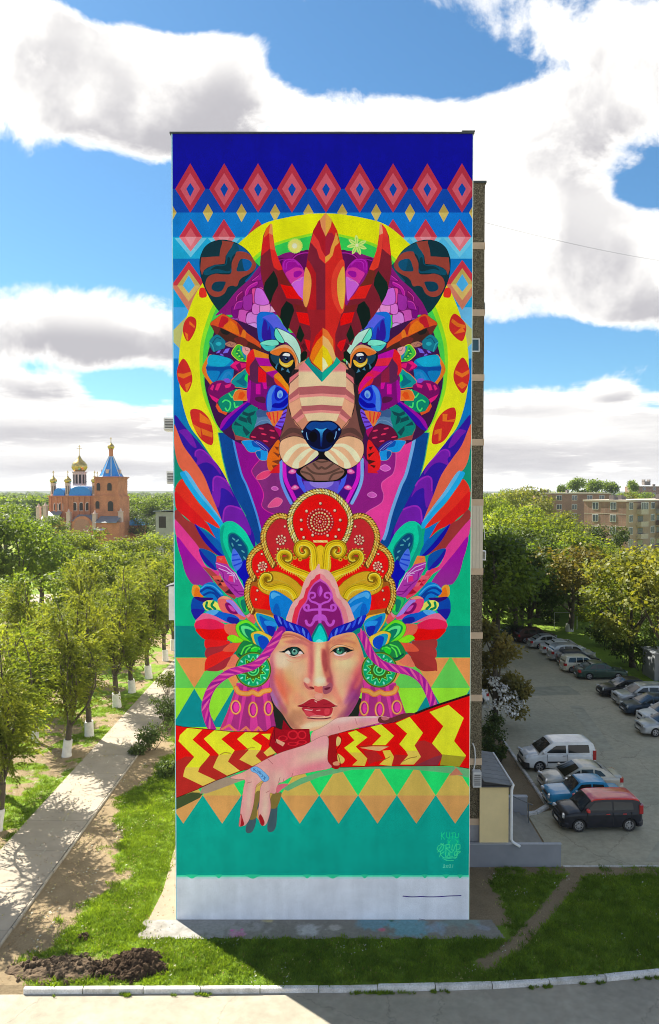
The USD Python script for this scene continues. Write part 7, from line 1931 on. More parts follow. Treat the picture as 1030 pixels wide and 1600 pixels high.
rubber = mat("tyre_rubber", (0.018, 0.018, 0.018), 0.85, 0.2, 5)
alloy = mat("alloy", (0.45, 0.45, 0.46), 0.35, 0.1, 5, metal=0.7)
black_trim = mat("black_trim", (0.02, 0.02, 0.021), 0.6, 0.2, 5)
lamp_glass = mat("lamp_glass", (0.55, 0.57, 0.58), 0.12, 0.05, 5, coat=1.0)
tail_red = mat("tail_red", (0.35, 0.012, 0.012), 0.2, 0.1, 5, coat=1.0)
plate_white = mat("plate_white", (0.7, 0.7, 0.7), 0.5, 0.03)
car_glass = mat("car_glass", (0.008, 0.010, 0.010), 0.05, 0.1, 3, spec=0.5)
chrome = mat("chrome", (0.6, 0.6, 0.6), 0.15, 0.02, 5, metal=1.0)


def lofted(xs, secs):
    """A closed skin through cross-sections; secs[i] lists (y, z) for the right half, bottom centre to top centre."""
    secs = [list(s) + [(-y, z) for y, z in s[-2:0:-1]] for s in secs]
    n = len(secs[0])
    v = [[x, y, z] for x, s in zip(xs, secs) for y, z in s]
    f = []
    for i in range(len(xs) - 1):
        for j in range(n):
            a, b = i * n + j, i * n + (j + 1) % n
            f += [[a, b, b + n], [a, b + n, a + n]]
    k = len(v)
    c0 = np.mean(np.array(v[:n]), 0); c1 = np.mean(np.array(v[-n:]), 0)
    v += [list(c0), list(c1)]
    for j in range(n):
        f.append([k, (j + 1) % n, j]); f.append([k + 1, k - n + j, k - n + (j + 1) % n])
    return np.array(v, float), np.array(f)


CARS = {}


def car(style, paint, label, loc, rz, roof=None, group="cars parked beside the tower", rim=None, trim=None):
    """style: dict of lengths in metres, x forward from the rear bumper."""
    s = style
    L_, Wd, belt, H = s["L"], s["W"] / 2, s["belt"], s["H"]
    sill, wr = s.get("sill", 0.22), s["wr"]
    t = thing("parked_car", label, "car", loc, rz, 0.93, group)
    # lower body: top line (x, z) from rear to front
    top = np.array(s["top"])
    xs = np.unique(np.concatenate([np.linspace(0, L_, 34), [0.02, 0.06, 0.14, L_ - 0.02, L_ - 0.06, L_ - 0.14]]))
    secs = []
    rc = s.get("corner", 0.32)
    for x in xs:
        e = min(x, L_ - x)
        w = Wd * (1 - 0.22 * (1 - min(1, e / rc)) ** 2.2)
        z1 = np.interp(x, top[:, 0], top[:, 1])
        z0 = sill + 0.10 * (1 - min(1, e / 0.5))
        hh = z1 - z0
        sh = s.get("shoulder", 0.86)
        secs.append([(0, z0), (w * 0.9, z0), (w * 0.97, z0 + 0.12 * hh), (w, z0 + 0.42 * hh), (w * 0.985, z0 + 0.74 * hh), (w * 0.955, z0 + 0.90 * hh), (w * sh, z1 - 0.012), (w * 0.5, z1 + 0.012), (0, z1 + 0.02)])
    v, f = lofted(xs, secs)
    body = manifold3d.Manifold(manifold3d.Mesh(v.astype(np.float32), f.astype(np.uint32)))
    if body.volume() < 0 or body.is_empty():
        body = manifold3d.Manifold(manifold3d.Mesh(v.astype(np.float32), f[:, ::-1].astype(np.uint32)))
    for ax in (s["ax0"], s["ax1"]):
        cyl = manifold3d.Manifold.cylinder(s["W"] + 1, wr * 1.14, wr * 1.14, 28, True).rotate([90, 0, 0]).translate([ax, 0, wr])
        inner = manifold3d.Manifold.cube([2, s["W"] - 0.52, 2], True).translate([ax, 0, wr])
        body = body - (cyl - inner)
    obj("body", body, paint, t, smooth=35)
    # cabin
    cab = np.array(s["cab"])            # outline (x, z) rear base, rear roof, ..., front roof, front base
    wb, k_ = Wd * s.get("cw", 0.93), s.get("tumble", 0.27)
    side_y = lambda z: wb - k_ * (z - belt)
    zr = np.max(cab[:, 1])
    prof = spline(cab, False, 4) if s.get("round", True) else cab
    v = []
    for sgn in (1, -1):
        for x, z in prof:
            v.append([x, sgn * side_y(z), z])
    n = len(prof)
    crown = 0.035
    mids = [[x, 0.0, z + crown * (z - belt) / (zr - belt)] for x, z in prof]
    v += mids
    ff = []
    for i in range(n - 1):
        ff += [[i, i + 1, 2 * n + i + 1], [i, 2 * n + i + 1, 2 * n + i], [n + i + 1, n + i, 2 * n + i], [n + i + 1, 2 * n + i, 2 * n + i + 1]]
    low = len(v)
    v += [[x, sgn * (wb + 0.0), belt - 0.06] for sgn in (1, -1) for x, _ in prof]
    for i in range(n - 1):
        ff += [[i + 1, i, low + i], [i + 1, low + i, low + i + 1], [n + i, n + i + 1, low + n + i + 1], [n + i, low + n + i + 1, low + n + i]]
    obj("cabin", (np.array(v), np.array(ff)), paint, t, smooth=30)
    if roof:
        pr = [(x, z) for x, z in prof if z > zr - 0.13]
        cols_ = [[x, y * (side_y(z) + 0.012), z + 0.012 + crown * (z - belt) / (zr - belt) * (1 - abs(y)) + (0 if abs(y) < 1 else -0.012)] for x, z in pr for y in np.linspace(-1, 1, 9)]
        nr = len(pr); m = MB(); m.add(cols_, [[i * 9 + j, i * 9 + j + 1, i * 9 + j + 10, i * 9 + j + 9] for i in range(nr - 1) for j in range(8)])
        m.add([[x, sg * (side_y(z) + 0.013), z + dz] for sg in (-1, 1) for x, z in pr for dz in (0.01, -0.07)], [[o + i * 2, o + i * 2 + 1, o + i * 2 + 3, o + i * 2 + 2] for o in (0, nr * 2) for i in range(nr - 1)])
        m.build("roof_panel", roof, t, smooth=30)
    # glazing
    for wpoly in s["win"]:
        for sgn in (1, -1):
            m = MB()
            pl = shapely.Polygon(wpoly).buffer(-0.03).buffer(0.03)
            tv, tf = trimesh.creation.triangulate_polygon(pl, engine="earcut")
            tv = np.asarray(tv); q = np.c_[tv[:, 0], sgn * (side_y(tv[:, 1]) + 0.012), tv[:, 1]]
            m.add(q, np.asarray(tf) if sgn < 0 else np.asarray(tf)[:, ::-1])
            m.build("side_window", car_glass, t)

    def screen(name, p, q, ins=0.10):
        p, q = np.array(p, float), np.array(q, float)
        d = q - p
        nn = np.array([-d[1], d[0]]); nn = nn / np.linalg.norm(nn)
        if nn[1] < 0:
            nn = -nn
        a, b = p + d * ins + nn * 0.032, q - d * 0.07 + nn * 0.03
        ya, yb = side_y(a[1]) - 0.055, side_y(b[1]) - 0.055
        rows_ = [[a[0], y, a[1] + 0.02 * (1 - (y / ya) ** 2) * 0.3] for y in np.linspace(-ya, ya, 7)] + [[b[0], y * yb / ya, b[1] + crown * (1 - abs(y / ya)) * 0.9] for y in np.linspace(-ya, ya, 7)]
        m = MB(); m.add(rows_, [[i, i + 1, 8 + i, 7 + i] for i in range(6)]); m.build(name, car_glass, t)
    screen("windscreen", *s["ws"]); screen("rear_window", *s["rw"])
    # wheels
    for ax in (s["ax0"], s["ax1"]):
        for sgn in (1, -1):
            wt = 0.2
            yo = sgn * (Wd - 0.035)
            R_ = trimesh.transformations.rotation_matrix(-sgn * math.pi / 2, [1, 0, 0])
            m = MB(); m.lathe([(wr * 0.62, -wt), (wr * 0.93, -wt), (wr, -wt + 0.04), (wr, -0.04), (wr * 0.94, -0.005), (wr * 0.68, 0.0), (wr * 0.64, -0.03), (wr * 0.62, -wt)], sides=24)
            vv, fz = m.arr(); vv = trimesh.transform_points(vv, R_) + [ax, yo, wr]
            w = obj("wheel", (vv, fz), rubber, t, smooth=40)
            m = MB()
            m.lathe([(0.02, -0.012), (wr * 0.16, -0.012), (wr * 0.18, -0.03), (0.0, -0.045)], sides=12)
            m.lathe([(wr * 0.66, -0.02), (wr * 0.58, -0.012), (wr * 0.56, -0.05)], sides=24)
            ns = s.get("spokes", 5)
            for j in range(ns):
                a0 = j * 2 * math.pi / ns
                c_, s_ = math.cos(a0), math.sin(a0)
                for o in ((-0.10, 0.10) if s.get("twin") else (0,)):
                    p0, p1 = np.array([wr * 0.14, o * wr * 0.5]), np.array([wr * 0.6, o * wr * 2.2])
                    hw = wr * (0.055 if s.get("twin") else 0.10)
                    pts4 = [[p0[0], p0[1] - hw], [p1[0], p1[1] - hw], [p1[0], p1[1] + hw], [p0[0], p0[1] + hw]]
                    m.add([[x * c_ - y * s_, x * s_ + y * c_, -0.016] for x, y in pts4] + [[x * c_ - y * s_, x * s_ + y * c_, -0.05] for x, y in pts4], [[0, 1, 2, 3], [0, 4, 5, 1], [2, 6, 7, 3], [1, 5, 6, 2]])
            vv, fz = m.arr(); obj("rim", (trimesh.transform_points(vv, R_) + [ax, yo, wr], fz), rim or alloy, w, smooth=30)
            m = MB(); m.lathe([(0.0, -0.07), (wr * 0.62, -0.07)], sides=20); vv, fz = m.arr(); obj("wheel_back", (trimesh.transform_points(vv, R_) + [ax, yo, wr], fz), black_trim, w)
    # lights, bumpers, plates, mirrors, handles, seams
    zf = np.interp(L_ - 0.1, top[:, 0], top[:, 1]); zb_ = np.interp(0.1, top[:, 0], top[:, 1])
    lz = s.get("lz", zf - 0.13)
    for sgn in (1, -1):
        m = MB(); m.tm(trimesh.Trimesh(*lofted([-0.06, 0.0, 0.05, 0.07], [[(0, -0.075), (0.13, -0.07), (0.19, 0.02), (0.14, 0.075), (0, 0.075)]] * 2 + [[(0, -0.065), (0.12, -0.06), (0.16, 0.02), (0.12, 0.06), (0, 0.065)], [(0, -0.03), (0.05, -0.03), (0.06, 0.0), (0.05, 0.03), (0, 0.03)]]), process=False))
        vv, fz = m.arr(); a = sgn * math.radians(-26)
        vv = np.c_[vv[:, 0] * math.cos(a) - vv[:, 1] * math.sin(a), vv[:, 0] * math.sin(a) + vv[:, 1] * math.cos(a), vv[:, 2]] * [1, 1.15, 1.25] + [L_ - s.get("lx", 0.11) * 0.55, sgn * Wd * s.get("ly", 0.68), lz]
        obj("headlight", (vv, fz), lamp_glass, t, smooth=40)
        th = s.get("th", 0.12); tz = s.get("tz", zb_ - 0.16)
        m = MB(); m.box([-0.012, sgn * Wd * 0.62, tz - th], [0.05, sgn * Wd * 0.86, tz + th]); m.box([0.03, sgn * Wd * 0.84, tz - th], [0.22, sgn * Wd * 0.975, tz + th]); m.build("tail_light", tail_red, t)
        xm, zm = s["ws"][0][0] - 0.32, belt + 0.10
        m = MB(); m.tm(trimesh.Trimesh(*lofted([-0.07, -0.05, 0.05, 0.09], [[(0, -0.05), (0.08, -0.05), (0.10, 0), (0.08, 0.06), (0, 0.06)], [(0, -0.07), (0.10, -0.07), (0.12, 0), (0.10, 0.08), (0, 0.08)], [(0, -0.06), (0.09, -0.06), (0.11, 0), (0.09, 0.07), (0, 0.07)], [(0, -0.03), (0.04, -0.03), (0.05, 0), (0.04, 0.03), (0, 0.03)]]), process=False))
        vv, fz = m.arr(); obj("mirror", (vv + [xm, sgn * (wb + 0.13), zm], fz), trim or paint, t, smooth=40)
        for hx in s.get("handles", [1.9, 2.9]):
            m = MB(); m.box([hx - 0.09, sgn * (Wd * 0.985), belt - 0.13], [hx + 0.09, sgn * (Wd * 0.985 + 0.03), belt - 0.10]); m.build("door_handle", chrome if trim is None else trim, t)
        for sx_ in s.get("seams", []):
            m = MB(); m.box([sx_ - 0.008, sgn * (Wd * 0.93), sill + 0.14], [sx_ + 0.008, sgn * (Wd * 1.0 + 0.003), belt - 0.04]); m.build("door_seam", black_trim, t)
        if "rub" in s:
            m = MB(); m.box([s["rub"][0], sgn * Wd * 0.97, s["rub"][2] - 0.045], [s["rub"][1], sgn * (Wd + 0.014), s["rub"][2] + 0.045]); m.build("rubbing_strip", black_trim, t)
    bm = s.get("bump_mat") or paint
    for x0, x1, sg, nm in ((L_ - 0.28, L_ + 0.05, 1, "front_bumper"), (-0.05, 0.28, -1, "rear_bumper")):
        xb = np.linspace(x0, x1, 8)
        sc_ = []
        for x in xb:
            e = (x1 - x) if sg > 0 else (x - x0)
            w = Wd * (1.008 - 0.26 * (1 - min(1, e / 0.33)) ** 2.2)
            zlo, zhi = s.get("bz", (0.24, 0.50))
            sc_.append([(0, zlo), (w * 0.92, zlo), (w, zlo + 0.06), (w, zhi - 0.05), (w * 0.95, zhi), (0, zhi)])
        v_, f_ = lofted(xb, sc_)
        ob = manifold3d.Manifold(manifold3d.Mesh(v_.astype(np.float32), f_.astype(np.uint32)))
        if ob.volume() < 0 or ob.is_empty():
            ob = manifold3d.Manifold(manifold3d.Mesh(v_.astype(np.float32), f_[:, ::-1].astype(np.uint32)))
        for ax in (s["ax0"], s["ax1"]):
            ob = ob - manifold3d.Manifold.cylinder(s["W"] + 1, wr * 1.14, wr * 1.14, 28, True).rotate([90, 0, 0]).translate([ax, 0, wr])
        obj(nm, ob, bm, t, smooth=35)
    m = MB(); m.box([L_ - 0.02, -Wd * 0.42, lz - 0.09], [L_ + 0.012, Wd * 0.42, lz + 0.04]); m.box([L_ + 0.03, -Wd * 0.5, 0.27], [L_ + 0.056, Wd * 0.5, 0.36]); m.build("grille", black_trim, t)
    for x in (L_ + 0.052, -0.07):
        m = MB(); m.box([x, -0.26, 0.38], [x + 0.016, 0.26, 0.49]); m.build("number_plate", plate_white, t)
    return t


MPV = dict(L=4.38, W=1.81, H=1.80, belt=1.12, wr=0.33, ax0=0.72, ax1=3.45, sill=0.24, corner=0.42, shoulder=0.9, top=[(0, 0.98), (0.05, 1.12), (3.1, 1.12), (3.45, 1.10), (4.05, 0.98), (4.3, 0.84), (4.38, 0.7)],
           cab=[(0.04, 1.08), (0.10, 1.45), (0.26, 1.74), (0.8, 1.80), (2.3, 1.78), (2.75, 1.68), (3.55, 1.08)], tumble=0.2, cw=0.95,
           win=[[(0.42, 1.17), (0.46, 1.62), (1.72, 1.62), (1.72, 1.17)], [(1.86, 1.17), (1.86, 1.60), (2.45, 1.58), (3.02, 1.22), (3.02, 1.17)]], ws=((3.55, 1.08), (2.72, 1.70)), rw=((0.05, 1.12), (0.24, 1.70)),
           seams=[1.8, 3.0], handles=[1.98], rub=(0.95, 3.0, 0.62), bump_mat=black_trim, bz=(0.24, 0.58), lz=0.90, th=0.28, tz=1.02, ly=0.74, lx=0.2)
SEDAN = dict(L=4.45, W=1.74, H=1.47, belt=0.95, wr=0.31, ax0=0.98, ax1=3.58, top=[(0, 0.80), (0.05, 0.94), (0.75, 0.99), (1.4, 0.96), (3.0, 0.95), (3.9, 0.86), (4.32, 0.74), (4.45, 0.58)],
             cab=[(0.42, 0.95), (0.85, 1.22), (1.32, 1.43), (1.95, 1.475), (2.45, 1.43), (3.42, 0.92)], win=[[(0.98, 1.0), (1.28, 1.28), (1.62, 1.36), (1.62, 1.0)], [(1.70, 1.0), (1.70, 1.37), (2.36, 1.36), (2.36, 1.0)], [(2.46, 1.0), (2.46, 1.33), (3.05, 1.0)]][0:3],
             ws=((3.42, 0.92), (2.40, 1.45)), rw=((0.45, 0.95), (1.28, 1.42)), seams=[1.5, 2.4, 3.3], handles=[1.55, 2.5], lz=0.68, lx=0.22)
CLASSIC = dict(L=4.10, W=1.56, H=1.48, belt=0.94, wr=0.30, ax0=0.85, ax1=3.25, corner=0.22, shoulder=0.93, top=[(0, 0.72), (0.04, 0.90), (1.1, 0.92), (3.0, 0.93), (3.9, 0.88), (4.05, 0.80), (4.10, 0.6)],
               cab=[(0.68, 0.92), (0.98, 1.36), (1.15, 1.455), (1.7, 1.485), (2.3, 1.45), (2.48, 1.36), (2.98, 0.92)], tumble=0.22, cw=0.92, win=[[(1.08, 0.99), (1.18, 1.34), (1.75, 1.37), (1.75, 0.99)], [(1.83, 0.99), (1.83, 1.37), (2.36, 1.34), (2.74, 0.99)]],
               ws=((2.98, 0.92), (2.42, 1.42)), rw=((0.70, 0.92), (1.04, 1.40)), seams=[1.05, 1.79, 2.8], handles=[1.3, 2.15], bump_mat=chrome, bz=(0.36, 0.46), lz=0.72, lx=0.05, ly=0.66, spokes=8)
BOXY = dict(L=4.10, W=1.785, H=1.63, belt=1.04, wr=0.335, ax0=0.72, ax1=3.27, corner=0.34, shoulder=0.9, twin=True, top=[(0, 0.90), (0.05, 1.04), (2.9, 1.04), (3.4, 1.02), (3.85, 0.95), (4.05, 0.80), (4.10, 0.62)],
            cab=[(0.04, 1.02), (0.12, 1.36), (0.26, 1.57), (0.9, 1.63), (2.0, 1.63), (2.62, 1.54), (3.18, 1.0)], tumble=0.26, cw=0.95, win=[[(0.50, 1.12), (0.55, 1.45), (1.52, 1.50), (1.52, 1.10)], [(1.60, 1.10), (1.60, 1.50), (2.45, 1.47), (2.86, 1.10)]],
            ws=((3.18, 1.0), (2.60, 1.56)), rw=((0.06, 1.06), (0.24, 1.54)), seams=[0.62, 1.56, 2.85], handles=[0.98, 1.82], lz=0.78, lx=0.2, th=0.22, tz=1.12, bz=(0.24, 0.52))
SUV = dict(L=4.45, W=1.84, H=1.66, belt=1.06, wr=0.35, ax0=0.85, ax1=3.5, corner=0.4, shoulder=0.9, top=[(0, 0.9), (0.05, 1.05), (3.0, 1.06), (3.6, 1.02), (4.2, 0.92), (4.38, 0.78), (4.45, 0.62)],
           cab=[(0.08, 1.03), (0.40, 1.46), (0.7, 1.62), (1.4, 1.66), (2.2, 1.64), (2.65, 1.55), (3.45, 1.02)], win=[[(0.62, 1.14), (0.86, 1.44), (1.2, 1.50), (1.2, 1.12)], [(1.28, 1.12), (1.28, 1.51), (2.0, 1.52), (2.0, 1.11)], [(2.1, 1.11), (2.1, 1.51), (2.5, 1.48), (3.05, 1.11)]],
           ws=((3.45, 1.02), (2.62, 1.57)), rw=((0.10, 1.07), (0.62, 1.60)), seams=[1.0, 2.05, 3.1], handles=[1.25, 2.25], lz=0.80, lx=0.2)
HATCH = dict(L=3.9, W=1.68, H=1.50, belt=0.96, wr=0.30, ax0=0.68, ax1=3.1, top=[(0, 0.82), (0.05, 0.95), (2.7, 0.96), (3.3, 0.88), (3.75, 0.76), (3.9, 0.6)],
             cab=[(0.06, 0.94), (0.25, 1.28), (0.55, 1.46), (1.3, 1.50), (2.05, 1.46), (2.95, 0.93)], win=[[(0.5, 1.02), (0.68, 1.34), (1.28, 1.40), (1.28, 1.01)], [(1.37, 1.01), (1.37, 1.40), (2.0, 1.38), (2.6, 1.01)]], ws=((2.95, 0.93), (2.02, 1.47)), rw=((0.08, 0.98), (0.5, 1.45)), seams=[0.72, 1.33, 2.6], handles=[0.95, 1.6], lz=0.66, lx=0.2)
WAGON = dict(L=4.1, W=1.66, H=1.52, belt=0.95, wr=0.30, ax0=0.72, ax1=3.25, corner=0.26, shoulder=0.92, top=[(0, 0.82), (0.05, 0.94), (2.9, 0.95), (3.6, 0.9), (4.0, 0.82), (4.1, 0.6)],
             cab=[(0.05, 0.93), (0.22, 1.36), (0.42, 1.50), (1.3, 1.53), (2.2, 1.48), (2.85, 0.93)], tumble=0.22, win=[[(0.38, 1.01), (0.5, 1.40), (1.1, 1.43), (1.1, 1.0)], [(1.18, 1.0), (1.18, 1.43), (1.75, 1.42), (1.75, 1.0)], [(1.83, 1.0), (1.83, 1.42), (2.18, 1.39), (2.58, 1.0)]], ws=((2.85, 0.93), (2.2, 1.48)), rw=((0.06, 0.96), (0.36, 1.48)), seams=[1.14, 1.79, 2.6], handles=[1.3, 1.95], lz=0.70, lx=0.1)
silver = car_paint("silver_paint", (0.42, 0.43, 0.43), 0.5)
white_p = car_paint("white_paint", (0.74, 0.75, 0.74))
dark_p = car_paint("dark_paint", (0.012, 0.013, 0.018), 0.2)
red_p = car_paint("red_roof_paint", (0.66, 0.04, 0.035))
blue_p = car_paint("sky_blue_paint", (0.03, 0.28, 0.52))
beige_p = car_paint("champagne_paint", (0.44, 0.42, 0.36), 0.5)
green_p = car_paint("dark_green_paint", (0.035, 0.065, 0.05), 0.4)
black_p = car_paint("black_paint", (0.010, 0.010, 0.011))
gold_p = car_paint("cream_paint", (0.55, 0.53, 0.42))
maroon_p = car_paint("maroon_paint", (0.05, 0.02, 0.015), 0.3)
slate_p = car_paint("slate_blue_paint", (0.035, 0.055, 0.08), 0.4)


def park(style, paint, u_front, v_base, label, heading, **k):
    """Nose (heading 180: facing left) placed at the ground point seen at (u_front, v_base); heading in degrees."""
    p = gp(u_front, v_base)
    a = math.radians(heading)
    off = style["L"] * 0.93
    return car(style, paint, label, (p[0] - math.cos(a) * off, p[1] - math.sin(a) * off + (style["W"] * 0.465), 0.024), heading, **k)


G1 = "cars parked nose to the dirt strip"
park(MPV, white_p, 820, 1208, "white compact van with black lower bumpers", 181, group=G1)
park(SEDAN, beige_p, 852, 1243, "champagne silver sedan between the white van and the blue car", 181, group=G1)
park(CLASSIC, blue_p, 859, 1268, "sky-blue vintage saloon half hidden by the red-roofed car", 181, group=G1, trim=chrome)
park(BOXY, dark_p, 879, 1303, "black boxy car with a bright red roof", 182, group=G1, roof=red_p, trim=red_p)
G2 = "cars parked at the far right kerb"
for st, pt, d, xr, lab, hd in ((SEDAN, green_p, 63.0, 25.0, "dark green sedan, nearest of the far row", 0), (WAGON, gold_p, 65.3, 24.2, "cream estate car behind the green sedan", 2), (HATCH, black_p, 67.4, 24.4, "black hatchback mostly hidden behind the cream estate", 2), (SUV, silver, 69.6, 24.7, "silver off-roader in the middle of the far row", 2),
                              (SEDAN, white_p, 72.2, 24.7, "white sedan in the far row behind the silver off-roader", 1), (SEDAN, silver, 75.0, 24.2, "silver-green sedan fourth from the end of the far row", 2), (SUV, maroon_p, 77.8, 23.6, "dark maroon off-roader near the end of the far row", 3), (SEDAN, slate_p, 80.0, 22.6, "slate-blue sedan at the very end of the far row", 3)):
    a = math.radians(hd)
    car(st, pt, lab, (xr - st["L"] * 0.93, d - CAM_D, 0.024), hd, group=G2)
G3 = "cars parked nose to the aisle on the right"
for st, pt, d, xf, lab in ((SEDAN, black_p, 57.6, 20.9, "black sedan, farthest of the right-hand row"), (SUV, silver, 55.2, 21.2, "silver off-roader beside the black sedan"), (SEDAN, slate_p, 52.9, 20.9, "dark sedan in the middle of the right-hand row"), (HATCH, white_p, 50.7, 21.2, "white hatchback cut by the right edge of the view"), (SEDAN, silver, 48.5, 20.2, "silver sedan, nearest of the right-hand row, cut by the right edge")):
    car(st, pt, lab, (xf + st["L"] * 0.93, d - CAM_D, 0.024), 180, group=G3)
# white car glimpsed between the loggias and the blossoming tree
car(HATCH, white_p, "white car end peeping out from behind the loggias", (gp(763, 1100)[0], gp(763, 1102)[1] + 0.8, 0.024), 180, group="cars parked beside the tower")

# ---------------------------------------------------------------- church
CD = 200.0
CY = CD - CAM_D
PXM = CD / FOC


def cpt(u, v):
    return (u - 515) * PXM, CAM_Z - (v - 767) * PXM


brick_c = usdkit.material(stage, "/World/Looks/church_brick", {"g": ("geometry", {}), "m": ("mapping", {"scale": (1.0, 1.0, 1.0)}), "b": ("brick_texture", {"scale": 3.0, "color1": (0.48, 0.155, 0.07), "color2": (0.57, 0.20, 0.09), "mortar": (0.42, 0.22, 0.13), "mortar_size": 0.02, "brick_width": 0.75, "row_height": 0.25}), "sx": ("separate_xyz", {}), "ad": ("math", {"math_type": "add"}), "cb": ("combine_xyz", {}),
    "n": ("noise_texture", {"scale": 0.6, "detail": 5.0}), "r": ("map_range", {"from_min": 0.3, "from_max": 0.7, "to_min": 0.85, "to_max": 1.15}), "s": ("vector_math", {"math_type": "scale"}), "p": ("principled_bsdf", {"roughness": 0.9})},
    [("g.position", "sx.vector"), ("sx.x", "ad.value1"), ("sx.y", "ad.value2"), ("ad.value", "cb.x"), ("sx.z", "cb.y"), ("cb.vector", "b.vector"), ("g.position", "n.vector"), ("n.fac", "r.value"), ("b.color", "s.vector1"), ("r.result", "s.scale"), ("s.vector", "p.base_color")], surface="p.BSDF")
gold_m = mat("gilded_metal", (0.62, 0.44, 0.14), 0.28, 0.12, 1.0, metal=1.0)
blue_roof = mat("blue_roof", (0.02, 0.22, 0.62), 0.4, 0.1, 0.6)
pink_st = mat("pale_pink_stucco", (0.62, 0.43, 0.36), 0.85, 0.1, 1)
grey_roof = mat("grey_roof", (0.20, 0.22, 0.25), 0.45, 0.15, 0.8)
dark_open = mat("dark_opening", (0.03, 0.022, 0.018), 0.8)
white_st = mat("white_stucco", (0.70, 0.66, 0.60), 0.8)
church = thing("church", "orange brick church with blue roofs, gilded onion domes and a tall bell tower", "church", ((128 - 515) * PXM, CY, -0.1), -7)
OX = (128 - 515) * PXM


def cx_(u):
    return (u - 128) * PXM


def cz_(v):
    return CAM_Z - (v - 767) * PXM


def arch(m, xc, zb, w, h, y, dep=0.12, n=8):
    pts_ = [(xc - w / 2, zb), (xc + w / 2, zb)] + [(xc + w / 2 * math.cos(a), zb + h - w / 2 + w / 2 * math.sin(a)) for a in np.linspace(0, math.pi, n)]
    m.prism(pts_, "y", y - dep, y)


def onion(x, y, z, R, par, h=2.1, name="dome"):
    m = MB(); m.lathe([(R * 0.62, z), (R * 0.82, z + R * 0.22), (R * 0.99, z + R * 0.55), (R, z + R * 0.75), (R * 0.93, z + R * 1.0), (R * 0.70, z + R * 1.28), (R * 0.40, z + R * 1.55), (R * 0.2, z + R * 1.85), (R * 0.08, z + R * h), (0, z + R * h)], (x, y, 0), 20)
    d = m.build(name, gold_m, par, smooth=40)
    top = z + R * h
    c = max(0.9, R * 1.35)
    m = MB(); m.lathe([(0.0, top - 0.05), (0.11, top + 0.02), (0.0, top + 0.2)], (x, y, 0), 8)
    th = 0.06
    m.box([x - th, y - th, top], [x + th, y + th, top + c]); m.box([x - c * 0.26, y - th * .9, top + c * 0.62], [x + c * 0.26, y + th * .9, top + c * 0.62 + 0.11]); m.box([x - c * 0.14, y - th * .9, top + c * 0.82], [x + c * 0.14, y + th * .9, top + c * 0.82 + 0.09])
    m.build("cross", gold_m, d)
    return d


# bell tower (right): two tiers, belfry openings, blue tent roof
tx0, tx1 = cx_(152), cx_(189.5)
tw = tx1 - tx0
tc = ((tx0 + tx1) / 2, 2.0 + tw / 2 - 3)
m = MB(); m.box([tx0 - 0.25, tc[1] - tw / 2 - 0.25, 0], [tx1 + 0.5, tc[1] + tw / 2, cz_(777)]); m.build("tower_base", brick_c, church)
m = MB(); m.box([tx0 + 0.1, tc[1] - tw / 2, cz_(777)], [tx1, tc[1] + tw / 2, cz_(747)]); bt_ = m.build("belfry", brick_c, church)
for vv, ex in ((777, 0.35), (747, 0.45), (775, 0.2), (749, 0.25)):
    m = MB(); m.box([tx0 - ex + 0.1, tc[1] - tw / 2 - ex, cz_(vv) - 0.12], [tx1 + ex, tc[1] + tw / 2 + ex, cz_(vv) + 0.14]); m.build("cornice", brick_c, church)
for u, v0, v1, w in ((176, 756, 768, 1.25), (158, 756, 768, 1.0), (178, 784, 799.5, 1.5), (157, 784, 796, 1.1)):
    f_ = tc[1] - tw / 2 - (0.26 if v0 > 777 else 0.01)
    m = MB(); arch(m, cx_(u), cz_(v1) - 0.15, w + 0.35, cz_(v0) - cz_(v1) + 0.3, f_, 0.06); s_ = m.build("arch_surround", brick_c, church)
    m = MB(); arch(m, cx_(u), cz_(v1), w, cz_(v0) - cz_(v1), f_ - 0.065, 0.03); m.build("opening", dark_open, church)
for x in (tx0 + 0.25, tx1 - 0.2):
    m = MB(); m.box([x - 0.28, tc[1] - tw / 2 - 0.12, cz_(776)], [x + 0.28, tc[1] - tw / 2 - 0.002, cz_(749)]); m.build("pilaster", brick_c, church)
R0 = tw * 0.44
m = MB(); m.lathe([(R0 * 1.18, cz_(747) + 0.1), (R0 * 1.06, cz_(745)), (R0 * 0.62, cz_(730)), (0.55, cz_(714)), (0.0, cz_(714))], (tc[0], tc[1], 0), 8, math.pi / 8); tr = m.build("tent_roof", blue_roof, church)
for k in range(8):
    a = math.pi / 8 + k * math.pi / 4
    m = MB(); m.tube([[tc[0] + R0 * 1.09 * math.cos(a), tc[1] + R0 * 1.09 * math.sin(a), cz_(745.5)], [tc[0] + R0 * .63 * math.cos(a), tc[1] + R0 * .63 * math.sin(a), cz_(730)], [tc[0] + .57 * math.cos(a), tc[1] + .57 * math.sin(a), cz_(714)]], 0.09, 5); m.build("roof_rib", white_st, tr)
for k in range(4):
    a = k * math.pi / 2 - math.pi / 2
    c = np.array([tc[0] + R0 * 0.80 * math.cos(a), tc[1] + R0 * 0.80 * math.sin(a)])
    m = MB(); m.box([c[0] - 0.4, c[1] - 0.4, cz_(741)], [c[0] + 0.4, c[1] + 0.4, cz_(735)]); m.build("dormer", pink_st, tr)
m = MB(); m.lathe([(0.55, cz_(715)), (0.55, cz_(704)), (0.7, cz_(703.5)), (0.7, cz_(702.8)), (0.0, cz_(702.8))], (tc[0], tc[1], 0), 12); m.build("lantern", brick_c, church)
onion(tc[0], tc[1], cz_(703), 0.92, church)
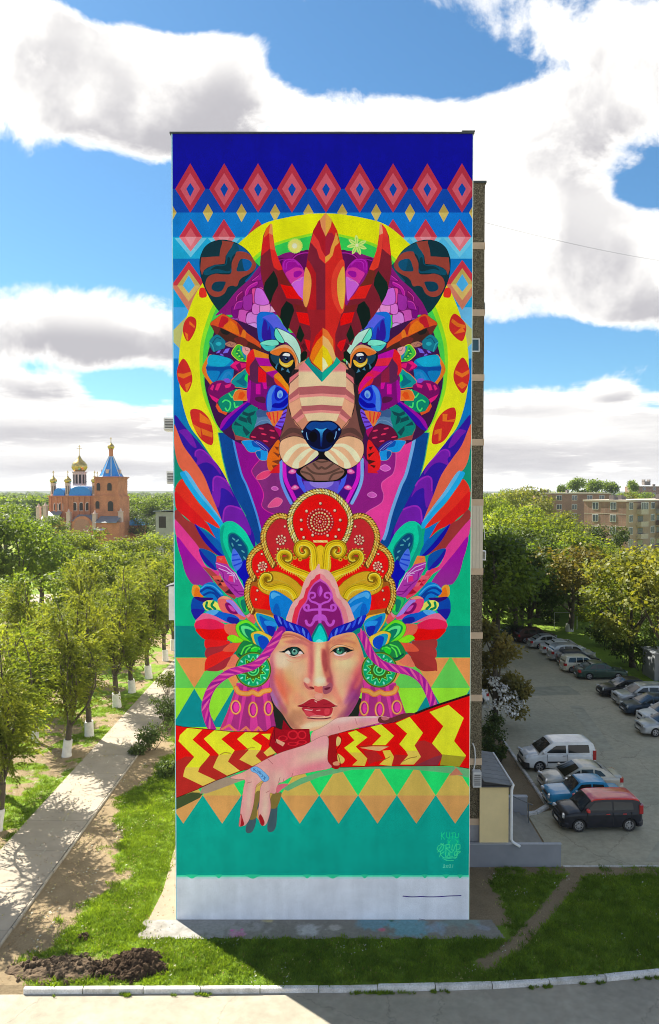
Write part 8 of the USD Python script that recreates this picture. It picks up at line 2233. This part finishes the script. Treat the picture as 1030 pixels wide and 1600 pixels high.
# nave with barrel roofs
nx0, nx1 = cx_(72), cx_(152)
m = MB(); m.box([nx0, 0.4, 0], [nx1 - 0.01, 14, cz_(777)]); m.build("nave_wall", brick_c, church)
m = MB(); m.box([nx0 - 0.3, 0.1, cz_(777.5)], [nx1 - 0.02, 14.2, cz_(776)]); m.build("cornice", brick_c, church)
for u0, u1, v1 in ((105, 141.5, 761), (79, 97, 764)):
    x0, x1 = cx_(u0), cx_(u1)
    zz0 = cz_(776.5)
    pr = [(x0, zz0), (x1, zz0)] + [((x0 + x1) / 2 + (x1 - x0) / 2 * math.cos(a), zz0 + (cz_(v1) - zz0) * math.sin(a) ** 0.7) for a in np.linspace(0.12, math.pi - 0.12, 10)]
    m = MB(); m.prism(pr, "y", 0.6, 13); m.build("barrel_roof", blue_roof, church)
for u, v0, v1, w in ((92, 788, 799, 0.9), (126, 787, 799, 0.95), (136.5, 787, 799, 0.95), (115, 787, 799, 0.95), (84, 788, 799, 0.9)):
    m = MB(); arch(m, cx_(u), cz_(v1) - 0.2, w + 0.5, cz_(v0) - cz_(v1) + 0.45, 0.4, 0.10); m.build("window_surround", pink_st, church)
    m = MB(); arch(m, cx_(u), cz_(v1), w, cz_(v0) - cz_(v1), 0.298, 0.03); m.build("window", dark_open, church)
for k in range(9):
    x = nx0 + 0.6 + k * (nx1 - nx0 - 1.2) / 8
    m = MB(); m.box([x - 0.22, 0.18, 0.5], [x + 0.22, 0.398, cz_(778)]); m.build("pilaster", brick_c, church)


def drum(u, v0, v1, r, y, mt, dome_R, n=10):
    m = MB(); m.lathe([(r, cz_(v1)), (r, cz_(v0)), (r * 1.15, cz_(v0) + 0.05), (r * 1.15, cz_(v0) + 0.25), (0, cz_(v0) + 0.25)], (cx_(u), y, 0), n, math.pi / n)
    d_ = m.build("drum", mt, church)
    for k in range(n):
        a = k * 2 * math.pi / n
        m = MB(); c, s = math.cos(a), math.sin(a)
        w_, h0, h1 = r * 0.16, cz_(v1) + 0.15 * (cz_(v0) - cz_(v1)), cz_(v0) - 0.15 * (cz_(v0) - cz_(v1))
        rr = r * math.cos(math.pi / n) + 0.015
        m.add([[cx_(u) + rr * c - sg * w_ * s, y + rr * s + sg * w_ * c, h] for sg, h in ((-1, h0), (1, h0), (1, h1), (-1, h1))], [[0, 1, 2, 3]])
        m.build("slit_window", dark_open if mt is not brick_c else dark_open, d_)
    onion(cx_(u), y, cz_(v0) + 0.2, dome_R, church)


drum(106.5, 739, 760, 1.85, 6.5, pink_st, 2.15, 12)
for u, y in ((76.5, 1.6), (101.5, 1.3), (146, 1.3), (122, 12.0)):
    drum(u, 757.5, 776, 0.72, y, pink_st, 0.98, 8)
# low aisles, porch and corner turrets
m = MB(); m.box([cx_(66), -3.2, 0], [cx_(150), 0.39, cz_(815)]); m.build("aisle_wall", brick_c, church)
for u0, u1, v0, v1 in ((67, 95, 817, 801), (121, 155, 815, 806)):
    m = MB(); m.prism([(-3.6, cz_(v0)), (0.38, cz_(v1)), (0.38, cz_(v1) + 0.12), (-3.6, cz_(v0) + 0.12)], "x", cx_(u0), cx_(u1)); m.build("aisle_roof", grey_roof, church)
m = MB(); arch(m, cx_(138), 0, 6.0, cz_(807), -3.0, 0.6, 14); m.build("porch_arch", brick_c, church)
m = MB(); arch(m, cx_(138), 0, 4.6, cz_(811), -3.62, 0.05, 14); m.build("porch_recess", mat("rose_brick", (0.42, 0.20, 0.13), 0.9), church)
m = MB(); m.box([cx_(163), -4.5, 0], [cx_(200), -1.3, cz_(816.5)]); m.build("porch_wall", brick_c, church)
m = MB(); m.prism([(-5.0, cz_(817)), (-1.25, cz_(808)), (-1.25, cz_(808) + 0.12), (-5.0, cz_(817) + 0.12)], "x", cx_(162), cx_(196)); m.build("porch_roof", grey_roof, church)
m = MB(); m.prism([(-6.4, cz_(828)), (-4.4, cz_(826)), (-4.4, cz_(825.4)), (-6.4, cz_(827.4))], "x", cx_(161), cx_(178)); m.build("door_canopy", white_st, church)
for u, vb, vt in ((116, 812, 796), (158, 812, 798), (195, 806, 795), (78, 806, 786), (67, 812, 788)):
    x, y = cx_(u), -3.4 if u < 170 else -1.6
    m = MB(); m.box([x - 0.5, y - 0.5, cz_(vb) - 3], [x + 0.5, y + 0.5, cz_(vt + 6)]); m.box([x - 0.62, y - 0.62, cz_(vt + 6)], [x + 0.62, y + 0.62, cz_(vt + 6) + 0.2]); m.lathe([(0.5, cz_(vt + 6) + 0.2), (0.28, cz_(vt + 3)), (0.1, cz_(vt)), (0, cz_(vt))], (x, y, 0), 8); m.build("turret", pink_st, church)
p = spot(208, 205)[0]
m = MB(); m.prism([(-2.5, 0), (2.5, 0), (2.5, 2.6), (0, 4.4), (-2.5, 2.6)], "y", 0, 6)
t = thing("small_chapel", "small building with a bright blue roof beside the church", "chapel", p)
m = MB(); m.box([-2.4, 0, 0], [2.4, 6, 6.2]); m.build("wall", brick_c, t)
m = MB(); m.prism([(-2.8, 6.2), (2.8, 6.2), (0, 8.0)], "y", -0.4, 6.4); m.build("roof", blue_roof, t)
t = thing("grey_house", "small grey house with a dark window beside the left edge of the mural", "house", (spot(262, 150)[0][0], 150 - CAM_D, 0), -12)
gh = mat("grey_house_wall", (0.30, 0.29, 0.26), 0.9, 0.12, 0.8)
zt_ = CAM_Z - (800 - 765) / FOC * 150
m = MB(); m.box([-2.6, 0, 0], [4.5, 8, zt_]); m.build("wall", gh, t)
m = MB(); m.prism([(-3.0, zt_ + 0.02), (4.9, zt_ + 0.6), (4.9, zt_ + 0.8), (-3.0, zt_ + 0.2)], "y", -0.4, 8.4); m.build("roof", grey_roof, t)
m = MB(); m.box([-1.9, -0.04, zt_ - 3.2], [-0.4, -0.002, zt_ - 0.9]); w = m.build("window", dark_open, t)

# ---------------------------------------------------------------- brick flats on the right
fbrick = usdkit.material(stage, "/World/Looks/flats_brick", {"g": ("geometry", {}), "sx": ("separate_xyz", {}), "ad": ("math", {"math_type": "add"}), "cb": ("combine_xyz", {}), "b": ("brick_texture", {"scale": 3.0, "color1": (0.20, 0.105, 0.075), "color2": (0.26, 0.14, 0.095), "mortar": (0.26, 0.2, 0.16), "mortar_size": 0.02, "brick_width": 0.75, "row_height": 0.25}), "n": ("noise_texture", {"scale": 0.35, "detail": 5.0}), "r": ("map_range", {"from_min": 0.3, "from_max": 0.7, "to_min": 0.8, "to_max": 1.2}), "s": ("vector_math", {"math_type": "scale"}), "p": ("principled_bsdf", {"roughness": 0.9})},
    [("g.position", "sx.vector"), ("sx.x", "ad.value1"), ("sx.y", "ad.value2"), ("ad.value", "cb.x"), ("sx.z", "cb.y"), ("cb.vector", "b.vector"), ("g.position", "n.vector"), ("n.fac", "r.value"), ("b.color", "s.vector1"), ("r.result", "s.scale"), ("s.vector", "p.base_color")], surface="p.BSDF")
tan_w = mat("tan_panel", (0.34, 0.245, 0.155), 0.9, 0.12, 0.6)
seam_m = mat("panel_seam", (0.42, 0.36, 0.29), 0.9, 0.1, 1)
pane = glass("flat_pane", (0.05, 0.06, 0.07), 0.08)


def flats(label, corner, rz, w_end, w_front, h, floors, end_cols, front_cols, tan=True):
    """A slab of flats; local x runs along the long front from the corner, the gable end lies along local -y... seen with its corner towards the viewer."""
    t = thing("apartment_block", label, "building", corner, rz)
    m = MB(); m.box([0, 0.004, 0], [w_front, w_end, h]); m.build("wall", fbrick, t)
    if tan:
        m = MB(); m.box([0.0, -0.02, 0], [w_front, 0.0, h - 0.3]); m.build("front_panels", tan_w, t)
    m = MB(); m.box([-0.2, -0.22, h], [w_front + 0.2, w_end + 0.2, h + 0.35]); m.build("parapet", seam_m, t)
    m = MB()
    rr = np.random.default_rng(int(w_front * 10))
    for k in range(6):
        x = rr.uniform(1, w_front - 2); m.box([x, w_end * 0.4, h + 0.35], [x + rr.uniform(0.6, 1.4), w_end * 0.4 + 1, h + rr.uniform(0.9, 1.6)])
    m.build("vents", mat("roof_vent", (0.16, 0.14, 0.13), 0.9), t)
    fh = h / floors
    for k in range(floors):
        z0 = k * fh + 1.0
        for x in front_cols:
            m = MB(); m.box([x - 0.85, -0.09, z0 - 0.08], [x + 0.85, -0.021, z0 + 1.5]); wd = m.build("window", wf, t)
            for s0, s1 in ((-0.78, -0.05), (0.03, 0.78)):
                m = MB(); m.box([x + s0, -0.105, z0], [x + s1, -0.091, z0 + 1.42]); m.build("pane", pane, wd)
        for y in end_cols:
            m = MB(); m.box([-0.07, y - 0.7, z0 - 0.08], [-0.002, y + 0.7, z0 + 1.5]); wd = m.build("window", wf, t)
            for s0, s1 in ((-0.63, -0.05), (0.05, 0.63)):
                m = MB(); m.box([-0.085, y + s0, z0], [-0.071, y + s1, z0 + 1.42]); m.build("pane", pane, wd)
        m = MB(); m.box([-0.03, 0, k * fh - 0.06], [-0.001, w_end, k * fh + 0.06]); m.build("floor_seam", seam_m, t)
    return t


def balconies(t, xs_, floors, fh):
    rr = np.random.default_rng(4)
    cols_ = [tan_w, mat("balcony_brown", (0.14, 0.09, 0.07), 0.9), mat("balcony_grey", (0.32, 0.31, 0.30), 0.9), mat("balcony_cream", (0.42, 0.36, 0.26), 0.8)]
    for k in range(1, floors):
        for x in xs_:
            z = k * fh
            m = MB(); m.box([x - 1.6, -1.1, z - 0.12], [x + 1.6, -0.022, z]); b = m.build("balcony", seam_m, t)
            m = MB(); m.box([x - 1.6, -1.1, z + 0.002], [x + 1.6, -1.04, z + 1.0]); m.box([x - 1.6, -1.038, z + 0.002], [x - 1.54, -0.022, z + 1.0]); m.box([x + 1.54, -1.038, z + 0.002], [x + 1.6, -0.022, z + 1.0]); m.build("parapet_panel", cols_[int(rr.integers(0, 4))], b)
            if rr.random() < 0.5:
                m = MB()
                for e in range(5):
                    m.box([x - 1.58 + e * 0.775, -1.08, z + 1.002], [x - 1.52 + e * 0.775, -1.04, z + 2.45])
                m.box([x - 1.58, -1.08, z + 2.452], [x + 1.58, -1.04, z + 2.52]); m.build("glazing_frame", wf, b)
                m = MB(); m.box([x - 1.5, -1.035, z + 1.0], [x + 1.5, -1.02, z + 2.45]); m.build("glazing", pane, b)
            else:
                m = MB(); m.box([x - 1.1, -0.05, z + 0.05], [x + 1.1, -0.022, z + 2.2]); m.build("balcony_door", pane, b)


fd = 160.0
cor = ((979 - 515) / FOC * fd, fd - CAM_D, 0)
hh_ = CAM_Z - (784 - 765) / FOC * fd
fl = flats("brown brick flats with cream balconies at the right edge", cor, 40, 10.0, 46.0, hh_, 5, [3.0, 7.2], [1.9, 11.5, 17.5, 27, 33, 43])
balconies(fl, [6.0, 14.5, 22.5, 30, 38], 5, hh_ / 5)
fd = 240.0
f2 = flats("long brown flats with grey seams behind the golden tree", ((836 - 515) / FOC * fd, fd - CAM_D, 0), 4, 14.0, 25.0, CAM_Z - (772 - 765) / FOC * fd, 5, [4, 10], [3, 8, 13, 18, 22], tan=False)
fd = 420.0
f3 = flats("grey flats with a roof hut on the far right skyline", ((996 - 515) / FOC * fd, fd - CAM_D, 0), 6, 14.0, 60.0, CAM_Z + (765 - 760.5) / FOC * fd, 6, [4, 10], [4, 10, 16, 22, 28, 34], tan=False)
m = MB()
for u0, u1, v0, v1 in ((1012, 1022, 752, 758), (1012, 1013.5, 749, 753), (1020.5, 1022, 749, 753)):
    m.box([(u0 - 996) / FOC * fd, 3, CAM_Z + (765 - v1) / FOC * fd], [(u1 - 996) / FOC * fd, 6, CAM_Z + (765 - v0) / FOC * fd])
m.build("roof_hut", MATS["roof_vent"], f3)
f4 = flats("low brown block beyond the golden trees", ((783 - 515) / FOC * 260, 260 - CAM_D, 0), 3, 12, 12, CAM_Z - (773 - 765) / FOC * 260, 5, [4], [3, 8], tan=False)

# ---------------------------------------------------------------- small things on the ground
soil = usdkit.material(stage, "/World/Looks/dug_soil", {"g": ("geometry", {}), "n": ("noise_texture", {"scale": 7.0, "detail": 9.0, "roughness": 0.75}), "r": ("rgb_ramp", {"ramp": [(0.3, (0.022, 0.014, 0.009)), (0.55, (0.075, 0.05, 0.032)), (0.75, (0.16, 0.115, 0.075))]}), "b": ("bump", {"strength": 1.0, "distance": 0.06}), "p": ("principled_bsdf", {"roughness": 0.98, "specular_ior_level": 0.1})},
    [("g.position", "n.vector"), ("n.fac", "r.fac"), ("r.color", "p.base_color"), ("n.fac", "b.height"), ("b.normal", "p.normal")], surface="p.BSDF")


def heap(label, c, rx_, ry_, h, seed, mt=soil, clods=60):
    t = thing("soil_heap", label, "soil heap", (c[0], c[1], -0.02))
    gx_, gy_ = np.meshgrid(np.linspace(-1.25, 1.25, 70), np.linspace(-1.25, 1.25, 60))
    d = np.hypot(gx_, gy_) + (fb(gx_, gy_, 2.2, seed) - 0.5) * 0.75
    z = h * np.clip(1 - d, 0, 1) ** 0.75 * (0.55 + 0.9 * fb(gx_, gy_, 5.5, seed + 3)) + 0.14 * h * (fb(gx_, gy_, 16, seed + 5, 3) - 0.5) * (d < 1.0)
    z = np.where(d < 1.0, z, -0.06)
    v = np.c_[gx_.ravel() * rx_, gy_.ravel() * ry_, z.ravel()]
    a, b = np.meshgrid(np.arange(69), np.arange(59)); q = np.stack([b * 70 + a, b * 70 + a + 1, (b + 1) * 70 + a + 1, (b + 1) * 70 + a], -1).reshape(-1, 4)
    q = q[(d.ravel()[q] < 1.12).any(1)]
    obj("mound", (v, q), mt, t)
    rr = np.random.default_rng(seed)
    m = MB()
    for k in range(clods):
        a, rad = rr.uniform(0, 6.28), rr.uniform(0.1, 1.15)
        x, y = rad * math.cos(a), rad * math.sin(a)
        zz = float(h * max(0, 1 - rad) ** 0.75 * 0.9)
        s = rr.uniform(0.03, 0.11)
        ic = trimesh.creation.icosphere(1, s); vv = ic.vertices * rr.uniform(0.7, 1.3, 3) * (1 + 0.35 * rr.normal(size=(len(ic.vertices), 1)) * 0.6) + [x * rx_, y * ry_, zz + s * 0.3]
        m.add(vv, ic.faces)
    o = m.build("clods", mt, t); meta(o, kind="stuff")
    return t


heap("tall dark heap of freshly dug soil by the kerb", gp(215, 1512), 1.05, 0.75, 0.62, 3, clods=90)
heap("flat brown spread of dug soil left of the tall heap", gp(98, 1515), 1.75, 0.75, 0.30, 9, mat("dry_soil", (0.11, 0.075, 0.045), 0.98, 0.4, 3.0, bump=0.05, bscale=12), clods=90)
heap("small low soil ridge joining the two heaps", gp(158, 1516), 0.75, 0.42, 0.22, 14, clods=40)
heap("small dark clump of soil on the lawn", gp(133, 1465), 0.28, 0.16, 0.07, 21, clods=14)
r = np.random.default_rng(5)
m = MB()
p = gp(195, 1500)
for k in range(14):
    a = r.uniform(0, 6.28)
    c = p + [r.normal() * 0.7, r.normal() * 0.35, 0.22]
    m.tube([c, c + [math.cos(a) * 0.35, math.sin(a) * 0.2, 0.12], c + [math.cos(a) * 0.6, math.sin(a) * 0.3, 0.02]], 0.008, 4)
t = thing("grey_kiosk", "grey metal kiosk at the right edge of the car park", "kiosk", (gp(1023, 1064)[0], gp(1023, 1064)[1], 0.0))
m = MB(); m.box([0, 0, 0], [2.6, 2.4, 2.25]); m.build("wall", mat("kiosk_grey", (0.22, 0.24, 0.26), 0.6, 0.1, 1.2), t)
m = MB(); m.box([-0.12, -0.15, 2.252], [2.75, 2.55, 2.36]); m.build("roof", grey_roof, t)
m = MB(); m.box([0.5, -0.03, 0.05], [1.4, -0.002, 1.95]); m.build("door", mat("kiosk_door", (0.15, 0.165, 0.18), 0.6), t)
for u, v, w_, lab in ((884, 983, 2.6, "pale metal drying frame on the shaded lawn, left one"), (938, 998, 2.2, "pale metal drying frame on the shaded lawn, right one")):
    p = gp(u, v)
    t = thing("drying_frame", lab, "metal frame", p)
    pale = mat("pale_pole", (0.42, 0.42, 0.40), 0.6)
    for s in (-1, 1):
        m = MB(); m.tube([[s * w_ / 2, 0, -0.05], [s * w_ / 2, 0, 1.9]], 0.035, 6); m.build("post", pale, t)
    m = MB(); m.tube([[-w_ / 2, 0, 1.9], [w_ / 2, 0, 1.9]], 0.03, 6); m.build("crossbar", pale, t)

# ---------------------------------------------------------------- air
hz = usdkit.material(stage, "/World/Looks/haze_air", {"v": ("principled_volume", {"color": (0.80, 0.86, 0.95), "density": 0.0001, "anisotropy": 0.2})}, [], volume="v.volume")
m = MB(); m.box([-4100, -450, -1.3], [4100, 6100, 46.0]); m.build("haze", hz, kind="stuff", label="thin pale haze of distant air", cat="haze")
